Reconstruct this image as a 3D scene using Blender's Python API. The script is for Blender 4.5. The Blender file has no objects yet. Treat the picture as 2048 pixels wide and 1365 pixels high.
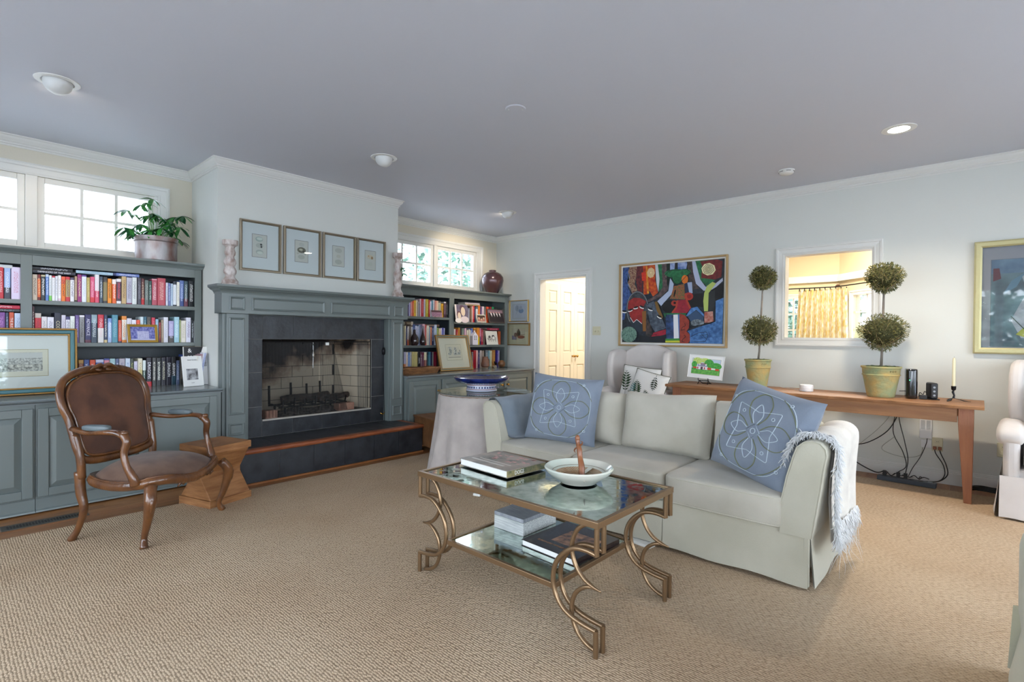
import bpy, math, random
from math import sin, cos, pi, radians
from mathutils import Vector, Matrix
random.seed(7)
C = bpy.context.scene.collection
SC = bpy.context.scene
# ------------------------------------------------------------------ camera, world, exposure
cam_d = bpy.data.cameras.new('camera'); cam = bpy.data.objects.new('camera', cam_d); C.objects.link(cam)
cam_d.sensor_width = 36; cam_d.lens = 36*1038.45/2048; cam_d.clip_start = .05
yaw, pit, rol = radians(42.038), radians(-.5404), radians(.5234)
Fv = Vector((-sin(yaw)*cos(pit), cos(yaw)*cos(pit), sin(pit)))
R0 = Vector((cos(yaw), sin(yaw), 0)); U0 = R0.cross(Fv)
Rv = R0*cos(rol)+U0*sin(rol); Uv = -R0*sin(rol)+U0*cos(rol)
cam.matrix_world = Matrix(((Rv.x, Uv.x, -Fv.x, 0), (Rv.y, Uv.y, -Fv.y, 0), (Rv.z, Uv.z, -Fv.z, 1.23), (0, 0, 0, 1)))
SC.camera = cam
SC.view_settings.view_transform = 'Standard'; SC.view_settings.look = 'None'
SC.view_settings.gamma = 1; SC.view_settings.use_curve_mapping = False
SC.view_settings.exposure = 1.33
w = bpy.data.worlds.new('sky'); SC.world = w; w.use_nodes = True
wn = w.node_tree; bg = wn.nodes['Background']
tc = wn.nodes.new('ShaderNodeTexCoord'); sx = wn.nodes.new('ShaderNodeSeparateXYZ'); rp = wn.nodes.new('ShaderNodeValToRGB')
rp.color_ramp.elements[0].position = .0; rp.color_ramp.elements[0].color = (.90, .97, 1.12, 1)
rp.color_ramp.elements[1].position = .8; rp.color_ramp.elements[1].color = (.78, .90, 1.14, 1)
wn.links.new(tc.outputs['Generated'], sx.inputs[0]); wn.links.new(sx.outputs['Z'], rp.inputs[0]); wn.links.new(rp.outputs[0], bg.inputs[0])
bg.inputs[1].default_value = 5
def portal(x, y, z, w_, h_, d):
    l = bpy.data.lights.new('window_portal', 'AREA'); l.shape = 'RECTANGLE'; l.size = w_; l.size_y = h_
    l.cycles.is_portal = True
    o = bpy.data.objects.new('window_portal', l); C.objects.link(o); o.location = (x, y, z)
    o.rotation_euler = Vector(d).to_track_quat('-Z', 'Y').to_euler()
portal(-2.75, -2.46, 1.2, 2.9, 2.2, (0, 1, 0)); portal(.75, -2.46, 1.2, 2.9, 2.2, (0, 1, 0))
portal(2.68, -.4, 1.3, 2.6, 2.0, (-1, 0, 0)); portal(2.68, 3.4, 1.3, 2.6, 2.0, (-1, 0, 0))
portal(-5.66, 0.05, 2.18, 2.6, .55, (1, 0, 0)); portal(-5.66, 4.56, 2.18, 1.65, .55, (1, 0, 0))
SC.cycles.max_bounces = 8; SC.cycles.diffuse_bounces = 5; SC.cycles.glossy_bounces = 4
SC.cycles.transparent_max_bounces = 12; SC.cycles.sample_clamp_indirect = 6
SC.cycles.use_denoising = True; SC.cycles.caustics_reflective = False; SC.cycles.caustics_refractive = False

# ------------------------------------------------------------------ materials
def L(h):
    if not isinstance(h, str): return tuple(h)[:3]
    h = h.lstrip('#'); h = ''.join(q*2 for q in h) if len(h) == 3 else h; r = []
    for i in (0, 2, 4):
        v = int(h[i:i+2], 16)/255; r.append(v/12.92 if v <= .04045 else ((v+.055)/1.055)**2.4)
    return tuple(r)
MATS = {}
def M(name, col='#808080', rough=.5, metal=0., bump=0., bs=40., var=None, vs=6., coat=0., spec=.5, emit=0., stretch=None, sheen=0., wave=None, coords='Object', detail=4):
    """procedural principled material; var = second colour mixed by noise, bump = fine relief"""
    if name in MATS: return MATS[name]
    m = bpy.data.materials.new(name); m.use_nodes = True; nt = m.node_tree; N = nt.nodes; K = nt.links
    b = N['Principled BSDF']; b.inputs['Base Color'].default_value = (*L(col), 1)
    b.inputs['Roughness'].default_value = rough; b.inputs['Metallic'].default_value = metal
    b.inputs['Coat Weight'].default_value = coat; b.inputs['Specular IOR Level'].default_value = spec
    b.inputs['Sheen Weight'].default_value = sheen
    if emit: b.inputs['Emission Color'].default_value = (*L(col), 1); b.inputs['Emission Strength'].default_value = emit
    t = N.new('ShaderNodeTexCoord'); mp = N.new('ShaderNodeMapping'); K.new(t.outputs[coords], mp.inputs[0])
    if stretch: mp.inputs['Scale'].default_value = stretch
    if var:
        n = N.new('ShaderNodeTexNoise'); n.inputs['Scale'].default_value = vs; n.inputs['Detail'].default_value = detail; K.new(mp.outputs[0], n.inputs[0])
        r = N.new('ShaderNodeValToRGB'); r.color_ramp.elements[0].position = .35; r.color_ramp.elements[1].position = .65
        r.color_ramp.elements[0].color = (*L(col), 1); r.color_ramp.elements[1].color = (*L(var), 1)
        K.new(n.outputs[0], r.inputs[0]); K.new(r.outputs[0], b.inputs['Base Color'])
        if wave:
            wv = N.new('ShaderNodeTexWave'); wv.inputs['Scale'].default_value = wave[0]; wv.inputs['Distortion'].default_value = wave[1]; wv.inputs['Detail'].default_value = 3
            wv.bands_direction = wave[2]; K.new(mp.outputs[0], wv.inputs[0])
            mx = N.new('ShaderNodeMix'); mx.data_type = 'RGBA'; mx.blend_type = 'MULTIPLY'; mx.inputs[0].default_value = wave[3]
            K.new(r.outputs[0], mx.inputs[6]); K.new(wv.outputs[0], mx.inputs[7]); K.new(mx.outputs[2], b.inputs['Base Color'])
    if bump:
        n2 = N.new('ShaderNodeTexNoise'); n2.inputs['Scale'].default_value = bs; n2.inputs['Detail'].default_value = 3; K.new(mp.outputs[0], n2.inputs[0])
        bp = N.new('ShaderNodeBump'); bp.inputs['Strength'].default_value = bump; bp.inputs['Distance'].default_value = .01
        K.new(n2.outputs[0], bp.inputs['Height']); K.new(bp.outputs[0], b.inputs['Normal'])
    MATS[name] = m; return m
def fabric(name, col, var=None, scale=600., strength=.35, rough=.95, sheen=.2, vs=8.):
    """woven cloth: fine crossed thread relief"""
    if name in MATS: return MATS[name]
    m = M(name, col, rough, var=var, vs=vs, sheen=sheen); nt = m.node_tree; N = nt.nodes; K = nt.links; b = N['Principled BSDF']
    t = N.new('ShaderNodeTexCoord')
    n1 = N.new('ShaderNodeTexNoise'); n1.inputs['Scale'].default_value = scale*.15; n1.inputs['Detail'].default_value = 2
    mp1 = N.new('ShaderNodeMapping'); mp1.inputs['Scale'].default_value = (6, 6, 1); K.new(t.outputs['Object'], mp1.inputs[0]); K.new(mp1.outputs[0], n1.inputs[0])
    n2 = N.new('ShaderNodeTexNoise'); n2.inputs['Scale'].default_value = scale*.15; n2.inputs['Detail'].default_value = 2
    mp2 = N.new('ShaderNodeMapping'); mp2.inputs['Scale'].default_value = (1, 1, 7); K.new(t.outputs['Object'], mp2.inputs[0]); K.new(mp2.outputs[0], n2.inputs[0])
    a = N.new('ShaderNodeMath'); K.new(n1.outputs[0], a.inputs[0]); K.new(n2.outputs[0], a.inputs[1])
    bp = N.new('ShaderNodeBump'); bp.inputs['Strength'].default_value = strength; bp.inputs['Distance'].default_value = .003
    K.new(a.outputs[0], bp.inputs['Height']); K.new(bp.outputs[0], b.inputs['Normal'])
    return m
def glass_pane(name, tint=(.97, .99, .98), refl=.08):
    if name in MATS: return MATS[name]
    m = bpy.data.materials.new(name); m.use_nodes = True; nt = m.node_tree; N = nt.nodes; K = nt.links; N.remove(N['Principled BSDF'])
    o = N['Material Output']; tr = N.new('ShaderNodeBsdfTransparent'); tr.inputs[0].default_value = (*tint, 1)
    g = N.new('ShaderNodeBsdfGlossy'); g.inputs['Roughness'].default_value = .02; fr = N.new('ShaderNodeLayerWeight'); fr.inputs[0].default_value = .25
    ad = N.new('ShaderNodeMath'); ad.operation = 'MULTIPLY_ADD'; ad.inputs[1].default_value = .5; ad.inputs[2].default_value = refl*.4
    K.new(fr.outputs['Fresnel'], ad.inputs[0]); mx = N.new('ShaderNodeMixShader'); K.new(ad.outputs[0], mx.inputs[0]); K.new(tr.outputs[0], mx.inputs[1]); K.new(g.outputs[0], mx.inputs[2]); K.new(mx.outputs[0], o.inputs[0])
    MATS[name] = m; return m
# ------------------------------------------------------------------ mesh building
class MB:
    def __init__(s): s.v = []; s.f = []; s.m = []
    def add(s, vs, fs, m=0):
        o = len(s.v); s.v += [tuple(v) for v in vs]; s.f += [tuple(i+o for i in f) for f in fs]; s.m += [m]*len(fs); return s
    def box(s, x0, x1, y0, y1, z0, z1, m=0):
        return s.add([(x0,y0,z0),(x1,y0,z0),(x1,y1,z0),(x0,y1,z0),(x0,y0,z1),(x1,y0,z1),(x1,y1,z1),(x0,y1,z1)],
                     [(0,3,2,1),(4,5,6,7),(0,1,5,4),(1,2,6,5),(2,3,7,6),(3,0,4,7)], m)
    def prism(s, poly, ax, a, b, m=0):
        """2D polygon swept along axis ax (0,1,2) from a to b"""
        def P(p, t): return {0: (t, p[0], p[1]), 1: (p[0], t, p[1]), 2: (p[0], p[1], t)}[ax]
        n = len(poly); vs = [P(p, a) for p in poly]+[P(p, b) for p in poly]
        fs = [tuple(range(n-1, -1, -1)), tuple(range(n, 2*n))]+[(i, (i+1) % n, (i+1) % n+n, i+n) for i in range(n)]
        return s.add(vs, fs, m)
    def tube(s, pts, r, seg=8, closed=False, m=0, flat=1.):
        pts = [Vector(p) for p in pts]; n = len(pts); rr = r if isinstance(r, (list, tuple)) else [r]*n
        up = None; vs = []
        for i in range(n):
            if closed: t = pts[(i+1) % n]-pts[i-1]
            else: t = pts[min(i+1, n-1)]-pts[max(i-1, 0)]
            t = t.normalized() if t.length > 1e-9 else Vector((0, 0, 1))
            if up is None: up = Vector((0, 0, 1)) if abs(t.z) < .9 else Vector((1, 0, 0))
            a = t.cross(up); a = a.normalized() if a.length > 1e-6 else t.orthogonal().normalized()
            up = a.cross(t).normalized()
            for k in range(seg):
                q = 2*pi*k/seg; vs.append(pts[i]+a*(cos(q)*rr[i])+up*(sin(q)*rr[i]*flat))
        fs = []
        for i in range(n if closed else n-1):
            j = (i+1) % n
            for k in range(seg): fs.append((i*seg+k, i*seg+(k+1) % seg, j*seg+(k+1) % seg, j*seg+k))
        if not closed: fs += [tuple(range(seg-1, -1, -1)), tuple((n-1)*seg+k for k in range(seg))]
        return s.add(vs, fs, m)
    def lathe(s, prof, cx=0, cy=0, z0=0, seg=24, m=0, sx=1., sy=1., cap=False):
        vs = []; n = len(prof)
        for r, z in prof:
            for k in range(seg): q = 2*pi*k/seg; vs.append((cx+r*cos(q)*sx, cy+r*sin(q)*sy, z0+z))
        fs = [(i*seg+k, i*seg+(k+1) % seg, (i+1)*seg+(k+1) % seg, (i+1)*seg+k) for i in range(n-1) for k in range(seg)]
        if cap and prof[0][0] > 1e-5: fs.append(tuple(range(seg-1, -1, -1)))
        if cap and prof[-1][0] > 1e-5: fs.append(tuple((n-1)*seg+k for k in range(seg)))
        return s.add(vs, fs, m)
    def grid(s, fn, nu, nv, cu=False, cv=False, m=0):
        vs = [fn(i/(nu if cu else nu-1), j/(nv if cv else nv-1)) for i in range(nu) for j in range(nv)]; fs = []
        for i in range(nu if cu else nu-1):
            for j in range(nv if cv else nv-1):
                a, b = (i+1) % nu, (j+1) % nv; fs.append((i*nv+j, a*nv+j, a*nv+b, i*nv+b))
        return s.add(vs, fs, m)
    def mould(s, path, nrm, prof, closed=True, m=0):
        """profile (u sideways, v along nrm) mitred round a path"""
        path = [Vector(p) for p in path]; nrm = Vector(nrm).normalized(); n = len(path); k = len(prof); vs = []
        for i in range(n):
            def sd(a, b): t = (b-a).normalized(); return t.cross(nrm).normalized()
            s1 = sd(path[i-1], path[i]) if (closed or i > 0) else None
            s2 = sd(path[i], path[(i+1) % n]) if (closed or i < n-1) else None
            if s1 is None: mt = s2
            elif s2 is None: mt = s1
            else: mt = (s1+s2)/(1+s1.dot(s2))
            for u, v in prof: vs.append(path[i]+mt*u+nrm*v)
        fs = []
        for i in range(n if closed else n-1):
            j = (i+1) % n
            for q in range(k): fs.append((i*k+q, i*k+(q+1) % k, j*k+(q+1) % k, j*k+q))
        if not closed: fs += [tuple(range(k-1, -1, -1)), tuple((n-1)*k+q for q in range(k))]
        return s.add(vs, fs, m)
    def xf(s, mat):
        s.v = [tuple(mat @ Vector(v)) for v in s.v]; return s
    def mesh(s, name, mats, smooth=False):
        me = bpy.data.meshes.new(name); me.from_pydata(s.v, [], s.f)
        for q in (mats if isinstance(mats, (list, tuple)) else [mats]): me.materials.append(q)
        if max(s.m, default=0) > 0: me.polygons.foreach_set('material_index', s.m)
        import bmesh
        bm = bmesh.new(); bm.from_mesh(me); bmesh.ops.recalc_face_normals(bm, faces=bm.faces); bm.to_mesh(me); bm.free()
        if smooth: me.shade_smooth() if smooth is True else me.shade_smooth()
        if smooth == 'auto':
            try: me.set_sharp_from_angle(angle=radians(38))
            except Exception: pass
        me.update(); return me
    def build(s, name, mats, parent=None, smooth=False, bevel=0, seg=2, loc=None, rot=None, sub=0, kind=None):
        o = bpy.data.objects.new(name, s.mesh(name, mats, smooth)); C.objects.link(o)
        if parent: o.parent = parent
        if loc: o.location = loc
        if rot: o.rotation_euler = rot
        if bevel:
            b = o.modifiers.new('bevel', 'BEVEL'); b.width = bevel; b.segments = seg; b.limit_method = 'ANGLE'; b.angle_limit = radians(40)
        if sub:
            q = o.modifiers.new('subdivision', 'SUBSURF'); q.levels = sub; q.render_levels = sub
        if kind: o['kind'] = kind
        return o
def thing(name, label, cat, loc=(0,0,0), rz=0, group=None, rot=None):
    o = bpy.data.objects.new(name, None); C.objects.link(o); o.location = loc; o.rotation_euler = rot or (0, 0, rz)
    o.empty_display_size = .1; o['label'] = label; o['category'] = cat
    if group: o['group'] = group
    return o
def tag(o, label, cat, group=None):
    o['label'] = label; o['category'] = cat
    if group: o['group'] = group
    return o
def struct(o, label=None): 
    o['kind'] = 'structure'
    if label: o['label'] = label
    return o
def dup(o, parent=None, loc=None):
    c = o.copy(); C.objects.link(c)
    if parent: c.parent = parent
    if loc is not None: c.location = loc
    for ch in list(o.children): dup(ch, c)
    return c
def rect(a0, a1, b0, b1, f): return [f(a0, b0), f(a1, b0), f(a1, b1), f(a0, b1)]
def text(s, size, mat, parent=None, loc=(0,0,0), rot=(0,0,0), ext=.0004, name='lettering', align='CENTER', sx=1.):
    c = bpy.data.curves.new(name, 'FONT'); c.body = s; c.size = size; c.extrude = ext; c.align_x = align; c.align_y = 'CENTER'
    c.materials.append(mat); c.resolution_u = 2
    tmp = bpy.data.objects.new(name, c); me = bpy.data.meshes.new_from_object(tmp); bpy.data.objects.remove(tmp); bpy.data.curves.remove(c)
    o = bpy.data.objects.new(name, me); C.objects.link(o); o.location = loc; o.rotation_euler = rot; o.scale = (sx, 1, 1)
    if parent: o.parent = parent
    return o
def supere(a, b, c, e1=.3, e2=.3, nu=20, nv=40, cx=0, cy=0, cz=0):
    """rounded cushion block with half sizes a, b, c"""
    def p(x, e): return math.copysign(abs(x)**e, x)
    def f(u, v):
        th = (u-.5)*pi; ph = v*2*pi
        return (cx+a*p(cos(th), e1)*p(cos(ph), e2), cy+b*p(cos(th), e1)*p(sin(ph), e2), cz+c*p(sin(th), e1))
    return MB().grid(f, nu, nv, cv=True)
def pillow_mb(w_, h_, t, pinch=.07, n=21, e=.42):
    """square scatter cushion in its own XZ plane, base at z=0"""
    def side(sg):
        def f(u, v):
            a = 2*u-1; b = 2*v-1
            x = w_/2*a*(1-pinch*(1-b*b)); z = h_/2*b*(1-pinch*(1-a*a))+h_/2
            return (x, sg*t/2*(max(0, (1-a**4)*(1-b**4)))**e, z)
        return f
    return MB().grid(side(-1), n, n).grid(side(1), n, n)
# shared materials
WALL = M('wall_paint', '#d6d7d0', .75, bump=.05, bs=90)
WALLW = M('wall_paint_cream', '#d8d1bf', .75, bump=.05, bs=90)
TRIM = M('trim_paint', '#dddcd6', .38)
CEIL = M('ceiling_paint', '#ccced6', .8, bump=.04, bs=60)
CAB = M('blue_grey_paint', '#6c7472', .33, bump=.03, bs=50)
CAB_SHADE = M('bookcase_shade_paint', '#3a4146', .5)  # same cabinet paint, darkened to put the interior shade into the colour
BRASS = M('brass', '#c79a4c', .22, 1)
SLATE = M('slate_tile', '#35383d', .42, bump=.25, bs=35, var='#24262a', vs=9)
GROUT = M('grout', '#8f8c86', .9)
OAK = M('oak_floor', '#9a6a40', .4, bump=.1, bs=60, var='#7c5230', vs=5, stretch=(1, 6, 1))
WHITE = M('white_paint', '#e4e3de', .4)
BLACKM = M('black_metal', '#17161a', .4, .6)
PAPER = M('page_paper', '#ddd6c6', .9)
GLASSW = glass_pane('window_glass')
# ------------------------------------------------------------------ room shell
XL, XR, YB, YF, HC = -5.55, 2.6, 5.78, -2.4, 2.74
def wall_x(name, x0, x1, y0, y1, holes, mat=WALL):      # wall in a plane of constant x with holes (y0,y1,z0,z1)
    mb = MB(); ys = sorted({y0, y1, *[h[0] for h in holes], *[h[1] for h in holes]})
    for a, b in zip(ys, ys[1:]):
        hs = sorted([h for h in holes if h[0] <= a+1e-6 and h[1] >= b-1e-6], key=lambda h: h[2]); z = 0
        for h in hs:
            if h[2] > z: mb.box(x0, x1, a, b, z, h[2])
            z = h[3]
        if z < HC: mb.box(x0, x1, a, b, z, HC)
    return struct(mb.build(name, mat))
def wall_y(name, y0, y1, x0, x1, holes, mat=WALL):
    mb = MB(); xs = sorted({x0, x1, *[h[0] for h in holes], *[h[1] for h in holes]})
    for a, b in zip(xs, xs[1:]):
        hs = sorted([h for h in holes if h[0] <= a+1e-6 and h[1] >= b-1e-6], key=lambda h: h[2]); z = 0
        for h in hs:
            if h[2] > z: mb.box(a, b, y0, y1, z, h[2])
            z = h[3]
        if z < HC: mb.box(a, b, y0, y1, z, HC)
    return struct(mb.build(name, mat))
struct(MB().box(-5.7, 2.75, -2.55, 9.2, -.12, -.012).build('floor', OAK))
struct(MB().box(-5.7, 2.75, -2.55, 5.9, HC, HC+.12).build('ceiling', CEIL))
LW, RW = (-1.25, 1.345, 1.90, 2.46), (3.74, 5.385, 1.90, 2.46)
wall_x('wall_left', XL-.15, XL, YF-.15, YB+.12, [LW, RW], WALLW)
wall_y('wall_back', YB, YB+.12, XL, XR+.15, [(-4.69, -3.89, -.01, 2.05), (-1.49, -.74, 1.23, 2.078)])
wall_x('wall_right', XR, XR+.15, YF-.15, YB, [(-1.7, .9, .3, 2.3), (2.1, 4.7, .3, 2.3)])
wall_y('wall_front', YF-.15, YF, XL, XR, [(-4.2, -1.3, .1, 2.3), (-.7, 2.2, .1, 2.3)])
# chimney breast with firebox opening y 2.0..3.14, z .44..1.18
CB = MB()
CB.box(-5.55, -4.88, 1.62, 1.92, 0, HC).box(-5.55, -4.88, 3.22, 3.48, 0, HC).box(-5.55, -4.88, 1.92, 3.22, 1.24, HC).box(-5.55, -4.88, 1.92, 3.22, 0, .40)
struct(CB.build('wall_chimney', WALL))
# oak floor boards in the strips the rug leaves bare (running along Y beside the cabinets)
def boards(x0, x1, y0, y1, par, wd=.083):
    x = x0; k = 0
    while x < x1-.01:
        y = y0-random.random()*.5; xe = min(x+wd, x1)
        while y < y1:
            ln = random.uniform(.5, 1.2); ya, yb = max(y, y0), min(y+ln, y1)
            if yb-ya > .03:
                o = MB().box(0, xe-x-.0012, 0, yb-ya-.0012, 0, .012).build('plank', random.choice(OAKS), par, loc=(x, ya, -.012)); k += 1
            y += ln
        x += wd
fl = bpy.data.objects['floor']
OAKS = [M('oak_%s' % n, c, .38, bump=.08, bs=50, var=v, vs=7, stretch=(3, .6, 1)) for n, c, v in (('honey', '#a67546', '#8c5c34'), ('amber', '#94643a', '#7c5230'), ('russet', '#a06a3e', '#87552f'))]
boards(-4.80, -4.22, -.7, 1.62, fl); boards(-4.38, -4.2, 1.62, 3.47, fl); boards(-4.80, -4.2, 3.47, 4.6, fl)
boards(-1.5, 1.0, 5.36, 5.78, fl, .083)
struct(MB().box(-4.69, -3.89, 5.3, 9, -.012, 0).build('floor', OAKS[0]))
# rug
def rug_mat():
    m = bpy.data.materials.new('sisal_weave'); m.use_nodes = True; N = m.node_tree.nodes; K = m.node_tree.links; b = N['Principled BSDF']; b.inputs['Roughness'].default_value = .95; b.inputs['Specular IOR Level'].default_value = .15
    t = N.new('ShaderNodeTexCoord'); 
    mp = N.new('ShaderNodeMapping'); mp.inputs['Scale'].default_value = (62, 92, 60); mp.inputs['Rotation'].default_value = (0, 0, .0); K.new(t.outputs['Object'], mp.inputs[0])
    vo = N.new('ShaderNodeTexVoronoi'); vo.inputs['Scale'].default_value = 1; vo.inputs['Randomness'].default_value = .42; vo.voronoi_dimensions = '2D'
    sp = N.new('ShaderNodeSeparateXYZ'); K.new(mp.outputs[0], sp.inputs[0])      # brick-like offset rows of knots
    fl_ = N.new('ShaderNodeMath'); fl_.operation = 'FLOOR'; K.new(sp.outputs[1], fl_.inputs[0])
    md = N.new('ShaderNodeMath'); md.operation = 'MULTIPLY'; md.inputs[1].default_value = .5; K.new(fl_.outputs[0], md.inputs[0])
    ad = N.new('ShaderNodeMath'); K.new(sp.outputs[0], ad.inputs[0]); K.new(md.outputs[0], ad.inputs[1])
    cb = N.new('ShaderNodeCombineXYZ'); K.new(ad.outputs[0], cb.inputs[0]); K.new(sp.outputs[1], cb.inputs[1]); K.new(cb.outputs[0], vo.inputs[0])
    n = N.new('ShaderNodeTexNoise'); n.inputs['Scale'].default_value = 1.3; n.inputs['Detail'].default_value = 5; K.new(t.outputs['Object'], n.inputs[0])
    r1 = N.new('ShaderNodeValToRGB'); r1.color_ramp.elements[0].color = (*L('#cdb392'), 1); r1.color_ramp.elements[1].color = (*L('#bfa17e'), 1); r1.color_ramp.elements[0].position = .3; r1.color_ramp.elements[1].position = .7; K.new(n.outputs[0], r1.inputs[0])
    r2 = N.new('ShaderNodeValToRGB'); r2.color_ramp.elements[0].position = .25; r2.color_ramp.elements[0].color = (1, 1, 1, 1); r2.color_ramp.elements[1].position = .78; r2.color_ramp.elements[1].color = (.34, .29, .24, 1); K.new(vo.outputs['Distance'], r2.inputs[0])
    mx = N.new('ShaderNodeMix'); mx.data_type = 'RGBA'; mx.blend_type = 'MULTIPLY'; mx.inputs[0].default_value = .75; K.new(r1.outputs[0], mx.inputs[6]); K.new(r2.outputs[0], mx.inputs[7])
    hs = N.new('ShaderNodeMix'); hs.data_type = 'RGBA'; hs.blend_type = 'OVERLAY'; hs.inputs[0].default_value = .0; K.new(mx.outputs[2], hs.inputs[6]); K.new(vo.outputs['Color'], hs.inputs[7])
    bw = N.new('ShaderNodeHueSaturation'); bw.inputs['Saturation'].default_value = .9; K.new(hs.outputs[2], bw.inputs['Color']); K.new(bw.outputs[0], b.inputs['Base Color'])
    iv = N.new('ShaderNodeMath'); iv.operation = 'SUBTRACT'; iv.inputs[0].default_value = 1; K.new(vo.outputs['Distance'], iv.inputs[1])
    bp = N.new('ShaderNodeBump'); bp.inputs['Strength'].default_value = .8; bp.inputs['Distance'].default_value = .006; K.new(iv.outputs[0], bp.inputs['Height']); K.new(bp.outputs[0], b.inputs['Normal'])
    return m
rug = MB().prism([(-4.235, -1.9), (2.2, -1.9), (2.2, 5.50), (-.2, 5.50), (-3.2, 5.5), (-4.235, 5.45)], 2, 0, .012).build('rug', rug_mat(), bevel=.005)
tag(rug, 'large natural woven sisal rug covering most of the oak floor', 'rug')
# ------------------------------------------------------------------ mouldings
def crown(path, name, closed=False):
    pr = [(0, 0), (.05, 0), (.05, -.010), (.042, -.014), (.036, -.03), (.022, -.05), (.014, -.056), (.014, -.068), (.006, -.072), (.006, -.085), (0, -.085)]
    return struct(MB().mould(path, (0, 0, 1), pr, closed).build(name, TRIM))
z = HC
crown([(-5.55, YF, z), (-5.55, 1.62, z), (-4.88, 1.62, z), (-4.88, 3.48, z), (-5.55, 3.48, z), (-5.55, YB, z), (XR, YB, z), (XR, YF, z), (-5.55, YF, z)], 'trim_1')
bp_ = [(0, 0), (.018, 0), (.018, .095), (.014, .10), (.014, .108), (.009, .112), (.009, .12), (.006, .126), (0, .126)]
for nm, pth in (('baseboard_back', [(-3.80, YB, 0), (XR, YB, 0), (XR, YF, 0)]), ('baseboard_left', [(-5.55, YF, 0), (-5.55, -.72, 0)])):
    struct(MB().mould(pth, (0, 0, 1), bp_, False).build(nm, TRIM))
struct(MB().mould([(XR, YF, 0), (XL, YF, 0)], (0, 0, 1), bp_, False).build('baseboard_front', TRIM))
CAS = [(0, 0), (0, .012), (.012, .016), (.02, .013), (.055, .017), (.062, .024), (.078, .026), (.084, .02), (.09, .02), (.09, 0)]
def casing_y(name, x0, x1, z0, z1, y, legs_to_floor=False, wd=1., par=None):
    pr = [(u*wd, v) for u, v in CAS]
    if legs_to_floor: path = [(x1, y, 0), (x1, y, z1), (x0, y, z1), (x0, y, 0)]
    else: path = [(x0, y, z0), (x1, y, z0), (x1, y, z1), (x0, y, z1)]
    path = path if not legs_to_floor else path
    o = MB().mould(path, (0, -1, 0), pr, not legs_to_floor).build(name, TRIM)
    return o
# door_1 : cased opening to the hall
d1 = struct(casing_y('door_1', -4.69, -3.89, 0, 2.05, YB, True)); d1['label'] = 'cased doorway in the far wall'
j = MB().box(-4.69, -4.675, YB-.005, YB+.125, 0, 2.05).box(-3.905, -3.89, YB-.005, YB+.125, 0, 2.05).box(-4.69, -3.89, YB-.005, YB+.125, 2.035, 2.05); j.build('door_frame', TRIM, d1)
# window_3 : the pass-through in the far wall
w3 = struct(casing_y('window_3', -1.49, -.74, 1.23, 2.078, YB, wd=.85))
MB().box(-1.49, -1.478, YB-.004, YB+.124, 1.23, 2.078).box(-.752, -.74, YB-.004, YB+.124, 1.23, 2.078).box(-1.478, -.752, YB-.004, YB+.124, 2.066, 2.078).box(-1.478, -.752, YB-.004, YB+.124, 1.23, 1.242).build('window_frame', TRIM, w3)
# clerestory windows over the bookcases
def sash(par, y0, y1, z0, z1, x, cols, rows, fr=.045):
    m = MB().box(x-.04, x, y0, y0+fr, z0, z1).box(x-.04, x, y1-fr, y1, z0, z1).box(x-.04, x, y0+fr, y1-fr, z0, z0+fr).box(x-.04, x, y0+fr, y1-fr, z1-fr, z1)
    m.build('window_sash', TRIM, par, bevel=.003)
    gy0, gy1, gz0, gz1 = y0+fr, y1-fr, z0+fr, z1-fr; b = .011
    for i in range(1, cols): yy = gy0+(gy1-gy0)*i/cols; MB().box(x-.033, x-.005, yy-b, yy+b, gz0, gz1).build('muntin', TRIM, par)
    for i in range(1, rows): zz = gz0+(gz1-gz0)*i/rows; MB().box(x-.034, x-.006, gy0, gy1, zz-b, zz+b).build('muntin', TRIM, par)
    for i in range(cols):
        for k in range(rows):
            a0 = gy0+(gy1-gy0)*i/cols; a1 = gy0+(gy1-gy0)*(i+1)/cols; c0 = gz0+(gz1-gz0)*k/rows; c1 = gz0+(gz1-gz0)*(k+1)/rows
            MB().box(x-.022, x-.019, a0, a1, c0, c1).build('pane', GLASSW, par)
def cleres(name, y0, y1, sashes, posts, lab):
    o = struct(MB().mould([(XL, y0, 1.90), (XL, y1, 1.90), (XL, y1, 2.46), (XL, y0, 2.46)], (1, 0, 0), [(u, v) for u, v in CAS], True).build(name, TRIM), lab)
    for a, b in sashes: sash(o, a, b, 1.90, 2.46, XL-.01, 3, 2)
    for a, b in posts: MB().box(XL-.12, XL+.012, a, b, 1.90, 2.46).build('window_frame', TRIM, o, bevel=.004)
    MB().box(XL-.14, XL+.0, y0, y1, 1.885, 1.90).build('window_sill', TRIM, o)
cleres('window_1', -1.25, 1.345, [(-1.19, -.41), (-.34, .465), (.537, 1.32)], [(-1.25, -1.19), (-.41, -.34), (.465, .537), (1.32, 1.345)], 'row of small-paned windows above the left bookcase')
cleres('window_2', 3.74, 5.385, [(3.76, 4.545), (4.59, 5.35)], [(3.74, 3.76), (4.545, 4.59), (5.35, 5.385)], 'pair of small-paned windows above the right bookcase')
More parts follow.
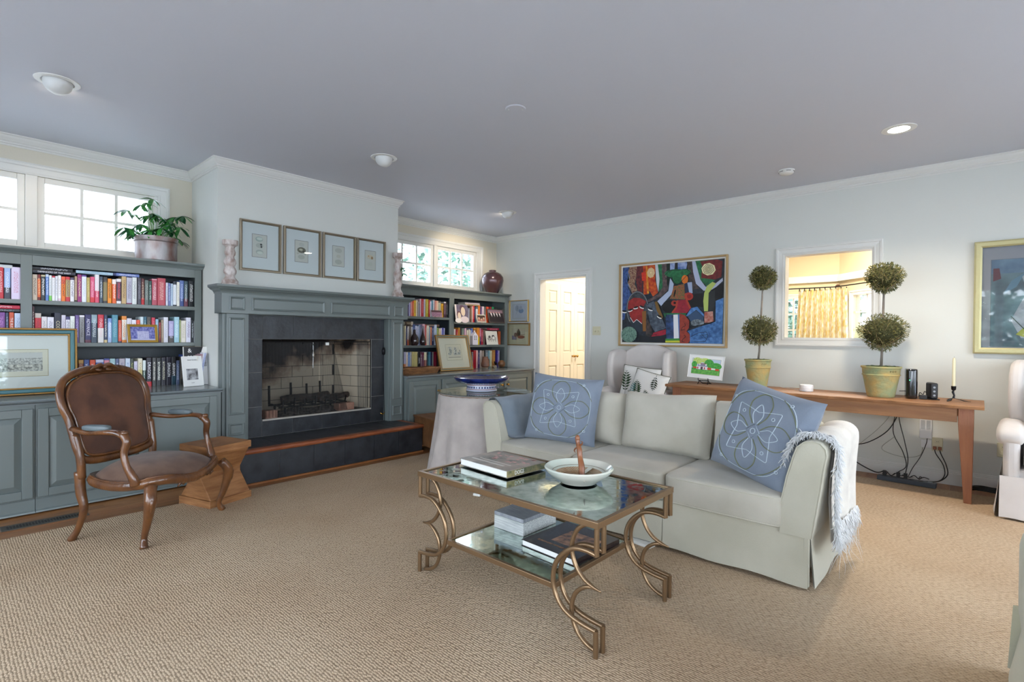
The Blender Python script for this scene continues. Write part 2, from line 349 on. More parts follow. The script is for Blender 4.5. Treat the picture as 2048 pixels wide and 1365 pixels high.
# big windows behind and right of the camera (they light the room and show in the mirrored table)
def bigwin_y(name, x0, x1):
    o = struct(MB().mould([(x1, YF, .1), (x0, YF, .1), (x0, YF, 2.3), (x1, YF, 2.3)], (0, 1, 0), CAS, True).build(name, TRIM))
    n = 3; w_ = (x1-x0)/n
    for i in range(n):
        a = x0+i*w_; b = a+w_; f = .06
        MB().box(a, a+f, YF-.1, YF-.05, .1, 2.3).box(b-f, b, YF-.1, YF-.05, .1, 2.3).box(a+f, b-f, YF-.1, YF-.05, .1, .2).box(a+f, b-f, YF-.1, YF-.05, 2.22, 2.3).box(a+f, b-f, YF-.09, YF-.06, 1.2, 1.23).box((a+b)/2-.012, (a+b)/2+.012, YF-.09, YF-.06, .2, 2.22).build('window_sash', TRIM, o)
        MB().box(a+f, b-f, YF-.077, YF-.074, .2, 2.22).build('pane', GLASSW, o)
def bigwin_x(name, y0, y1):
    o = struct(MB().mould([(XR, y1, .3), (XR, y0, .3), (XR, y0, 2.3), (XR, y1, 2.3)], (-1, 0, 0), CAS, True).build(name, TRIM))
    n = 3; w_ = (y1-y0)/n
    for i in range(n):
        a = y0+i*w_; b = a+w_; f = .05
        MB().box(XR+.05, XR+.1, a, a+f, .3, 2.3).box(XR+.05, XR+.1, b-f, b, .3, 2.3).box(XR+.05, XR+.1, a+f, b-f, .3, .37).box(XR+.05, XR+.1, a+f, b-f, 2.23, 2.3).box(XR+.06, XR+.09, a+f, b-f, 1.28, 1.31).build('window_sash', TRIM, o)
        MB().box(XR+.074, XR+.077, a+f, b-f, .37, 2.23).build('pane', GLASSW, o)
bigwin_y('window_4', -4.2, -1.3); bigwin_y('window_5', -.7, 2.2); bigwin_x('window_6', -1.7, .9); bigwin_x('window_7', 2.1, 4.7)
# ------------------------------------------------------------------ hall with bifold doors behind door_1
HALL = M('hall_paint', '#ddd6c4', .7)
struct(MB().box(-5.05, -4.93, 5.9, 6.16, 0, HC).box(-5.05, -4.93, 6.16, 7.70, 2.07, HC).box(-5.05, -4.93, 7.70, 9.0, 0, HC).build('wall_hall_left', HALL))
struct(MB().box(-4.93, -2.9, 8.9, 9.0, 0, HC).build('wall_hall_back', HALL)); struct(MB().box(-3.0, -2.9, 5.9, 8.9, 0, HC).build('wall_hall_right', HALL))
struct(MB().box(-5.7, 2.75, 5.9, 11, HC, HC+.1).build('ceiling', M('hall_ceiling', '#ddd9cc', .8)))
WD = M('white_door_paint', '#e6e1d2', .32)
bf = struct(MB().mould([(-4.93, 7.70, 0), (-4.93, 7.70, 2.06), (-4.93, 6.18, 2.06), (-4.93, 6.18, 0)][::-1], (1, 0, 0), [(-u, v) for u, v in CAS], False).build('door_2', WD), 'white panelled bifold closet doors seen through the doorway')
for i in range(4):
    a = 6.19+i*.375; b = a+.372; X = -4.90; st = .085
    rails = [(0.02, .2), (.78, .98), (1.64, 1.74), (1.94, 2.05)]
    m = MB().box(X-.035, X, a, a+st, .02, 2.05).box(X-.035, X, b-st, b, .02, 2.05)
    for r0, r1 in rails: m.box(X-.035, X, a+st, b-st, r0, r1)
    leaf = m.build('door_leaf', WD, bf, bevel=.003)
    for r0, r1 in ((.2, .78), (.98, 1.64), (1.74, 1.94)):
        MB().box(X-.025, X-.014, a+st, b-st, r0, r1).mould([(X-.014, b-st-.02, r0+.02), (X-.014, b-st-.02, r1-.02), (X-.014, a+st+.02, r1-.02), (X-.014, a+st+.02, r0+.02)], (1, 0, 0), [(0, 0), (-.012, .01), (-.03, .01), (-.03, 0)], True).box(X-.016, X-.005, a+st+.045, b-st-.045, r0+.045, r1-.045).build('door_panel', WD, leaf, bevel=.002)
    if i in (1, 2):
        ky = b-.045 if i == 1 else a+.045
        MB().lathe([(.016, 0), (.016, .004), (.007, .008), (.007, .022), (.019, .03), (.021, .04), (.014, .05), (0, .052)], seg=14).xf(Matrix.Translation((X, ky, .915)) @ Matrix.Rotation(pi/2, 4, 'Y')).build('door_knob', BRASS, leaf, smooth=True)
def area(name, x, y, z, w_, h_, d, p, col=(1, 1, 1)):
    l = bpy.data.lights.new(name, 'AREA'); l.shape = 'RECTANGLE'; l.size = w_; l.size_y = h_; l.energy = p; l.color = col
    o = bpy.data.objects.new(name, l); C.objects.link(o); o.location = (x, y, z); o.rotation_euler = Vector(d).to_track_quat('-Z', 'Y').to_euler(); return o
area('hall_area_light', -3.9, 7.2, 2.7, .5, .5, (0, 0, -1), 26, (1, .93, .8))  # unseen area light below the hall ceiling, no fitting modelled
# ------------------------------------------------------------------ breakfast room seen through the pass-through
CRM = M('breakfast_paint', '#dccba6', .75)
def bay(tag_, mat4, segs, x0, x1, ncols):
    """a bay wall along local X with window openings segs=[(a,b)]"""
    mb = MB(); c = x0
    for a, b in segs:
        if a > c: mb.box(c, a, 0, .1, 0, HC)
        mb.box(a, b, 0, .1, 0, .9).box(a, b, 0, .1, 1.83, HC); c = b
    if c < x1: mb.box(c, x1, 0, .1, 0, HC)
    struct(mb.xf(mat4).build('wall_breakfast_%s' % tag_, CRM))
    struct(MB().mould([(x0, 0, 2.05), (x1, 0, 2.05)], (0, 0, 1), [(0, 0), (.05, 0), (.05, .05), (.02, .10), (0, .10)], False).xf(mat4).build('trim_2', WHITE))
    for a, b in segs:
        o = struct(MB().mould([(a, 0, .9), (b, 0, .9), (b, 0, 1.83), (a, 0, 1.83)], (0, -1, 0), [(u*.7, v) for u, v in CAS], True).xf(mat4).build('window_8', WHITE))
        for i in range(1, ncols): x_ = a+(b-a)*i/ncols; MB().box(x_-.011, x_+.011, .03, .05, .9, 1.83).xf(mat4).build('muntin', WHITE, o)
        for zz in (1.13, 1.36, 1.6): MB().box(a, b, .031, .051, zz-.011, zz+.011).xf(mat4).build('muntin', WHITE, o)
        MB().box(a, b, .038, .041, .9, 1.83).xf(mat4).build('pane', GLASSW, o)
BT = Matrix.Translation((-1.5, 8.6, 0))
bay('back', BT, [(-1.25, -.37)], -1.4, 0, 4)
bay('right', BT @ Matrix.Rotation(radians(-45), 4, 'Z'), [(.29, .95)], 0, 2.4, 3)
struct(MB().box(.2, .3, 5.9, 7.0, 0, HC).build('wall_breakfast_side', CRM))
portal(-2.3, 8.72, 1.36, .88, .93, (0, -1, 0)); portal(-1.5+.62*.707+.09, 8.6-.62*.707+.09, 1.36, .66, .93, (-.7, -.7, 0))
area('breakfast_area_light', -1.4, 7.2, 2.7, .8, .8, (0, 0, -1), 30, (1, .93, .82))  # unseen area light overhead in the breakfast room, without a lamp body
# ------------------------------------------------------------------ built-in cabinets, worktops, bookcases
def raised_door(par, y0, y1, z0, z1, x, knob=None, mat=CAB, st=.055, name='door'):
    m = MB().box(x-.022, x, y0, y0+st, z0, z1).box(x-.022, x, y1-st, y1, z0, z1).box(x-.022, x, y0+st, y1-st, z0, z0+st).box(x-.022, x, y0+st, y1-st, z1-st, z1)
    d = m.build(name, mat, par, bevel=.003)
    a0, a1, c0, c1 = y0+st, y1-st, z0+st, z1-st; q = .038; xb, xt = x-.014, x-.001
    v = [(xb, a0, c0), (xb, a1, c0), (xb, a1, c1), (xb, a0, c1), (xt, a0+q, c0+q), (xt, a1-q, c0+q), (xt, a1-q, c1-q), (xt, a0+q, c1-q)]
    MB().add(v, [(4, 5, 6, 7), (0, 1, 5, 4), (1, 2, 6, 5), (2, 3, 7, 6), (3, 0, 4, 7)]).box(x-.02, xb, a0, a1, c0, c1).build('door_panel', mat, d)
    if knob:
        MB().lathe([(0, 0), (.011, 0), (.011, .003), (.005, .006), (.005, .016), (.014, .022), (.016, .03), (.011, .038), (0, .040)], seg=16).xf(Matrix.Translation((x, knob[0], knob[1])) @ Matrix.Rotation(pi/2, 4, 'Y')).build('knob', BRASS, d, smooth=True)
    return d
def base_cab(y0, y1, doors, label):
    t = thing('base_cabinet', label, 'cabinet', (-5.54, y0, 0))
    ox, oy = 5.54, -y0
    def tr(m): return m.xf(Matrix.Translation((5.54, -y0, 0)))
    m = MB(); m.box(-5.54, -4.742, y0+.001, y0+.02, .0, .738).box(-5.54, -4.742, y1-.02, y1-.001, .0, .738).box(-5.54, -5.53, y0+.02, y1-.02, 0, .738).box(-5.53, -4.742, y0+.02, y1-.02, .09, .105)
    tr(m).build('carcass', CAB, t)
    m = MB(); ds = sorted(doors); c = y0+.001
    for a, b, k in ds: m.box(-4.742, -4.722, c, a+.008, .10, .738); c = b-.008
    m.box(-4.742, -4.722, c, y1-.001, .10, .738)
    for a, b, k in ds: m.box(-4.742, -4.722, a+.008, b-.008, .10, .122).box(-4.742, -4.722, a+.008, b-.008, .705, .738)
    tr(m).build('face_frame', CAB, t)
    tr(MB().box(-4.745, -4.715, y0+.001, y1-.001, .012, .10).prism([(-4.715, .012), (-4.700, .012), (-4.702, .022), (-4.715, .03)], 1, y0+.001, y1-.001)).build('plinth', CAB, t)
    for a, b, k in ds:
        d = raised_door(t, a, b, .114, .712, -4.70, (k, .60 if y0 < 2 else .585+.0) if k else None)
        for o in [d, *d.children]: o.data.transform(Matrix.Translation((5.54, -y0, 0)))
    return t
base_cab(-.70, .446, [(-.655, -.115, None), (-.095, .434, None)], 'blue-grey base cabinet at the left edge, under the framed panorama print')
base_cab(.4465, 1.60, [(.459, 1.005, .955), (1.028, 1.562, 1.075)], 'blue-grey base cabinet behind the brown armchair, left of the hearth')
base_cab(3.49, 4.515, [(3.52, 3.975, 3.93), (3.995, 4.49, 4.04)], 'grey base cabinet nearest the hearth, partly behind the cloth-covered table')
base_cab(4.5155, 5.66, [(4.535, 5.05, 5.005), (5.075, 5.60, 5.12)], 'grey base cabinet at the doorway end, behind the blue bowl')
CTOP = M('worktop_paint', '#70787a', .22)
def worktop(y0, y1, lab):
    pr = [(0, 0), (.012, 0), (.012, .008), (.02, .012), (.03, .018), (.034, .026), (.030, .034), (0, .036)]
    o = MB().box(-5.545, -4.715, y0, y1, .739, .775).mould([(-4.715, y0, .739), (-4.715, y1, .739)], (0, 0, 1), pr, False).build('worktop', CTOP)
    tag(o, lab, 'worktop')
worktop(-.70, 1.602, 'long blue-grey worktop left of the fireplace'); worktop(3.485, 5.675, 'long grey worktop right of the fireplace')
def bookcase(y0, y1, bays, label, XF=-5.23):
    t = thing('bookcase', label, 'bookcase', (-5.54, y0, .776)); T = Matrix.Translation((5.54, -y0, -.776))
    zt = 1.85
    MB().box(-5.54, -5.532, y0, y1, .778, zt-.01).xf(T).build('back_panel', CAB_SHADE, t)
    MB().box(-5.54, XF-.02, y0, y0+.02, .776, zt-.01).xf(T).build('side_panel', CAB, t); MB().box(-5.54, XF-.02, y1-.02, y1, .776, zt-.01).xf(T).build('side_panel', CAB, t)
    MB().box(-5.54, XF-.02, y0+.02, y1-.02, 1.735, 1.75).xf(T).build('top_panel', CAB, t)
    for a, b in zip(bays, bays[1:]):
        MB().box(-5.53, XF-.02, (a[1]+b[0])/2-.01, (a[1]+b[0])/2+.01, .778, 1.735).xf(T).build('partition', CAB_SHADE, t)
    m = MB(); c = y0
    for a, b, _ in bays: m.box(XF-.02, XF, c, a, .776, 1.80); c = b
    m.box(XF-.02, XF, c, y1, .776, 1.80)
    for a, b, _ in bays: m.box(XF-.02, XF, a, b, 1.725, 1.80)
    m.xf(T).build('face_frame', CAB, t, bevel=.002)
    for a, b, zs in bays:
        for z in zs: MB().box(-5.53, XF-.003, a-.012, b+.012, z-.032, z).xf(T).build('shelf', CAB, t, bevel=.003)
    pr = [(0, 0), (.006, 0), (.010, .010), (.022, .022), (.036, .030), (.040, .036), (.040, .05), (0, .05)]
    MB().mould([(-5.54, y0, 1.80), (XF, y0, 1.80), (XF, y1, 1.80), (-5.54, y1, 1.80)], (0, 0, 1), pr, False).box(-5.54, XF, y0, y1, 1.83, 1.85).xf(T).build('cornice', CAB, t)
    return t
bookcase(-.70, 1.605, [(-.64, .415, (1.467, 1.147)), (.478, 1.553, (1.467, 1.147))], 'built-in blue-grey bookcase left of the fireplace, under the windows')
bookcase(3.485, 5.70, [(3.53, 4.56, (1.466, 1.103)), (4.64, 5.64, (1.417, 1.103))], 'built-in grey bookcase right of the fireplace')
# ------------------------------------------------------------------ mantelpiece
mt = thing('mantelpiece', 'panelled blue-grey mantelpiece framing the fireplace', 'mantelpiece', (-4.87, 2.56, .29)); TM = Matrix.Translation((4.87, -2.56, -.29))
X0 = -4.878
def pmould(par, y0, y1, z0, z1, x, w_=.018, h_=.012, name='panel_moulding'):
    pr = [(0, 0), (0, h_*.6), (-w_*.3, h_), (-w_*.65, h_*.75), (-w_, 0)]
    MB().mould([(x, y0, z0), (x, y1, z0), (x, y1, z1), (x, y0, z1)], (1, 0, 0), pr, True).xf(TM).build(name, CAB, par)
def pilaster(y0, y1, a, b, pa, pb):
    p = MB().box(X0, -4.785, y0, y1, .289, 1.402).box(X0, -4.76, a, b, .289, 1.402).xf(TM).build('pilaster', CAB, mt, bevel=.002)
    pmould(p, pa, pb, .53, 1.368, -4.76); pmould(p, pa, pb, .352, .455, -4.76)
pilaster(1.628, 1.843, 1.654, 1.814, 1.674, 1.797); pilaster(3.298, 3.509-.03, 3.32, 3.476, 3.338, 3.456)
fz = MB().box(X0, -4.71, 1.597, 3.497, 1.402, 1.60).xf(TM).build('frieze', CAB, mt, bevel=.002)
for a, b in ((1.658, 1.781), (1.841, 2.514), (2.581, 3.258), (3.314, 3.435)): pmould(fz, a, b, 1.432, 1.545, -4.71)
CB_ = M('mantel_top_paint', '#6c7a7c', .4)
MB().mould([(X0, 1.597, 1.57), (-4.71, 1.597, 1.57), (-4.71, 3.497, 1.57), (X0, 3.497, 1.57)], (0, 0, 1), [(0, 0), (.005, 0), (.008, .012), (.018, .026), (.036, .036), (.042, .044), (.052, .05), (.055, .056), (.055, .072), (0, .072)], False).box(X0, -4.70, 1.597, 3.497, 1.62, 1.642).xf(TM).build('mantel_shelf', CAB, mt)
# ------------------------------------------------------------------ slate surround, hearth
ts = thing('tile_surround', 'black slate tile surround of the fireplace opening', 'fireplace surround', (-4.87, 2.56, .29)); G = .002
MB().box(-4.8785, -4.872, 1.845, 1.996, .289, 1.40).box(-4.8785, -4.872, 3.14, 3.297, .289, 1.40).box(-4.8785, -4.872, 1.996, 3.14, 1.181, 1.40).box(-4.8785, -4.872, 1.996, 3.14, .289, .437).xf(TM).build('grout', GROUT, ts)
def tile(y0, y1, z0, z1): MB().box(-4.8725, -4.866, y0+G, y1-G, z0+G, z1-G).xf(TM).build('tile', SLATE, ts, bevel=.001)
ZR = [.289, .564, .878, 1.181, 1.40]; YC = [1.996, 2.28, 2.58, 2.888, 3.14]
for a, b in zip(ZR, ZR[1:]): tile(1.845, 1.996, a, b); tile(3.14, 3.297, a, b)
for a, b in zip(YC, YC[1:]): tile(a, b, 1.181, 1.40); tile(a, b, .289, .43)
MB().box(-4.885, -4.864, 1.998, 3.138, .43, .445).xf(TM).build('sill_strip', M('pale_metal', '#a9a39a', .5), ts)
ht = thing('hearth', 'raised black slate hearth with reddish wooden nosing', 'hearth', (-4.62, 2.54, .0)); TH = Matrix.Translation((4.62, -2.54, 0))
MB().box(-4.878, -4.384, 1.632, 3.442, .014, .263).xf(TH).build('grout_bed', GROUT, ht)
HJ = [1.624, 1.94, 2.244, 2.547, 2.86, 3.149, 3.45]
for a, b in zip(HJ, HJ[1:]): MB().box(-4.385, -4.376, a+G, b-G, .016, .252).xf(TH).build('tile', SLATE, ht, bevel=.001)
for a, b in ((-4.878, -4.60), (-4.60, -4.378)):
    MB().box(a+G, b-G, 1.624, 1.633, .016, .252).xf(TH).build('tile', SLATE, ht); MB().box(a+G, b-G, 3.441, 3.45, .016, .252).xf(TH).build('tile', SLATE, ht)
TJ = [1.675, 1.97, 2.275, 2.58, 2.885, 3.15, 3.40]
for a, b in zip(TJ, TJ[1:]): MB().box(-4.876, -4.43, a+G, b-G, .262, .2875).xf(TH).build('tile', SLATE, ht, bevel=.001)
NOSE = M('cherry_wood', '#9c5834', .35, bump=.08, bs=60, var='#7e4226', vs=9, stretch=(6, 1, 6))
MB().mould([(-4.876, 1.626, .252), (-4.378, 1.626, .252), (-4.378, 3.448, .252), (-4.876, 3.448, .252)], (0, 0, 1), [(-.052, 0), (.006, 0), (.013, .006), (.018, .018), (.013, .031), (.004, .0365), (-.052, .0365)], False).xf(TH).build('wooden_nosing', NOSE, ht)
MB().box(-4.385, -4.366, 1.62, 3.455, 0, .014).xf(TH).build('floor_strip', OAKS[2], ht)
# ------------------------------------------------------------------ firebox with bricks
def brick_mat():
    m = bpy.data.materials.new('sooty_firebrick'); m.use_nodes = True; N = m.node_tree.nodes; K = m.node_tree.links; b = N['Principled BSDF']; b.inputs['Roughness'].default_value = .95
    g = N.new('ShaderNodeNewGeometry'); s = N.new('ShaderNodeSeparateXYZ'); K.new(g.outputs['Position'], s.inputs[0])
    n = N.new('ShaderNodeTexNoise'); n.inputs['Scale'].default_value = 5; n.inputs['Detail'].default_value = 5; K.new(g.outputs['Position'], n.inputs[0])
    a = N.new('ShaderNodeMath'); a.operation = 'MULTIPLY_ADD'; a.inputs[1].default_value = .55; K.new(n.outputs[0], a.inputs[0]); K.new(s.outputs['Z'], a.inputs[2])
    y = N.new('ShaderNodeMath'); y.operation = 'MULTIPLY_ADD'; y.inputs[1].default_value = -.42; K.new(s.outputs['Y'], y.inputs[0]); K.new(a.outputs[0], y.inputs[2])
    r = N.new('ShaderNodeValToRGB'); r.color_ramp.elements[0].position = .0; r.color_ramp.elements[0].color = (*L('#cbbda6'), 1); r.color_ramp.elements[1].position = .20; r.color_ramp.elements[1].color = (*L('#241d1a'), 1)
    q = r.color_ramp.elements.new(.09); q.color = (*L('#9c8570'), 1); K.new(y.outputs[0], r.inputs[0]); K.new(r.outputs[0], b.inputs['Base Color']); return m
FB = brick_mat(); SOOT = M('soot', '#1c1817', .95)
fb = thing('firebox', 'sooty brick firebox inside the fireplace', 'fireplace', (-5.1, 2.57, .44))
def brickwall(p0, p1, z0, z1, nrm):
    p0, p1, nrm = Vector(p0), Vector(p1), Vector(nrm).normalized(); u = (p1-p0).normalized(); W_ = (p1-p0).length; bw, bh = .228, .114
    back = MB().add([p0-nrm*.006+Vector((0, 0, z0)), p1-nrm*.006+Vector((0, 0, z0)), p1-nrm*.006+Vector((0, 0, z1)), p0-nrm*.006+Vector((0, 0, z1)), p0-nrm*.03+Vector((0, 0, z0)), p1-nrm*.03+Vector((0, 0, z0)), p1-nrm*.03+Vector((0, 0, z1)), p0-nrm*.03+Vector((0, 0, z1))], [(0, 1, 2, 3), (4, 5, 6, 7), (0, 1, 5, 4), (3, 2, 6, 7), (0, 3, 7, 4), (1, 2, 6, 5)])
    back.xf(Matrix.Translation((5.1, -2.57, -.44))).build('mortar', SOOT, fb); z = z0; k = 0
    while z < z1-.02:
        a = -bw/2 if k % 2 else 0.
        while a < W_-.01:
            s0, s1 = max(a, 0)+.003, min(a+bw, W_)-.003
            if s1-s0 > .02:
                A, B = p0+u*s0, p0+u*s1; h = min(z+bh, z1)-.005; c = [A-nrm*.006, B-nrm*.006, B, A]
                MB().add([q+Vector((0, 0, z)) for q in c]+[q+Vector((0, 0, h)) for q in c], [(0, 1, 2, 3), (4, 5, 6, 7), (0, 1, 5, 4), (1, 2, 6, 5), (2, 3, 7, 6), (3, 0, 4, 7)]).xf(Matrix.Translation((5.1, -2.57, -.44))).build('brick', FB, fb)
            a += bw
        z += bh; k += 1
brickwall((-5.36, 2.16, 0), (-5.36, 2.98, 0), .44, 1.22, (1, 0, 0)); brickwall((-4.90, 2.0, 0), (-5.36, 2.16, 0), .44, 1.22, (.33, .94, 0)); brickwall((-5.36, 2.98, 0), (-4.90, 3.14, 0), .44, 1.22, (.33, -.94, 0))
AFL = M('ash_floor', '#6a615a', .95, bump=.6, bs=30, var='#3a3431', vs=12)
MB().box(-5.40, -4.885, 1.97, 3.17, .405, .438).xf(Matrix.Translation((5.1, -2.57, -.44))).build('firebox_floor', AFL, fb); MB().box(-5.45, -4.885, 1.93, 3.21, 1.2, 1.235).xf(Matrix.Translation((5.1, -2.57, -.44))).build('firebox_ceiling', SOOT, fb)
IRON = M('cast_iron', '#1d1b1b', .6, .4)
gt = thing('fire_grate', 'black iron grate with upright bars inside the firebox', 'grate', (-5.12, 2.57, .44))
m = MB()
for i in range(7): y = -.33+i*.11; m.tube([(-.14, y, .085), (.13, y, .085), (.15, y, .17 if i % 2 else .15)], .009, 6)
m.tube([(-.12, -.36, .078), (-.12, .36, .078)], .010, 6).tube([(.11, -.36, .078), (.11, .36, .078)], .010, 6); m.build('grate_bars', IRON, gt)
for y in (-.3, .3):
    for x in (-.12, .11): MB().tube([(x, y, .0), (x, y, .08)], .011, 6).build('leg', IRON, gt)
for i, y in enumerate((-.34, -.12, .05, .2)): MB().tube([(-.15, y, .085), (-.16, y, .27+.02*(i % 2))], .012, 6).build('upright', IRON, gt)
def log(y0, z0, y1, z1, x, r, lab):
    rnd = random.Random(int(y0*100)); pts = []; rr = []
    for i in range(9): t = i/8; pts.append((x+rnd.uniform(-.012, .012), y0+(y1-y0)*t, z0+(z1-z0)*t+rnd.uniform(-.006, .006))); rr.append(r*rnd.uniform(.85, 1.1))
    o = MB().tube(pts, rr, 10).build('charred_log', M('charred_wood', '#2a211c', .95, bump=.8, bs=40, var='#4a3e36', vs=20), smooth=False); tag(o, lab, 'log'); return o
log(2.30, .575, 2.80, .59, -5.16, .038, 'largest charred log lying across the grate'); log(2.62, .57, 2.97, .585, -5.06, .032, 'shorter charred log at the right of the grate')
ash = MB().grid(lambda u, v: (-5.30+.36*u, 2.10+.95*v, .441+.05*(sin(pi*u)*sin(pi*v))**.8*(.7+.3*sin(17*v+5*u))+.006*sin(60*v)*sin(47*u)), 20, 50).build('ash_heap', M('ash', '#7d746c', 1, bump=.9, bs=60, var='#3c3532', vs=25), smooth=True)
ash['kind'] = 'stuff'; tag(ash, 'heap of grey ash and cinders under the fire grate', 'ash')
RB = M('red_brick', '#8e6453', .95, bump=.4, bs=60, var='#a9826e', vs=15)
for y, lab in ((2.045, 'loose brick in the left front corner of the firebox'), (2.78, 'loose pale red brick at the right front of the firebox')):
    o = MB().box(-.045, .045, 0, .19 if y > 2.5 else .11, 0, .075).build('brick', RB, bevel=.004, loc=(-4.955, y, .439), rot=(0, 0, .1 if y > 2.5 else 0)); tag(o, lab, 'brick')
# wire mesh fire curtains
def chain_mat():
    m = bpy.data.materials.new('wire_mesh'); m.use_nodes = True; N = m.node_tree.nodes; K = m.node_tree.links; b = N['Principled BSDF']; b.inputs['Base Color'].default_value = (.02, .02, .02, 1); b.inputs['Roughness'].default_value = .5
    t = N.new('ShaderNodeBsdfTransparent'); mx = N.new('ShaderNodeMixShader'); mx.inputs[0].default_value = .42; K.new(t.outputs[0], mx.inputs[1]); K.new(b.outputs[0], mx.inputs[2]); K.new(mx.outputs[0], N['Material Output'].inputs[0]); return m
CH = chain_mat()
fs = thing('fire_screen', 'pleated wire mesh fire curtains on a rod across the opening', 'fire screen', (-4.90, 2.57, .447)); TS = Matrix.Translation((4.90, -2.57, -.447))
MB().tube([(-4.90, 2.003, 1.155), (-4.90, 3.137, 1.155)], .005, 6).xf(TS).build('rod', IRON, fs)
def curtain(y0a, y1a, y0b, y1b, n):
    def f(u, v):
        y = (y0a+(y1a-y0a)*u)*v+(y0b+(y1b-y0b)*u)*(1-v); return (-4.903+.012*sin(u*n*2*pi)*(1-.3*v), y, .449+.70*v)
    MB().grid(f, n*8, 14).xf(TS).build('mesh_curtain', CH, fs, smooth=True)
curtain(2.01, 2.56, 2.01, 2.56, 18); curtain(2.57, 2.71, 2.57, 2.88, 9); curtain(2.98, 3.13, 3.0, 3.13, 5)
MB().tube([(-4.885, 2.49, 1.15), (-4.885, 2.492, 1.06), (-4.885, 2.49, .90)], .003, 5).lathe([(0, 0), (.012, .01), (.014, .03), (.006, .06), (0, .07)], -4.885, 2.49, 1.0, 8).lathe([(.0, 0), (.012, .008), (0, .016)], -4.885, 2.49, 1.12, 8).xf(TS).build('pull_chain', M('steel', '#b8b8b6', .3, 1), fs)
MB().box(-4.895, -4.88, 2.625, 2.655, 1.12, 1.148).xf(TS).build('latch', WHITE, fs)
pk = thing('hanging_gas_key', 'black gas key hanging beside the right slate tiles', 'fireplace tool', (-4.852, 3.283, .289))
MB().lathe([(0, .0), (.016, .01), (.018, .05), (.01, .08), (0, .085)], 0, 0, .72, 10).build('handle', BLACKM, pk, smooth=True)
MB().tube([(0, 0, .73), (.002, .002, .4), (.006, .012, .0)], .003, 6).build('rod', BLACKM, pk)
vk = thing('gas_valve', 'small brass gas valve on the right slate tiles', 'valve', (-4.866, 3.262, .37))
MB().tube([(0, .0, 0), (.03, .0, .0)], .006, 8).build('stem', BRASS, vk); MB().tube([(.03, -.025, .012), (.034, -.008, -.006), (.034, .012, -.004), (.03, .026, .016)], .005, 6).build('handle', BRASS, vk, smooth=True)
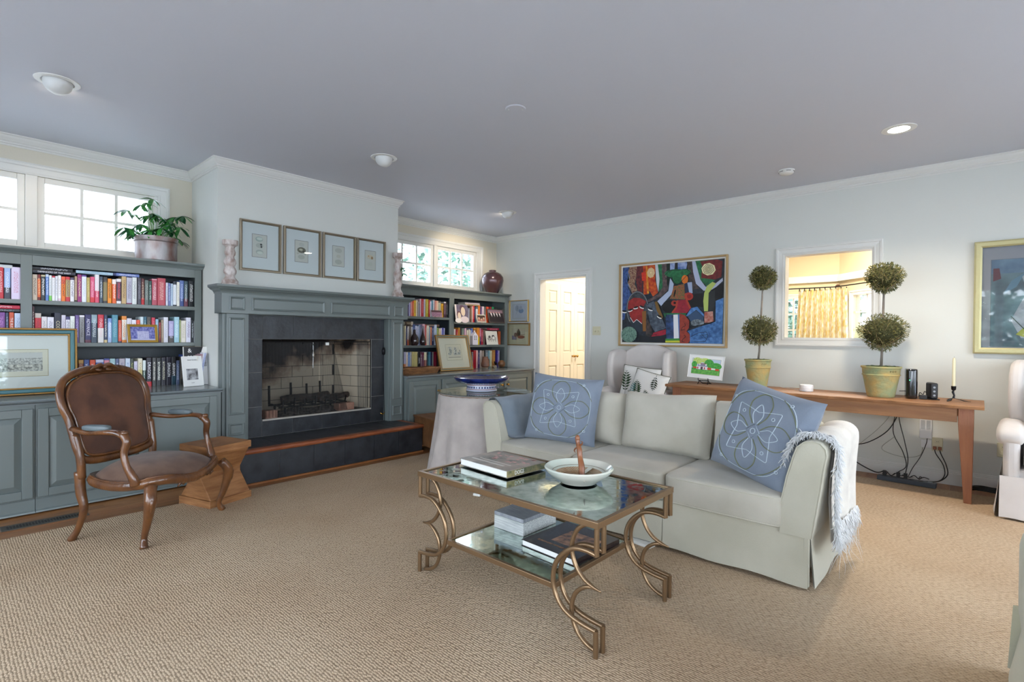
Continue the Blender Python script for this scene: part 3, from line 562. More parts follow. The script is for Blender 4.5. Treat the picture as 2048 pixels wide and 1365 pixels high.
BOOKROWS = [
 ('on the left bookcase top shelf', 1.467, -5.25, '''0.481|0.509|0.192|cream|#d9cbb9|#d9cbb9|0|0|#6b5a50|
0.5096|0.528|0.194|orange|#e2672e|#7a1c14|0.18|0.12|#f4cf9a|
0.5286|0.554|0.193|charcoal|#2b3236|#b8ad88|0.07|0|#ffffff|
0.5546|0.573|0.199|cornflower blue|#5f83c8|#c6d4ea|0.1|0|#dfe9f8|
0.5736|0.591|0.193|white|#e9edf0|#7bc95a|0|0.2|#b9c3c9|
0.5916|0.61|0.191|white|#ececef|#c33a4a|0.07|0|#c9ccd2|
0.6106|0.626|0.19|pale grey|#e6e6ec|#e6e6ec|0|0|#8b8fa0|
0.6266|0.645|0.198|white|#f0eef0|#dfc9d6|0|0.1|#c4b7c0|
0.6456|0.67|0.19|bright orange|#ef7b23|#e05a35|0.3|0|#4a2a1c|
0.6706|0.697|0.191|patchwork coloured|#b8a06a|#c62f3c|0.12|0.18|#5a4f66|
0.6976|0.723|0.187|white|#eceaf0|#4b4260|0.1|0|#514a66|
0.725|0.741|0.2|tan|#b09478|#3a2f2a|0|0.06|#cdb9a2|
0.742|0.767|0.215|magenta|#9a2f78|#9a2f78|0|0|#e8d7a8|
0.7676|0.797|0.214|white|#e8edf3|#5c3f92|0.06|0|#c8cfdc|
0.7976|0.819|0.196|olive|#b9a55f|#b9a55f|0|0|#d8cc92|
0.8196|0.849|0.204|pink|#df5580|#d9333f|0|0.2|#f3bccb|
0.8496|0.877|0.224|white|#ece8ee|#d9506e|0|0.42|#f5d0da|
0.879|0.901|0.211|slate blue|#3c4a5c|#3c4a5c|0|0|#dfe6ee|
0.9016|0.93|0.21|khaki|#8a7a50|#3a3030|0.2|0.08|#8e8058|
0.9306|0.958|0.199|orange|#f39019|#f39019|0|0|#3a2a14|
0.961|0.988|0.197|orange|#ee6a2c|#f6ece8|0.2|0|#f8f0ea|
0.989|1.021|0.203|plum|#4a3346|#e9e6ea|0.12|0.1|#e94a5a|
1.023|1.055|0.226|tan|#c6a877|#c6a877|0|0|#6d5436|
1.056|1.094|0.22|lilac grey|#b9b8c8|#8a2f5e|0|0.04|#726c8a|
1.0946|1.127|0.224|pale grey|#dde2e2|#dde2e2|0|0|#7b8080|
1.131|1.158|0.223|dark grey|#46434f|#46434f|0|0|#8b8894|
1.1586|1.181|0.22|dark red|#5b2a2c|#c1222c|0|0.25|#e2c9a8|
1.182|1.211|0.209|grey green|#5f6a66|#5f6a66|0|0|#a8b0a6|
1.212|1.233|0.204|dark green|#1f4a44|#1f4a44|0|0|#cfd8d0|
1.2336|1.274|0.225|rose|#b2495b|#d79aa4|0.04|0|#f0d5d8|
1.275|1.335|0.235|large rose red|#b84654|#b84654|0|0|#e6b8b0|
1.3356|1.352|0.199|pale lilac|#cfd2e2|#cfd2e2|0|0|#9298b4|
1.353|1.371|0.198|blue grey|#6a78ae|#6a78ae|0|0|#c9d0ea|
1.372|1.389|0.194|pale blue|#b8cbe0|#b8cbe0|0|0|#8aa2be|
1.39|1.417|0.215|white|#e4e9f0|#2c3444|0.13|0.05|#c4ccd8|
1.418|1.44|0.212|cream|#e8e6dc|#e8e6dc|0|0|#bdb9a6|
1.441|1.474|0.228|mid blue|#5f77b2|#3c4f88|0|0.3|#c9d6f2|
1.475|1.505|0.226|teal|#3b5560|#6b3a4a|0|0.3|#dfe8ea|
1.509|1.554|0.23|black|#14181e|#14181e|0|0|#f2f2f2|'''),
 ('on the left bookcase middle shelf', 1.147, -5.25, '''0.48|0.493|0.272|dark maroon|#4a1c26|#e6dcd6|0|0|#e6dcd6|
0.495|0.531|0.222|red|#cf2233|#c9bdb4|0.16|0.22|#8e1622|
0.5316|0.563|0.197|white|#e6e0e2|#26303e|0|0.16|#a5a0a8|
0.564|0.603|0.195|white|#e6e4ee|#221f44|0|0.14|#8e8aa4|
0.605|0.645|0.229|navy black|#23263a|#c9c0d0|0|0.22|#d8cfae|CODE
0.6456|0.672|0.213|lilac|#cfc9d8|#cfc9d8|0|0|#a9a2b6|
0.6726|0.697|0.203|white|#e8e6f0|#3a3468|0.12|0.14|#4a4474|
0.698|0.726|0.207|white|#e6eae4|#3a2c26|0|0.08|#b8bcb4|
0.729|0.752|0.216|purple|#6a5590|#6a5590|0|0|#b9a9d6|
0.753|0.786|0.216|grey photo-covered|#8f8f92|#ece9ee|0.06|0|#4a4440|
0.788|0.826|0.222|navy|#2a2760|#6a2a44|0|0.1|#e6e4f4|ADVANCE
0.827|0.866|0.223|slate|#3a4a5e|#8fa7b2|0.3|0|#dce6ea|
0.869|0.907|0.225|white|#e9e6e4|#c9273a|0.48|0|#f2d5d8|
0.909|0.93|0.223|navy|#2d3a5c|#d8c38e|0|0.1|#e9e4d6|
0.932|0.959|0.198|light blue|#a9bfe6|#7a97d2|0.2|0|#e8eefa|
0.9596|0.999|0.226|teal|#4f8fa4|#4f8fa4|0|0|#8fc2d0|
1.001|1.024|0.185|brick red|#d1543a|#3a2a4a|0|0.06|#e8a68e|
1.025|1.058|0.219|white banded|#ece6dc|#e0882c|0.14|0.1|#e89a3c|
1.059|1.093|0.202|pale lilac|#d9d6e2|#d9d6e2|0|0|#b8b4c4|
1.0936|1.124|0.19|white|#e9e8f2|#e9e8f2|0|0|#c6c4d6|
1.125|1.15|0.189|orange red|#e0502e|#e0502e|0|0|#f2b48a|
1.151|1.174|0.217|pale blue|#cfe0e6|#cfe0e6|0|0|#9ab4c0|
1.175|1.197|0.218|dark teal|#2f5f74|#2f5f74|0|0|#bcdbe2|
1.199|1.23|0.217|brown patterned|#4a4038|#4a4038|0|0|#8a7a66|
1.232|1.259|0.213|crimson|#c9304a|#c9304a|0|0|#e98a98|
1.26|1.283|0.2|sky blue|#8fb6cc|#8fb6cc|0|0|#c6dfea|
1.284|1.301|0.173|dark red|#8f2430|#5a1a2a|0|0.1|#d8884a|
1.302|1.319|0.194|taupe|#a8947e|#a8947e|0|0|#cabba8|
1.32|1.354|0.219|white|#dcdce6|#dcdce6|0|0|#b0b0c0|
1.358|1.398|0.188|lilac|#a9a2cc|#4a4644|0|0.3|#cfc9e6|
1.399|1.439|0.224|pale teal|#9cc4d2|#9cc4d2|0|0|#e2f0f4|
1.44|1.45|0.2|moss green thin|#9aa56a|#9aa56a|0|0|#c6cc9a|
1.451|1.491|0.193|cream|#ddd6c9|#ddd6c9|0|0|#b3aa9a|
1.492|1.529|0.221|white|#dcdcea|#5c3f72|0|0|#6a4a80|
1.533|1.552|0.203|black|#1e242a|#1e242a|0|0|#cfd6da|
1.554|1.563|0.193|white thin|#dcdfe6|#dcdfe6|0|0|#aab0ba|'''),
 ('on the left worktop', 0.775, -5.25, '''0.747|0.78|0.236|brown|#7a3c1e|#b98a3c|0.12|0|#c98a5a|
0.781|0.816|0.237|blue|#34498e|#34498e|0|0|#dfe6f4|
0.818|0.854|0.234|orange red|#e1522c|#e1522c|0|0|#f6dccc|
0.855|0.907|0.236|blue|#3f5fb0|#c9cbe6|0.1|0|#e2e4f4|
0.909|0.944|0.242|pink|#d88a9a|#3a4a9a|0.05|0|#2a2a5a|
0.945|0.982|0.241|pale teal|#9fc0c6|#1f4a44|0|0.35|#e6f0f0|
0.983|1.006|0.24|navy grey|#5a6488|#5a6488|0|0|#e0e2ee|
1.007|1.048|0.239|pale mauve|#b0a8b4|#d8b48e|0|0.4|#6a6a92|
1.05|1.083|0.24|pale blue|#cdd9ea|#3f5fae|0|0.2|#7a92c2|
1.084|1.107|0.236|dark olive|#3c4438|#e8c22c|0|0.35|#c8cc6a|
1.108|1.134|0.214|lilac white|#d6d0e4|#d6d0e4|0|0|#a9a2ba|
1.136|1.168|0.237|cream yellow|#d6c890|#e4dcc4|0.4|0|#b8a24a|
1.17|1.193|0.22|dark green|#27443a|#d9e4e2|0.38|0|#d0dcd4|
1.196|1.235|0.242|black|#1b1826|#c22a34|0|0.16|#eceaf2|DRAGONS
1.238|1.267|0.24|grey black|#3a3a3a|#3a3a3a|0|0|#e8e4d6|
1.268|1.304|0.239|black|#15171c|#8a9048|0|0|#eef0e4|
1.305|1.341|0.241|black|#1a1626|#1a1626|0|0|#cfcab0|
1.342|1.379|0.243|black|#1d1a2a|#d8cf8e|0|0|#eef0f2|DRAGON
1.38|1.415|0.244|black|#16181e|#1c3a4a|0|0.34|#f2f2f4|GRISHAM
1.417|1.442|0.212|slate blue|#4f5b78|#4f5b78|0|0|#aab4cc|
1.443|1.475|0.243|dark grey|#34322f|#34322f|0|0|#8a8070|
1.477|1.504|0.261|royal blue|#35509e|#cfd4e6|0|0.16|#e6eaf6|
1.505|1.543|0.256|royal blue|#3a56a6|#4fc26a|0|0.24|#d6e0f6|'''),
 ('on the far left bookcase top shelf', 1.467, -5.25, '''0.296|0.328|0.23|red|#c02434|#c02434|0|0|#f0c6ca|
0.33|0.364|0.227|light blue|#9fb8e6|#3c3f4e|0|0.36|#e6ecf8|
0.367|0.418|0.234|lilac white|#ddd0ea|#ddd0ea|0|0|#c88aa8|'''),
 ('on the far left bookcase middle shelf', 1.147, -5.25, '''0.296|0.336|0.221|purple|#7a3f8e|#7a3f8e|0|0|#c68ad0|
0.338|0.354|0.22|navy|#2f3a58|#2f3a58|0|0|#9aa6c8|
0.356|0.382|0.223|orange|#c8502e|#6a2060|0|0|#f2e6e0|THE BUDDHA
0.384|0.425|0.218|pale blue|#c3d0ea|#c3d0ea|0|0|#8a9cc0|'''),
 ('on the right bookcase top shelf', 1.467, -5.26, '''3.881|3.907|0.15|mauve|#5e4250|#5e4250|0|0|#8e6a78|
3.909|3.926|0.136|violet|#4a3c6a|#4a3c6a|0|0|#8a7aa8|
3.927|3.948|0.168|lilac|#b9b4dc|#3a3468|0|0|#7a74aa|
3.951|3.975|0.186|salmon pink|#e08a86|#e08a86|0|0|#f2c4be|
3.978|4.001|0.192|orange|#e2622c|#e2622c|0|0|#f2a66a|
4.002|4.033|0.198|yellow|#eab92c|#eab92c|0|0|#4a4a5a|
4.035|4.057|0.206|cream|#ecdcc0|#ecdcc0|0|0|#c6ae8a|
4.059|4.067|0.185|dark brown thin|#3a2c2c|#3a2c2c|0|0|#7a6a5a|
4.068|4.078|0.187|white thin|#ece6ea|#ece6ea|0|0|#c4bcc6|
4.079|4.091|0.166|navy thin|#202a4a|#202a4a|0|0|#5a6488|
4.0916|4.115|0.224|pale pink|#e6c6cc|#e6c6cc|0|0|#b98a94|
4.118|4.157|0.226|red|#c0353c|#c0353c|0|0|#e68a86|
4.159|4.184|0.222|pale lilac|#d2cbdc|#d2cbdc|0|0|#a49cb4|
4.187|4.232|0.226|olive yellow|#c6ae3c|#c6ae3c|0|0|#f0e08a|
4.24|4.259|0.217|red thin|#d6353f|#d6353f|0|0|#f0a0a0|
4.26|4.283|0.203|white|#dcdceb|#dcdceb|0|0|#a4a6c0|
4.284|4.31|0.215|teal blue|#6a98ae|#6a98ae|0|0|#2c4a5c|
4.312|4.334|0.225|pale grey|#d6ccd2|#d6ccd2|0|0|#a89aa4|
4.34|4.367|0.214|salmon|#dc9080|#dc9080|0|0|#f4c8b4|
4.368|4.397|0.214|peach|#e6c2a4|#e6c2a4|0|0|#f4e0cc|
4.398|4.439|0.213|sage grey|#b3b49c|#4a4640|0.1|0|#8e907a|
4.443|4.482|0.181|mustard|#cf9a26|#cf9a26|0|0|#5a3a14|
4.489|4.525|0.208|plum|#4a2c3e|#d6d0d2|0.08|0|#c8a8b8|
4.533|4.559|0.21|black|#2e2a2c|#2e2a2c|0|0|#c4bfc0|'''),
 ('on the right bookcase upper right shelf', 1.417, -5.26, '''4.887|4.927|0.208|navy|#2c3156|#2c3156|0|0|#8a92c0|
4.929|4.957|0.194|grey|#8a8aa0|#8a8aa0|0|0|#c4c4d4|
4.959|4.994|0.219|brown|#5f4c38|#5f4c38|0|0|#a08a6a|
4.996|5.019|0.224|pinkish|#d8b0a4|#d8b0a4|0|0|#f0d4c8|
5.021|5.052|0.241|red|#cc2c34|#cc2c34|0|0|#f0b0a8|
5.055|5.073|0.219|navy thin|#23345e|#23345e|0|0|#7a8ab8|
5.075|5.113|0.224|white|#dfe2e2|#4a6a70|0.15|0|#8ea0a4|
5.115|5.159|0.238|orange|#d2691e|#d2691e|0|0|#f0a868|
5.164|5.196|0.225|purple|#5a4270|#5a4270|0|0|#a08ab8|
5.198|5.233|0.23|pink-white|#e2c8d2|#e2c8d2|0|0|#b890a4|
5.236|5.276|0.228|grey|#6a6c68|#6a6c68|0|0|#a4a8a0|
5.289|5.334|0.231|orange red|#e0532c|#e0532c|0|0|#f29a6a|
5.358|5.394|0.234|dark red|#8e2a34|#8e2a34|0|0|#c86a70|
5.397|5.441|0.234|green|#1f8a54|#1f8a54|0|0|#8ad0a8|
5.443|5.505|0.226|black green|#1c2826|#1c2826|0|0|#4a5a56|'''),
 ('on the right bookcase middle shelf', 1.103, -5.26, '''3.863|3.883|0.242|cream|#d9cca8|#d9cca8|0|0|#a89a70|
3.887|3.902|0.242|navy|#2b2f60|#2b2f60|0|0|#8a8ec0|
3.904|3.934|0.237|white|#cfc6c4|#c86a4a|0|0.3|#9a908e|
3.936|3.962|0.234|taupe|#7a6a60|#7a6a60|0|0|#a89a8e|
3.963|3.984|0.232|white|#cfd0d4|#cfd0d4|0|0|#8e8e96|
3.9846|4.021|0.263|blue|#44588e|#44588e|0|0|#a9b8e0|
4.027|4.052|0.245|lilac-white|#cdcce0|#cdcce0|0|0|#8e8eb4|
4.053|4.075|0.24|pale lilac|#c8c6dc|#c8c6dc|0|0|#8a88ac|
4.076|4.097|0.259|blue-grey|#8ea0c0|#8ea0c0|0|0|#c6d2e6|
4.099|4.131|0.262|grey blue|#6a6a88|#6a6a88|0|0|#a4a4bc|
4.133|4.177|0.271|pink|#d2a6b2|#d2a6b2|0|0|#9a7080|
4.178|4.203|0.261|red|#c2463c|#c2463c|0|0|#ec9a88|
4.204|4.247|0.251|cream|#e2dccb|#e2dccb|0|0|#a8a08a|
4.249|4.262|0.234|blue thin|#7a9cb8|#7a9cb8|0|0|#b4cce0|
4.263|4.291|0.232|salmon orange|#d98e6a|#d98e6a|0|0|#a84a3a|
4.293|4.328|0.261|navy|#26305e|#26305e|0|0|#c8d2f0|
4.329|4.372|0.265|pale blue|#c2cde0|#c2cde0|0|0|#6a80a8|
4.374|4.399|0.227|green|#8aa04a|#5a3a24|0|0.6|#e0c88a|
4.413|4.441|0.217|cream|#e8cfa8|#e8cfa8|0|0|#a88a5a|
4.443|4.459|0.225|white|#d6cfe0|#d6cfe0|0|0|#a09ab0|
4.46|4.492|0.229|bright navy|#2f3588|#2f3588|0|0|#a4aae8|
4.494|4.509|0.224|lilac blue|#b8bce0|#b8bce0|0|0|#5a60a8|'''),
 ('on the right bookcase middle right shelf', 1.103, -5.26, '''4.639|4.665|0.215|lilac|#a99ab8|#a99ab8|0|0|#d8cce2|
4.666|4.698|0.216|white|#ecdcd4|#ecdcd4|0|0|#c4aca0|
4.719|4.742|0.209|red|#c43c3c|#c43c3c|0|0|#f0c0b8|
4.747|4.779|0.234|orange-brown|#d28a2e|#d28a2e|0|0|#8a4a14|
4.788|4.812|0.225|black|#2a2a34|#2a2a34|0|0|#6a6a78|
4.814|4.846|0.228|grey-green|#7a8a7a|#e6e0b8|0|0.4|#b8c4b0|
4.866|4.899|0.229|pink-lilac|#cfa6b8|#cfa6b8|0|0|#8a6478|
4.914|4.932|0.2|white thin|#e6dfcc|#e6dfcc|0|0|#b0a890|
4.951|4.968|0.216|cream thin|#dcd4c0|#dcd4c0|0|0|#a89e86|
4.97|4.994|0.203|grey|#a8aab0|#a8aab0|0|0|#d4d6da|
4.995|5.02|0.231|blue|#5a72b8|#5a72b8|0|0|#b4c4ec|
5.034|5.094|0.238|brown|#8a4a1c|#d8902c|0.1|0|#e0a84a|
5.097|5.153|0.241|orange-yellow|#e28a22|#d8c420|0|0.45|#b85a14|
5.155|5.181|0.234|pink|#c87a96|#2a2c58|0|0.5|#f0c4d0|
5.183|5.225|0.22|red patterned|#a82840|#a82840|0|0|#f0b0b8|
5.227|5.266|0.215|grey brown|#7c6e62|#7c6e62|0|0|#a89c8e|
5.268|5.304|0.23|dark red|#4a1a26|#4a1a26|0|0|#7a3a48|
5.539|5.588|0.197|brown orange|#b5562a|#b5562a|0|0|#8a3a1a|'''),
 ('on the right worktop', 0.775, -5.26, '''3.86|3.888|0.246|lilac|#b8b2cc|#e88a3c|0|0.4|#7a74a0|
3.89|3.916|0.244|white|#e6dccf|#e8902c|0|0|#d8731c|
3.918|3.949|0.238|blue|#6a8ac0|#6a8ac0|0|0|#a8c0e8|
3.95|3.975|0.245|grey|#b8b0b0|#b8b0b0|0|0|#8a8282|
3.977|4.023|0.247|khaki|#c9b97a|#c9b97a|0|0|#9a8a4a|
4.024|4.063|0.246|khaki|#cdbb7c|#cdbb7c|0|0|#a08c4c|
4.07|4.108|0.243|black|#171518|#171518|0|0|#f0eef0|HATS
4.109|4.135|0.244|maroon|#5a1f36|#5a1f36|0|0|#f0e0e8|
4.137|4.166|0.238|maroon|#6a2238|#6a2238|0|0|#8a8aa0|
4.168|4.207|0.238|cream and brown|#8e4a44|#e4dcb4|0.42|0.04|#d0a890|
4.208|4.229|0.24|black thin|#22282a|#22282a|0|0|#6a7674|
4.23|4.251|0.243|teal|#1f5a6a|#1f5a6a|0|0|#8ac0cc|
4.252|4.274|0.243|steel blue|#5a88a0|#5a88a0|0|0|#a8ccdc|
4.276|4.299|0.239|navy|#23284a|#23284a|0|0|#5a6090|
4.3|4.32|0.239|grey|#8e8e84|#8e8e84|0|0|#b8b8b0|
4.323|4.373|0.241|crimson|#921a34|#921a34|0|0|#c04a60|
4.375|4.41|0.237|black|#26201e|#26201e|0|0|#6a605a|'''),
 ('on the right worktop beside the jug', 0.775, -5.26, '''5.009|5.035|0.231|grey-brown|#7a7074|#7a7074|0|0|#b0a6aa|
5.037|5.088|0.249|red|#b0182c|#b0182c|0|0|#7a0e1c|
5.089|5.119|0.251|pale pink|#e2b8b4|#e2b8b4|0|0|#c08a88|
5.121|5.16|0.254|navy|#1f2a52|#3a2268|0|0.55|#b8b0d8|
5.162|5.203|0.247|pale taupe|#b4a8a4|#b4a8a4|0|0|#8a7e7a|
5.205|5.243|0.243|taupe|#8e8078|#8e8078|0|0|#b4a8a0|
5.258|5.278|0.249|black|#2c2a28|#2c2a28|0|0|#6a6864|
5.28|5.326|0.249|grey|#6a7680|#e4e8ea|0|0|#cfd6da|
5.341|5.368|0.245|pale teal|#8fb4bc|#8fb4bc|0|0|#2a3a40|
5.37|5.406|0.241|cream|#d2ccae|#d2ccae|0|0|#9a946e|
5.414|5.479|0.248|golden brown|#a8702e|#a8702e|0|0|#d8a45a|
5.507|5.54|0.244|violet|#382a80|#382a80|0|0|#8a7ad0|
5.542|5.568|0.24|lilac|#b2a8c4|#b2a8c4|0|0|#7a7090|'''),
]
# ------------------------------------------------------------------ outside
bounce_ground = struct(MB().box(-30, -5.72, -25, 30, -.4, -.3).box(2.78, 30, -25, 30, -.4, -.3).box(-5.72, 2.78, -25, -2.6, -.4, -.3).box(-5.72, 2.78, 11, 30, -.4, -.3).build('ground', M('pale_bounce_ground', '#c9cacb', .95, var='#b7b8ba', vs=2)))  # outside ground made pale to bounce sky light up onto the ceiling
SID = M('white_siding', '#eceeee', .6)
nh = thing('neighbouring_house', 'white clapboard house close outside the left windows', 'house', (-8.4, -3, -.3))
for i in range(34): MB().prism([(0, 0), (.028, 0), (.008, .135), (0, .135)], 1, 0, 7.2).build('plank', SID, nh, loc=(0, 0, .02+i*.13))
MB().box(-.3, -.002, 0, 7.2, 0, 4.5).build('house_wall', SID, nh)
hw = MB().box(.03, .05, 1.35, 2.15, 2.2, 2.98).build('window', M('dark_glass', '#8fa2b2', .1), nh); MB().mould([(.03, 1.35, 2.2), (.03, 2.15, 2.2), (.03, 2.15, 2.98), (.03, 1.35, 2.98)], (1, 0, 0), [(0, 0), (0, .03), (.09, .03), (.09, 0)], True).box(.03, .055, 1.35, 2.15, 2.57, 2.61).build('window_frame', SID, hw)
def leafcloud(n, rad, size, rnd, shell=.55, squash=.5):
    mb = MB()
    for i in range(n):
        d = Vector((rnd.gauss(0, 1), rnd.gauss(0, 1), rnd.gauss(0, 1))).normalized(); r = shell+(1-shell)*rnd.random()
        c = Vector((d.x*rad[0]*r, d.y*rad[1]*r, d.z*rad[2]*r)); a = Vector((rnd.gauss(0, 1), rnd.gauss(0, 1), rnd.gauss(0, 1)*.6)).normalized(); b = a.orthogonal().normalized(); s = size*rnd.uniform(.6, 1.3)
        mb.add([c-a*s, c+b*s*squash, c+a*s, c-b*s*squash], [(0, 1, 2, 3)], i % 3)
    return mb
def leafm(n, c):
    m = M(n, c, .55); b = m.node_tree.nodes['Principled BSDF']; b.inputs['Transmission Weight'].default_value = .0; return m
TL = [leafm('tree_leaf_1', '#4c6656'), leafm('tree_leaf_2', '#6f8f7c'), leafm('tree_leaf_3', '#a2b5a8')]
BARK = M('bark', '#8d8378', .95, bump=.8, bs=20, var='#6a6158', vs=8)
def tree(x, y, h, rad, n, size, seed, lab, grp='trees outside the windows', branches=4):
    rnd = random.Random(seed); t = thing('garden_tree', lab, 'tree', (x, y, -.3), 0, grp); m = MB()
    m.tube([(0, 0, 0), (.05, .08, h*.4), (-.04, .02, h*.75), (.02, 0, h)], [.14, .11, .08, .03], 8); m.build('trunk', BARK, t, smooth=True)
    for k in range(branches):
        a = rnd.uniform(0, 6.28); z0 = h*rnd.uniform(.35, .7); MB().tube([(0, 0, z0), (cos(a)*rad[0]*.4, sin(a)*rad[1]*.4, z0+.35), (cos(a)*rad[0]*.85, sin(a)*rad[1]*.85, z0+.8)], [.06, .045, .02], 6).build('branch', BARK, t, smooth=True)
    c = leafcloud(n, rad, size, rnd, .35).build('crown', TL, t, loc=(0, 0, h)); c['kind'] = 'stuff'
tree(-8.3, 7.3, 2.9, (1.1, 1.3, 1.0), 1100, .08, 1, 'slender green tree outside the right clerestory windows', branches=6)
tree(-9.4, 9.9, 3.4, (1.4, 1.6, 1.2), 1000, .09, 2, 'second tree further out beyond the right clerestory windows', branches=6)
tree(-3.2, 12.6, 2.3, (1.5, 1.0, 1.3), 2500, .1, 3, 'green tree outside the breakfast room window, left of the curtain', None)
tree(-.1, 11.2, 2.2, (1.3, 1.2, 1.3), 2200, .1, 4, 'green tree outside the breakfast room window, right of the curtain', None)
for k, (x, y) in enumerate(((-4.6, -9.0), (.4, -10.5), (10.5, 2.2))): tree(x, y, 1.9, (1.6, 1.6, 1.5), 1300, .15, 10+k, ('%s green tree in the garden behind the camera' % ('left', 'middle', 'right')[k]), 'garden trees behind the camera')
po = MB().box(-.09, .09, -.3, .3, 0, 3.6).build('porch_column', SID, loc=(-7.2, 7.75, -.3)); tag(po, 'white square porch column outside the right clerestory window', 'column')
# ------------------------------------------------------------------ books
def spine_mat():
    m = bpy.data.materials.new('book_cover'); m.use_nodes = True; N = m.node_tree.nodes; K = m.node_tree.links; b = N['Principled BSDF']; b.inputs['Roughness'].default_value = .38
    def at(n):
        a = N.new('ShaderNodeAttribute'); a.attribute_type = 'OBJECT'; a.attribute_name = n; return a
    def mth(op, a, b_=None, c=None):
        q = N.new('ShaderNodeMath'); q.operation = op
        for i, v in enumerate((a, b_, c)):
            if v is None: continue
            if isinstance(v, (int, float)): q.inputs[i].default_value = v
            else: K.new(v, q.inputs[i])
        return q.outputs[0]
    t = N.new('ShaderNodeTexCoord'); s = N.new('ShaderNodeSeparateXYZ'); K.new(t.outputs['Object'], s.inputs[0])
    fr = N.new('ShaderNodeSeparateXYZ'); K.new(at('bands').outputs['Vector'], fr.inputs[0]); X, Y, Z = s.outputs
    top = mth('GREATER_THAN', Z, mth('SUBTRACT', 1., fr.outputs[0])); bot = mth('LESS_THAN', Z, fr.outputs[1]); bd = mth('MAXIMUM', top, bot)
    mp = N.new('ShaderNodeVectorMath'); mp.operation = 'MULTIPLY'; K.new(t.outputs['Object'], mp.inputs[0]); K.new(at('dims').outputs['Vector'], mp.inputs[1])
    n = N.new('ShaderNodeTexNoise'); n.inputs['Scale'].default_value = 210; n.inputs['Detail'].default_value = 1; K.new(mp.outputs[0], n.inputs[0])
    let = mth('GREATER_THAN', n.outputs[0], .53); inY = mth('LESS_THAN', mth('ABSOLUTE', mth('SUBTRACT', Y, .5)), .24); inZ = mth('LESS_THAN', mth('ABSOLUTE', mth('SUBTRACT', Z, .53)), .33)
    onsp = mth('GREATER_THAN', X, -.01); lt = mth('MULTIPLY', mth('MULTIPLY', let, inY), mth('MULTIPLY', inZ, mth('MULTIPLY', onsp, fr.outputs[2])))
    m1 = N.new('ShaderNodeMix'); m1.data_type = 'RGBA'; K.new(bd, m1.inputs[0]); K.new(at('cover').outputs['Color'], m1.inputs[6]); K.new(at('band').outputs['Color'], m1.inputs[7])
    m2 = N.new('ShaderNodeMix'); m2.data_type = 'RGBA'; K.new(lt, m2.inputs[0]); K.new(m1.outputs[2], m2.inputs[6]); K.new(at('ink').outputs['Color'], m2.inputs[7]); K.new(m2.outputs[2], b.inputs['Base Color'])
    return m
BK = spine_mat()
bm_c = MB().prism([(-.03, 0), (-.008, .03), (0, .2), (0, .8), (-.008, .97), (-.03, 1)], 2, 0, 1).box(-1, -.03, 0, .09, 0, 1).box(-1, -.03, .91, 1, 0, 1).mesh('book_cover', BK)
bm_p = MB().box(-.975, -.03, .09, .91, .012, .985).mesh('book_pages', PAPER)
ORD = 'first second third fourth fifth sixth seventh eighth ninth tenth eleventh twelfth thirteenth fourteenth fifteenth sixteenth seventeenth eighteenth nineteenth twentieth'.split()
ORD += ['twenty-'+o for o in ORD[:9]]+['thirtieth']+['thirty-'+o for o in ORD[:9]]+['fortieth', 'forty-first', 'forty-second']
TXT = {}
def book(x, y, z, dep, wd, h, cover, band, bt, bb, ink, label, group, txt='', rot=None, let=1.):
    o = bpy.data.objects.new('book', bm_c); C.objects.link(o); o.location = (x, y, z); o.scale = (dep, wd, h)
    if rot: o.rotation_euler = rot
    o['cover'] = [*L(cover), 1.]; o['band'] = [*L(band), 1.]; o['ink'] = [*L(ink), 1.]; o['bands'] = [float(bt), float(bb), 0. if txt else let]; o['dims'] = [dep, wd, h]
    tag(o, label, 'book', group)
    p = bpy.data.objects.new('pages', bm_p); C.objects.link(p); p.parent = o
    if txt:
        if ink not in TXT: TXT[ink] = M('ink_'+ink[1:], ink, .5)
        q = text(txt, min(wd*.78, h*.8/len(txt)*1.45), TXT[ink], o); q.matrix_parent_inverse = Matrix.Diagonal((1/dep, 1/wd, 1/h, 1))
        q.matrix_basis = Matrix(((0, 0, 1, .0006), (0, 1, 0, wd/2), (-1, 0, 0, h*.55), (0, 0, 0, 1)))
    return o
rb = random.Random(5)
for place, z, sx_, data in BOOKROWS:
    for k, ln in enumerate(data.split('\n')):
        y0, y1, h, n, c, b_, bt, bb, ink, tx = ln.split('|'); y0, y1, h = float(y0), float(y1), float(h)
        book(sx_-rb.uniform(0, .006), y0, z+.0005, rb.uniform(.13, .17), y1-y0-.0008, h, c, b_, bt, bb, ink, '%s book, %s from the left %s' % (n, ORD[k], place), 'books standing '+place, tx)
def flat(x, y0, y1, z0, z1, cover, label, ink='#dddddd', txt='', let=0., band=None, dep=.15, bt=0, bb=0):
    o = book(x, y0, z1, dep, z1-z0, y1-y0, cover, band or cover, bt, bb, ink, label, 'books lying flat on the rows', '', (radians(-90), 0, 0), let)
    if txt:
        q = text(txt, (z1-z0)*.62, M('ink_'+ink[1:], ink, .5), o); q.matrix_parent_inverse = Matrix.Diagonal((1/dep, 1/(z1-z0), 1/(y1-y0), 1))
        q.matrix_basis = Matrix(((0, 0, 1, .0006), (0, -1, 0, (z1-z0)/2), (1, 0, 0, (y1-y0)*.5), (0, 0, 0, 1)))
flat(-5.245, .481, .728, 1.669, 1.695, '#1d2030', 'lower of two black books lying at the left end of the top shelf', '#e8e8ee', 'DEFENDERS OF THE WEST', dep=.16)
flat(-5.25, .480, .712, 1.6955, 1.720, '#17181f', 'upper of two black books lying at the left end of the top shelf', '#c8c8d0', let=1.)
flat(-5.245, .731, .963, 1.6925, 1.716, '#a9c6da', 'pale blue book lying on the top row of the left bookcase', '#8aa8bc', let=1.)
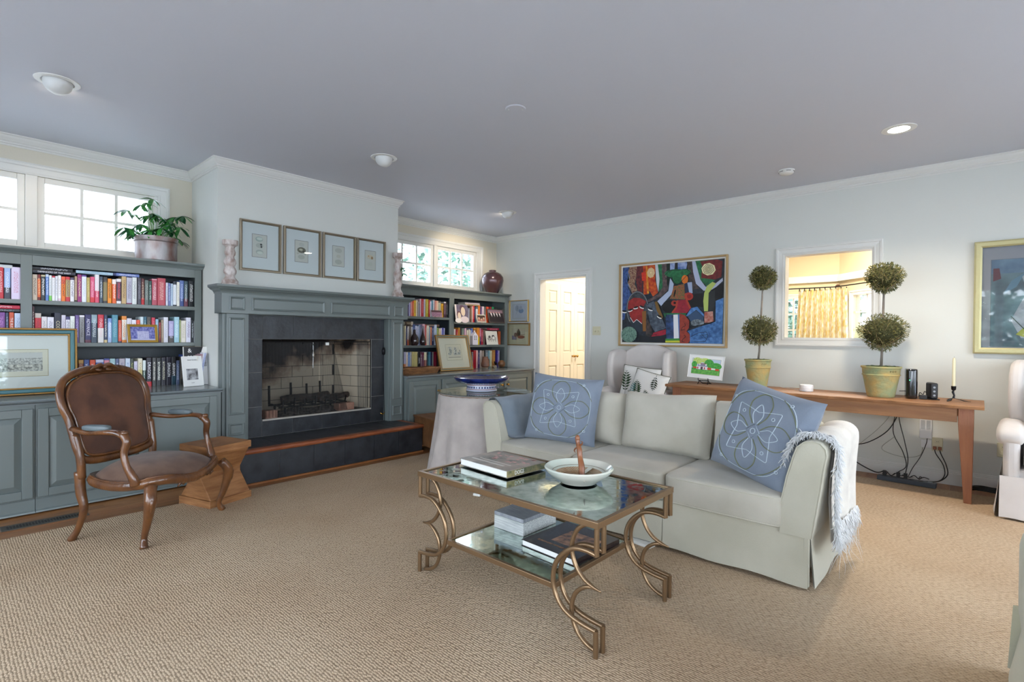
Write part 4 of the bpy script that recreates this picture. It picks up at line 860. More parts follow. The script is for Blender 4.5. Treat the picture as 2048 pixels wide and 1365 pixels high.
flat(-5.25, .965, 1.142, 1.6945, 1.719, '#6a7fc0', 'violet-blue book lying right of the pale blue one, left bookcase', '#e2e6f6', let=1., band='#2c3668', bb=.12)
flat(-5.25, .20, .373, 1.690, 1.715, '#cdd2d6', 'pale grey book lying on the top row beyond the left stile')
flat(-5.25, .20, .412, 1.372, 1.395, '#1c222a', 'black book lying under the red one beyond the left stile', '#8a9098', let=1.)
flat(-5.25, .20, .413, 1.3955, 1.422, '#b81a3a', 'crimson book lying on top beyond the left stile', '#f0d0d8', 'THE DRAFTSMEN')
flat(-5.265, 4.877, 5.160, 1.650, 1.668, '#b8a482', 'tan book lying lower in the pair, right bookcase upper shelf', '#7a6a50', let=1.)
flat(-5.265, 4.870, 5.149, 1.6685, 1.690, '#d8c6cc', 'pinkish book lying on the tan one, right bookcase upper shelf', '#8a7a9a', let=1.)
flat(-5.265, 3.867, 3.993, 1.322, 1.352, '#3a2c24', 'dark brown book lying lower beside the mantel, right bookcase', '#9a8a7a', let=1.)
flat(-5.265, 3.872, 3.990, 1.3525, 1.400, '#4a3c30', 'thick patterned brown book lying on top beside the mantel', '#b8a890', let=1., band='#c8b8a8', bt=.25)
flat(-5.265, 4.158, 4.415, 1.344, 1.372, '#6a5248', 'brown book with orange band lying on the middle shelf row', '#b8a8a0', let=1.)
flat(-5.265, 5.303, 5.555, 1.312, 1.345, '#a81a3a', 'crimson book lying behind the white animal print', '#d8a0b0', let=1.)
flat(-5.265, 3.978, 4.25, 1.004, 1.018, '#8a8698', 'grey book lying on the bottom row, behind the leaning print', '#c0bcc8', let=1.)
# leaning books at the right end of the left worktop
def lean(y, z, wd, h, c, ink, lab, ang, x=-5.06, dep=.15, rz=0., tx='', let=1.):
    return book(x, y, z, dep, wd, h, c, c, 0, 0, ink, lab, 'books leaning at the end of the left worktop', tx, (ang, 0, rz), let)
A_ = radians(-9.5)
lean(1.470, .778, .012, .262, '#d6d0c4', '#a09a8a', 'cream leaning book just behind the white picture cover', A_, -5.03)
lean(1.484, .778, .014, .270, '#8e6a72', '#c8a8a8', 'dusky pink leaning book beside the mantel', A_, -5.045)
lean(1.500, .779, .018, .275, '#b08a92', '#7a5a66', 'mauve leaning book beside the mantel', A_, -5.05)
lean(1.520, .780, .011, .285, '#e8e8f2', '#a8a8c0', 'thin white leaning book beside the mantel', A_, -5.055)
lean(1.533, .781, .016, .280, '#b8c0e2', '#6a74b0', 'pale blue leaning book nearest the mantel', A_, -5.06)
# two books standing cover out
PHG = M('grey_photo', '#c9c9cc', .6, var='#3c3a3e', vs=22, detail=6)
def coverbook(name, lab, loc, rz, tilt, w_, h_, t_, cover, fn):
    o = thing(name, lab, 'book', loc, rot=(tilt, 0, rz), group='books standing cover out on the left worktop')
    MB().box(-w_/2, w_/2, 0, .002, 0, h_).box(-w_/2, w_/2, t_-.002, t_, 0, h_).box(-w_/2, -w_/2+.002, .002, t_-.002, 0, h_).build('cover', cover, o)
    MB().box(-w_/2+.002, w_/2-.002, .002, t_-.002, .003, h_-.003).build('pages', PAPER, o); fn(o); return o
WCOV = M('white_cover', '#ecebe8', .4)
def f1(o):
    MB().box(-.058, .040, -.0006, 0, .055, .15).build('cover_photo', PHG, o)
    text('Shade Gardens', .014, M('ink_grey', '#7d7d80', .6), o, (0, -.001, .225), (pi/2, 0, 0)); text('a guide', .010, M('ink_grey', '#7d7d80', .6), o, (-.01, -.001, .03), (pi/2, 0, 0))
coverbook('book', 'white-covered book with a grey tree photo, leaning beside the mantel', (-4.985, 1.48, .778), pi/2+.28, radians(-9), .168, .258, .014, WCOV, f1)
def f2(o):
    MB().add([(-.09, -.0006, .14), (.0, -.0006, .14), (.06, -.0006, .335), (-.09, -.0006, .335)], [(0, 1, 2, 3)]).build('cover_panel', M('ink_black', '#16171a', .5), o)
    MB().box(.01, .085, -.0008, 0, .16, .27).build('cover_photo', PHG, o); text('&', .05, WCOV, o, (-.045, -.0012, .30), (pi/2, 0, 0)); text('as', .045, WCOV, o, (-.045, -.0012, .25), (pi/2, 0, 0))
coverbook('book', 'black and white covered book standing behind the white-covered one', (-5.10, 1.53, .778), pi/2, radians(-7), .185, .335, .018, WCOV, f2)
o = MB().box(-.01, .01, -.075, .075, 0, .335).build('wooden_board', M('pale_wood', '#b8a78e', .6), loc=(-5.19, 1.53, .776), rot=(0, radians(-4), 0)); tag(o, 'pale wooden board standing behind the leaning books', 'board')
# ------------------------------------------------------------------ pictures
class Art:
    def __init__(s, w_, h_): s.w, s.h = w_, h_; s.mb = MB(); s.mats = []; s.k = 0
    def mi(s, c):
        m = c if not isinstance(c, str) else M('print_'+c[1:], c, .6)
        if m not in s.mats: s.mats.append(m)
        return s.mats.index(m)
    def poly(s, pts, c):
        s.k += 1; y = -.00012*s.k; s.mb.add([(p[0], y, p[1]) for p in pts], [tuple(range(len(pts)))], s.mi(c))
    def rect(s, x0, x1, z0, z1, c): s.poly([(x0, z0), (x1, z0), (x1, z1), (x0, z1)], c)
    def ell(s, cx, cz, a, b, c, n=18, rot=0): s.poly([(cx+a*cos(t)*cos(rot)-b*sin(t)*sin(rot), cz+a*cos(t)*sin(rot)+b*sin(t)*cos(rot)) for t in [2*pi*i/n for i in range(n)]], c)
    def line(s, pts, wd, c):
        for a, b in zip(pts, pts[1:]):
            a, b = Vector(a), Vector(b); d = (b-a); q = Vector((-d.y, d.x)).normalized()*wd/2 if d.length > 1e-6 else Vector((0, 0)); s.poly([a-q, b-q, b+q, a+q], c)
    def build(s, par, y): 
        return s.mb.build('artwork', s.mats, par, loc=(0, y, 0))
def picture(name, lab, cat, loc, rz, tilt, w_, h_, rings, matc, win, artfn, grp=None, glass=True, depth=.02, back='#5a4a3a', bevel_line='#b0a890'):
    """rings = [(width, height profile, material)] from outside in"""
    t = thing(name, lab, cat, loc, rot=(-tilt, 0, rz), group=grp); u = 0
    for wd, hh, mat_ in rings:
        a = w_/2-u-wd; z0, z1 = u+wd, h_-u-wd
        MB().mould([(-a, 0, z0), (a, 0, z0), (a, 0, z1), (-a, 0, z1)], (0, -1, 0), [(0, 0), (0, hh*.75), (wd*.25, hh), (wd*.75, hh), (wd, hh*.85), (wd, 0)], True).build('frame', mat_, t)
        u += wd
    MB().box(-w_/2+.002, w_/2-.002, -.001, .004, .002, h_-.002).build('backing', M('backing_'+back[1:], back, .8), t)
    A = Art(w_-2*u, h_-2*u); A.rect(-w_/2+u, w_/2-u, u, h_-u, matc)
    if win:
        x0, x1, z0, z1 = win; A.rect(x0-.003, x1+.003, z0-.003, z1+.003, bevel_line); artfn(A, x0, x1, z0, z1)
    else: artfn(A, -w_/2+u, w_/2-u, u, h_-u)
    A.build(t, -.003)
    if glass: MB().box(-w_/2+u, w_/2-u, -.0105, -.0095, u, h_-u).build('glass', glass_pane('picture_glass', refl=.06), t)
    return t
ETCH = M('etching_ink', '#e4e0d6', .7, var='#4e4c4a', vs=55, detail=8); ETCH2 = M('etching_ink_light', '#dedcd6', .7, var='#8a8886', vs=90, detail=8)
SILVER = M('silver_gilt_frame', '#a39682', .35, .65); GOLDF = M('gold_frame', '#a88048', .38, .7, bump=.5, bs=150); TEAL = M('teal_frame_band', '#3f6f76', .4); GOLD2 = M('light_gold_frame', '#c9a867', .35, .7)
EG = ['#c9cdc8', '#dcd8cc', '#d9d6cf', '#d2d0c8']
def eggs(A, x0, x1, z0, z1, spec):
    A.rect(x0, x1, z0, z1, '#cfcdc8'); cx = (x0+x1)/2; W_, H_ = x1-x0, z1-z0
    A.line([(x0, z0), (x1, z0), (x1, z1), (x0, z1), (x0, z0)], .0025, '#5a4a4a')
    for dx, v, a, b, c in spec: A.ell(cx+dx*W_, z0+v*H_, a*W_, b*W_, c)
specs = [[(-.03, .80, .26, .18, '#a8b4b0'), (0, .82, .2, .1, '#d2d8d2'), (0, .52, .26, .17, '#b9bab4'), (.1, .57, .07, .07, '#1a1a1c'), (.12, .47, .06, .08, '#2a2826'), (0, .23, .26, .17, '#b2b8b2'), (.02, .2, .2, .1, '#d6dad2')],
         [(0, .82, .2, .15, '#c2c2be'), (0, .56, .33, .22, '#6e6a5c'), (-.05, .58, .14, .08, '#c2bea8'), (.14, .5, .07, .05, '#2c2a24'), (-.14, .5, .05, .04, '#3a372e'), (-.28, .4, .1, .07, '#bcbab2'), (.28, .38, .08, .07, '#bcbab2'), (-.02, .24, .26, .17, '#b8b8b0')],
         [(0, .78, .3, .19, '#bdbcb6'), (0, .5, .18, .13, '#c6c2b8'), (0, .22, .3, .19, '#b9b9b2')], [(-.02, .68, .3, .17, '#d9cab4'), (.16, .64, .1, .12, '#a8835c'), (-.16, .72, .05, .05, '#c08a5a'), (-.02, .32, .25, .16, '#c9c9c2')]]
descs = ['three pale blue eggs, one dark-blotched', 'a dark speckled egg among four pale ones', 'three plain grey eggs in a column', 'one brown-marked and one pale egg']
for i, (a, b) in enumerate(((1.795, 2.16), (2.185, 2.555), (2.575, 2.94), (2.955, 3.305))):
    W_ = b-a; picture('framed_print', 'silver-framed print of %s, above the mantel' % descs[i], 'picture', (-4.874, (a+b)/2, 1.795), pi/2, 0, W_, .455,
        [(.012, .024, SILVER), (.010, .018, M('frame_dark_line', '#7d705c', .4, .5))], '#dde0e4', (-.075, .055, .13, .335), lambda A, x0, x1, z0, z1, s=specs[i]: eggs(A, x0, x1, z0, z1, s), 'four egg prints over the mantel', bevel_line='#b9bcc0')
# large panorama print leaning on the left worktop
def pano(A, x0, x1, z0, z1):
    A.rect(x0, x1, z0, z1, '#e2dccb'); A.line([(x0, z0), (x1, z0), (x1, z1), (x0, z1), (x0, z0)], .0015, '#b09a5c'); A.rect(x0+.03, x1-.03, z0+.035, z1-.02, ETCH2); A.rect(x0+.03, x1-.03, z0+.045, z0+.085, ETCH)
    A.rect(x0+.03, x1-.03, z1-.06, z1-.022, '#d0cfcc')
picture('framed_print', 'large teal and gold framed panorama print leaning at the left edge', 'picture', (-5.07, .22, .776), pi/2, radians(4), .99, .48, [(.014, .03, GOLDF), (.026, .024, TEAL), (.012, .02, GOLDF)], '#e6e6e4', (-.39, .33, .135, .325), pano)
def trees(A, x0, x1, z0, z1):
    A.rect(x0, x1, z0, z1, '#ddd2bc'); A.line([(x0, z0), (x1, z0), (x1, z1), (x0, z1), (x0, z0)], .0018, '#8a7a5c'); W_, H_ = x1-x0, z1-z0
    A.rect(x0+.02, x1-.02, z0+.03, z1-.03, '#d6cbb8'); 
    for u, v, a, b in ((.3, .58, .09, .2), (.28, .8, .12, .05), (.6, .6, .1, .24), (.55, .4, .12, .1), (.2, .4, .1, .08), (.8, .42, .13, .08), (.9, .5, .05, .16), (.72, .38, .12, .04)): A.ell(x0+u*W_, z0+v*H_, a*W_, b*H_, ETCH)
    A.rect(x0+.025, x1-.025, z0+.034, z0+.04, '#6a645a')
picture('framed_print', 'gold and grey-green framed tree etching leaning on the right worktop', 'picture', (-5.02, 4.505, .776), pi/2, radians(14), .56, .47, [(.012, .026, GOLDF), (.016, .022, M('sage_band', '#6f7566', .4)), (.010, .018, GOLDF)], '#ddd3c0', (-.13, .13, .14, .345), trees)
# small framed pictures on the far wall beside the door
def owls(A, x0, x1, z0, z1):
    A.rect(x0, x1, z0, z1, '#c9ccdb'); A.ell(-.045, .20, .035, .045, '#aeb2c4'); A.ell(.035, .16, .05, .035, '#8fa3c6'); A.ell(.03, .205, .03, .03, '#b6bbce'); A.line([(-.06, .12), (-.03, .16), (-.035, .23)], .004, '#8a8fa6')
picture('framed_print', 'white-matted blue bird sketch in thin gold frame, upper of two by the door', 'picture', (-5.065, 5.775, 1.443), 0, 0, .372, .318, [(.012, .026, GOLD2)], '#d3d5e0', (-.13, .12, .05, .26), owls, 'pair of small pictures left of the doorway')
def scen(A, x0, x1, z0, z1):
    A.rect(x0, x1, z0, z1, '#cbbfa6'); A.rect(x0, x0+.09, z0, z0+.06, '#8c8094'); A.ell(.0, z0+.09, .035, .06, '#4a4636'); A.ell(.0, z0+.13, .02, .03, '#5a5644'); A.ell(.05, z0+.04, .07, .025, '#9a5f4a'); A.ell(-.06, z0+.07, .03, .035, '#7a5a4a'); A.rect(.03, x1, z0+.075, z0+.08, '#8a6a54')
picture('framed_print', 'cream-matted brown landscape in gold frame, lower of two by the door', 'picture', (-5.075, 5.775, 1.093), 0, 0, .445, .33, [(.014, .03, GOLDF)], '#cfc4a4', (-.13, .12, .085, .245), scen, 'pair of small pictures left of the doorway')
# ------------------------------------------------------------------ large abstract painting
def painting(A, x0, x1, z0, z1):
    W_, H_ = x1-x0, z1-z0
    def P(l): 
        r = []
        for x, y in l:
            u = (x-165)/1262; tp = 275-108*u; bt = 1218+22*u; r.append((x0+min(max(u, 0), 1)*W_, z0+min(max((bt-y)/(bt-tp), 0), 1)*H_))
        return r
    def p(c, *l): A.poly(P(l), c)
    def ln(c, wd, *l): A.line(P(l), wd, c)
    def e(c, x, y, a, b, n=18, rot=0): p(c, *[(x+a*cos(t)*cos(rot)-b*sin(t)*sin(rot), y+a*cos(t)*sin(rot)+b*sin(t)*cos(rot)) for t in [2*pi*i/n for i in range(n)]])
    nz = lambda n, a, b, s=30: M('oil_'+n, a, .5, var=b, vs=s, detail=5)
    p(nz('night', '#2c3440', '#1c2028'), (165, 275), (1430, 165), (1415, 1240), (165, 1215))
    p(nz('blue', '#4668a8', '#2c4070'), (165, 275), (245, 270), (265, 400), (240, 520), (290, 620), (230, 700), (195, 930), (165, 940))
    p(nz('pale', '#9aa6b8', '#6e7684'), (245, 270), (240, 350), (265, 400), (230, 470), (290, 590), (275, 560), (230, 400))
    p(nz('maroon', '#5e1622', '#b89a78', 60), (260, 268), (360, 258), (350, 400), (330, 480), (372, 560), (300, 600), (240, 460), (270, 390), (240, 330))
    p(nz('plum', '#3e1620', '#7a2a2c'), (360, 258), (440, 250), (440, 600), (380, 580), (350, 450))
    p(nz('flame', '#d8641c', '#a82414', 22), (440, 250), (600, 236), (610, 300), (605, 420), (645, 590), (580, 640), (530, 560), (520, 610), (455, 615), (450, 440))
    p(nz('scarlet', '#c8221c', '#e0401c'), (425, 335), (500, 330), (520, 440), (430, 440)); p(nz('yellow', '#e8a42a', '#c8641c'), (480, 250), (500, 250), (528, 600), (500, 600))
    e('#f2dfae', 550, 338, 52, 66, 8, .1); 
    for k in (44, 30, 17): ln('#a85a2a', .004, *[(550+k*cos(t), 338+k*1.25*sin(t)) for t in [i*pi/4 for i in range(9)]])
    p('#c8ccd0', (605, 235), (640, 232), (665, 420), (650, 580), (625, 470)); p(nz('green', '#2a7d4c', '#1c5836'), (640, 232), (690, 228), (705, 520), (655, 585), (665, 400))
    p(nz('taupe', '#6e5a58', '#463a3c'), (690, 228), (780, 222), (770, 560), (690, 640), (520, 710), (500, 690), (650, 610), (705, 520))
    p('#15231c', (750, 225), (800, 220), (795, 420), (760, 520)); p(nz('lilac', '#a6b4d8', '#7c90c0'), (795, 220), (855, 216), (850, 310), (795, 320)); p('#1d242c', (855, 216), (890, 213), (892, 310), (850, 312))
    p(nz('lilac2', '#a6b4d8', '#4668a8', 14), (890, 213), (1010, 205), (990, 310), (892, 310)); p(nz('umber', '#5a4a44', '#2c2a2c'), (1000, 205), (1062, 200), (1100, 470), (1150, 540), (1050, 560))
    p('#b8c0d8', (1062, 195), (1100, 192), (1160, 430), (1220, 520), (1300, 510), (1410, 410), (1412, 450), (1310, 555), (1200, 570), (1110, 480), (1075, 330))
    p(nz('green', '#2a7d4c', '#1c5836'), (1100, 192), (1240, 182), (1180, 400), (1330, 440), (1230, 510), (1160, 430)); p(nz('brick', '#7e2622', '#5e1c1c'), (1155, 200), (1350, 180), (1405, 200), (1395, 400), (1330, 430), (1170, 410), (1180, 260))
    e('#f0e6b4', 1252, 300, 82, 80, 8, .15)
    for k in (64, 46, 30, 15): ln('#2c2620', .005, *[(1250+k*cos(t+.2), 300+k*sin(t+.2)) for t in [i*pi/3 for i in range(7)]])
    p('#b2bed6', (800, 405), (845, 480), (830, 600), (690, 760), (640, 700), (780, 570)); e(nz('green', '#2a7d4c', '#1c5836'), 880, 350, 150, 55, 20); e(nz('green', '#2a7d4c', '#1c5836'), 890, 410, 60, 75, 16); e('#d8711e', 980, 425, 40, 55, 14)
    e(nz('green', '#2a7d4c', '#1c5836'), 990, 335, 60, 38); ln('#123222', .006, (725, 380), (790, 312), (900, 305), (1000, 295), (1050, 340), (1000, 380), (920, 470), (880, 490), (820, 410), (740, 410))
    p(nz('speck', '#b2513a', '#4a6a3a', 75), (850, 510), (975, 480), (985, 680), (800, 670)); p('#a8b4d0', (1010, 465), (1065, 460), (1075, 600), (1030, 600)); p('#2a3450', (975, 480), (1010, 465), (1035, 600), (990, 600))
    e('#100f12', 800, 770, 95, 85); p('#100f12', (1010, 620), (1190, 600), (1210, 780), (1140, 770), (1030, 770)); p('#100f12', (1290, 560), (1420, 470), (1412, 680), (1330, 700))
    p(nz('crimson', '#a81c34', '#8c1c2c'), (890, 690), (1000, 680), (1055, 790), (1010, 850), (830, 850), (890, 760)); e('#b0342a', 1030, 640, 52, 50); e('#8c2420', 1035, 640, 28, 26); e('#a83a2a', 855, 725, 38, 35); e('#100f12', 862, 722, 16, 15)
    ln('#b0402a', .02, (895, 690), (880, 780), (830, 850)); ln('#b0402a', .022, (990, 600), (1010, 700), (1050, 790))
    p(nz('sky', '#5f8fc8', '#3c6aa4'), (1000, 890), (1060, 790), (1130, 770), (1210, 870), (1210, 900), (1120, 810), (1020, 890)); p(nz('green', '#2a7d4c', '#1c5836'), (720, 850), (1000, 850), (1000, 900), (740, 900)); p('#36506e', (1020, 890), (1120, 820), (1205, 900), (1205, 960), (1060, 960))
    p('#b8c86a', (1210, 600), (1240, 510), (1300, 460), (1340, 480), (1260, 600), (1255, 830), (1210, 830), (1200, 700)); p('#2c2e30', (1262, 600), (1330, 560), (1330, 830), (1262, 830)); p(nz('clay', '#a8503c', '#c8988a'), (1215, 840), (1310, 830), (1320, 970), (1215, 975))
    p(nz('sky', '#5f8fc8', '#3c6aa4'), (1340, 700), (1425, 660), (1415, 1240), (1050, 1235), (1050, 1100), (1340, 960)); p(nz('sky2', '#4f82bc', '#2c568a'), (1020, 1080), (1200, 1010), (1415, 950), (1415, 1150), (1100, 1180))
    e(nz('stone', '#8e9aa0', '#4a5258', 50), 1135, 975, 78, 45); ln('#14161c', .012, (1050, 1030), (1200, 1000), (1330, 960)); ln('#14161c', .005, (1060, 1150), (1150, 1100), (1240, 1090), (1260, 1140), (1230, 1210), (1090, 1215)); ln('#14161c', .004, (1160, 1140), (1250, 1120)); ln('#14161c', .004, (1180, 1110), (1240, 1180))
    # mask faces
    e(nz('mask', '#4a5056', '#2c3034'), 380, 800, 150, 230, 22); ln('#7c8288', .010, *[(380+145*cos(t), 800+220*sin(t)) for t in [pi*.75+i*pi*1.15/14 for i in range(15)]])
    p(nz('redface', '#a82c2a', '#8a2420'), (260, 700), (330, 655), (420, 660), (500, 700), (470, 760), (445, 980), (375, 930), (330, 970), (285, 900), (250, 780)); p('#2a3440', (285, 905), (330, 970), (375, 930), (445, 985), (460, 1080), (400, 1090), (310, 1020)); ln('#e8e8ea', .006, (285, 905), (330, 970), (375, 930), (445, 985))
    p('#8c5c28', (445, 830), (500, 820), (500, 1080), (460, 1080)); p(nz('umber', '#5a3a30', '#2c2a2c'), (500, 900), (560, 1000), (590, 1100), (530, 1215), (500, 1215)); p(nz('steel', '#5c6876', '#39424e'), (500, 740), (600, 700), (700, 900), (760, 1040), (620, 1090), (560, 1000))
    p('#7a5a24', (610, 710), (640, 700), (720, 900), (700, 930), (640, 820)); 
    for x, y, a in ((200, 830, .1), (285, 812, -.3), (360, 780, -.2), (440, 772, .4), (555, 800, .35), (672, 895, .5)): e('#f0f0ec', x, y+8, 34, 13, 10, a); e('#101218', x+3, y-4, 34, 12, 10, a)
    e(nz('net', '#48665c', '#7fa08e', 80), 270, 1120, 110, 100, 18); p(nz('crimson', '#a81c34', '#8c1c2c'), (600, 1100), (760, 1055), (760, 1120), (560, 1170)); p('#1c2026', (420, 1130), (560, 1150), (750, 1130), (760, 1215), (400, 1215)); ln('#3a1418', .005, (560, 1130), (640, 1120), (620, 1180), (560, 1170), (560, 1130))
    p(nz('bluecol', '#3c5c94', '#14243c', 16), (755, 870), (850, 870), (860, 1175), (765, 1175)); p('#e6e6ea', (850, 872), (915, 868), (925, 1175), (860, 1175)); p('#4a6ea8', (905, 868), (930, 868), (930, 1175), (922, 1175)); p('#3c8c3a', (755, 1175), (930, 1170), (930, 1200), (755, 1200)); p('#c8c83a', (755, 1200), (930, 1198), (935, 1225), (755, 1222))
    p(nz('violin', '#a33e2c', '#8c3224'), (925, 855), (990, 880), (1045, 950), (1040, 1040), (1010, 1080), (1050, 1120), (1055, 1200), (1030, 1240), (935, 1238), (930, 1100)); ln('#14100e', .006, (990, 980), (1000, 1010), (960, 1030), (950, 1070), (990, 1060)); ln('#14100e', .006, (985, 1130), (1005, 1150), (970, 1180), (960, 1210), (990, 1215)); e('#0f1210', 865, 600, 10, 50, 8, .2)
picture('framed_painting', 'large colourful abstract painting with masks and violin in pale wood frame', 'painting', (-2.714, 5.777, 1.121), 0, 0, 1.337, 1.02, [(.020, .036, M('pale_oak_frame', '#b99a6a', .5, bump=.1, bs=60)), (.012, .006, M('white_mat', '#e6e4df', .8))], '#e6e4df', (-.628, .628, .045, .98), painting, glass=False)
def figure(A, x0, x1, z0, z1):
    W_, H_ = x1-x0, z1-z0
    A.rect(x0, x1, z0, z1, M('oil_seascape', '#3c4a58', .5, var='#6e8490', vs=5, detail=6)); A.rect(x0, x1, z1-.16*H_, z1, M('oil_cloud', '#4a6080', .5, var='#7088a0', vs=8))
    q = lambda c, *l: A.poly([(x0+u*W_, z0+v*H_) for u, v in l], c); D = M('oil_drape', '#8e8e9c', .5, var='#b4b4be', vs=14, detail=6)
    q(D, (.2, .3), (.35, .62), (.3, .8), (.5, .86), (.62, 1), (.85, .95), (.8, .7), (.95, .5), (.9, .12), (.3, .1)); q('#a8a83c', (.25, .14), (.4, .3), (.62, .34), (.75, .12), (.5, .05)); q('#5a7890', (.12, .6), (.25, .68), (.33, .84), (.2, .75)); q('#5c2c3a', (.02, .75), (.1, .78), (.08, .9), (.02, .9)); A.line([(x0+.2*W_, z0+.35*H_), (x0+.33*W_, z0+.2*H_), (x0+.5*W_, z0+.18*H_)], .006, '#2a3a2c')
picture('framed_painting', 'grey-matted painting in pale gold frame, cut off at the right edge', 'painting', (.36, 5.776, 1.121), 0, 0, .81, .92, [(.050, .03, M('champagne_gold_frame', '#b9b184', .4, .4, bump=.2, bs=120))], '#8e8c96', (-.30, .30, .06, .765), figure, bevel_line='#6a6870')
def cottage(A, x0, x1, z0, z1):
    W_, H_ = x1-x0, z1-z0; A.rect(x0, x1, z0, z1, '#b8c8dc')
    e = lambda u, v, a, b, c: A.ell(x0+u*W_, z0+v*H_, a*W_, b*H_, c); r = lambda u0, u1, v0, v1, c: A.rect(x0+u0*W_, x0+u1*W_, z0+v0*H_, z0+v1*H_, c)
    G1 = M('watercolour_green', '#2c8a3c', .7, var='#5cb04c', vs=60); G2 = M('watercolour_lime', '#a8c84c', .7, var='#d0d890', vs=70)
    e(.18, .85, .17, .22, G2); e(.45, .9, .16, .16, G2); e(.08, .6, .1, .22, G1); e(.6, .72, .17, .28, G1); e(.85, .58, .2, .22, G1); e(.72, .5, .2, .2, G1); r(0, 1, 0, .3, M('watercolour_lawn', '#7ec05c', .7, var='#4c9c44', vs=40)); r(0, 1, .26, .38, G1)
    r(.05, .18, .34, .44, '#c8482c'); r(.18, .58, .3, .5, '#e8e6ea'); A.poly([(x0+.2*W_, z0+.5*H_), (x0+.56*W_, z0+.5*H_), (x0+.52*W_, z0+.66*H_), (x0+.25*W_, z0+.66*H_)], '#8c8ca4'); r(.26, .3, .56, .68, '#f0f0f0'); r(.48, .52, .56, .68, '#f0f0f0'); r(.32, .4, .3, .48, '#5a3a4a'); r(.2, .24, .32, .46, '#b8383a'); r(.44, .48, .32, .46, '#b8383a'); r(.56, .7, .32, .46, '#c8482c'); r(.7, .84, .34, .44, '#e0dcd8'); r(.84, .97, .3, .42, '#c8482c'); r(.3, .5, .66, .7, '#8c4a3c')
pc = picture('framed_watercolour', 'small white-matted watercolour of a white cottage on the console table', 'picture', (-2.118, 5.33, .806), radians(-2), radians(9), .372, .245, [(.004, .008, WHITE)], '#e8e8e6', (-.148, .15, .045, .205), cottage, glass=False); pc.rotation_euler[1] = radians(3)
ez = thing('easel', 'small dark iron easel holding the cottage watercolour', 'easel', (-2.118, 5.33, .7515))
for s in (-.042, .042): MB().tube([(s, .07, 0), (s*1.1, -.012, .034), (s*1.25, -.030, .040), (s*1.2, -.036, .062)], .004, 6).build('hook', BLACKM, ez); MB().tube([(s*1.1, -.012, .034), (s*1.2, -.045, .0)], .004, 6).build('leg', BLACKM, ez)
MB().tube([(-.042, .068, .004), (.042, .068, .004)], .004, 6).tube([(-.045, -.010, .036), (.045, -.010, .036)], .004, 6).build('crossbar', BLACKM, ez)
# ------------------------------------------------------------------ ceiling fittings
def spot(loc, aim, p, size=1.3, col=(1, .86, .68), blend=.6):
    l = bpy.data.lights.new('recessed_lamp', 'SPOT'); l.energy = p; l.spot_size = size; l.spot_blend = blend; l.color = col; l.shadow_soft_size = .05
    o = bpy.data.objects.new('recessed_lamp', l); C.objects.link(o); o.location = loc; o.rotation_euler = Vector(aim).to_track_quat('-Z', 'Y').to_euler()
BULB = M('lamp_glow', '#fff1da', .5, emit=14); BULB.node_tree.nodes['Principled BSDF'].inputs['Base Color'].default_value = (.8, .75, .7, 1)
def eyeball(x, y, aim, lab, on_=1., p=18):
    t = thing('recessed_ceiling_light', lab, 'ceiling light', (x, y, HC), group='recessed ceiling lights')
    MB().lathe([(.078, 0), (.080, -.006), (.108, -.004), (.110, 0)], seg=32).build('trim_ring', WHITE, t, smooth='auto')
    a = Vector(aim).normalized(); q = a.to_track_quat('Z', 'Y').to_matrix().to_4x4(); R_ = .072
    prof = [(R_*sin(i*pi/14), R_*cos(i*pi/14)) for i in range(3, 14)]
    MB().lathe(prof[::-1]+[(R_*.55, R_*.62), (.0, R_*.60)], seg=24).xf(Matrix.Translation((0, 0, -.006)) @ q).build('eyeball', M('eyeball_white', '#dcdcd8', .35), t, smooth='auto')
    if on_: MB().lathe([(0, R_*.66), (.038, R_*.66)], seg=16).xf(Matrix.Translation((0, 0, -.006)) @ q).build('bulb', BULB, t)
    if p: spot(Vector((x, y, HC))+a*.075+Vector((0, 0, -.006)), a, p)
eyeball(-4.148, .491, (-.75, .15, -.62), 'lit swivel ceiling light above the left bookcase', 1, 9)
eyeball(-3.794, 2.557, (-.55, .1, -.75), 'swivel ceiling light in front of the chimney breast', 0, 0)
eyeball(-4.302, 4.668, (-.8, .2, -.5), 'lit swivel ceiling light near the far left corner', 1, 22)
t = thing('recessed_ceiling_light', 'bright round ceiling light near the far wall on the right', 'ceiling light', (-.452, 4.618, HC), group='recessed ceiling lights')
MB().lathe([(.062, .0), (.066, -.006), (.104, -.004), (.106, 0)], seg=32).build('trim_ring', WHITE, t, smooth='auto'); MB().lathe([(0, -.004), (.064, -.004)], seg=24).build('bulb', M('lamp_glow_bright', '#fff4e6', .5, emit=30), t)
spot((-.452, 4.618, HC-.02), (0, .05, -1), 60, 2.2, blend=.9)
t = thing('smoke_detector', 'round white smoke detector on the ceiling', 'smoke detector', (-1.31, 5.109, HC)); MB().lathe([(.0, -.038), (.045, -.036), (.058, -.026), (.062, -.012), (.066, -.01), (.066, 0)], seg=28).build('housing', WHITE, t, smooth='auto')
for k in range(6): a = k*pi/3; MB().mould([(.063*cos(a-.3), .063*sin(a-.3), -.018), (.063*cos(a), .063*sin(a), -.018), (.063*cos(a+.3), .063*sin(a+.3), -.018)], (0, 0, 1), [(-.002, 0), (.0012, 0), (.0012, .003), (-.002, .003)], False).build('vent_slot', BLACKM, t)
t = thing('ceiling_cover_plate', 'blank round white cover plate on the ceiling', 'cover plate', (-2.312, 2.578, HC)); MB().lathe([(0, -.005), (.064, -.005), (.070, 0)], seg=32).build('plate', CEIL, t, smooth='auto')
for s in (-1, 1): MB().lathe([(0, -.008), (.004, -.0075), (.005, -.005)], s*.048*.75, s*.048*.6, 0, 8).build('screw', WHITE, t)
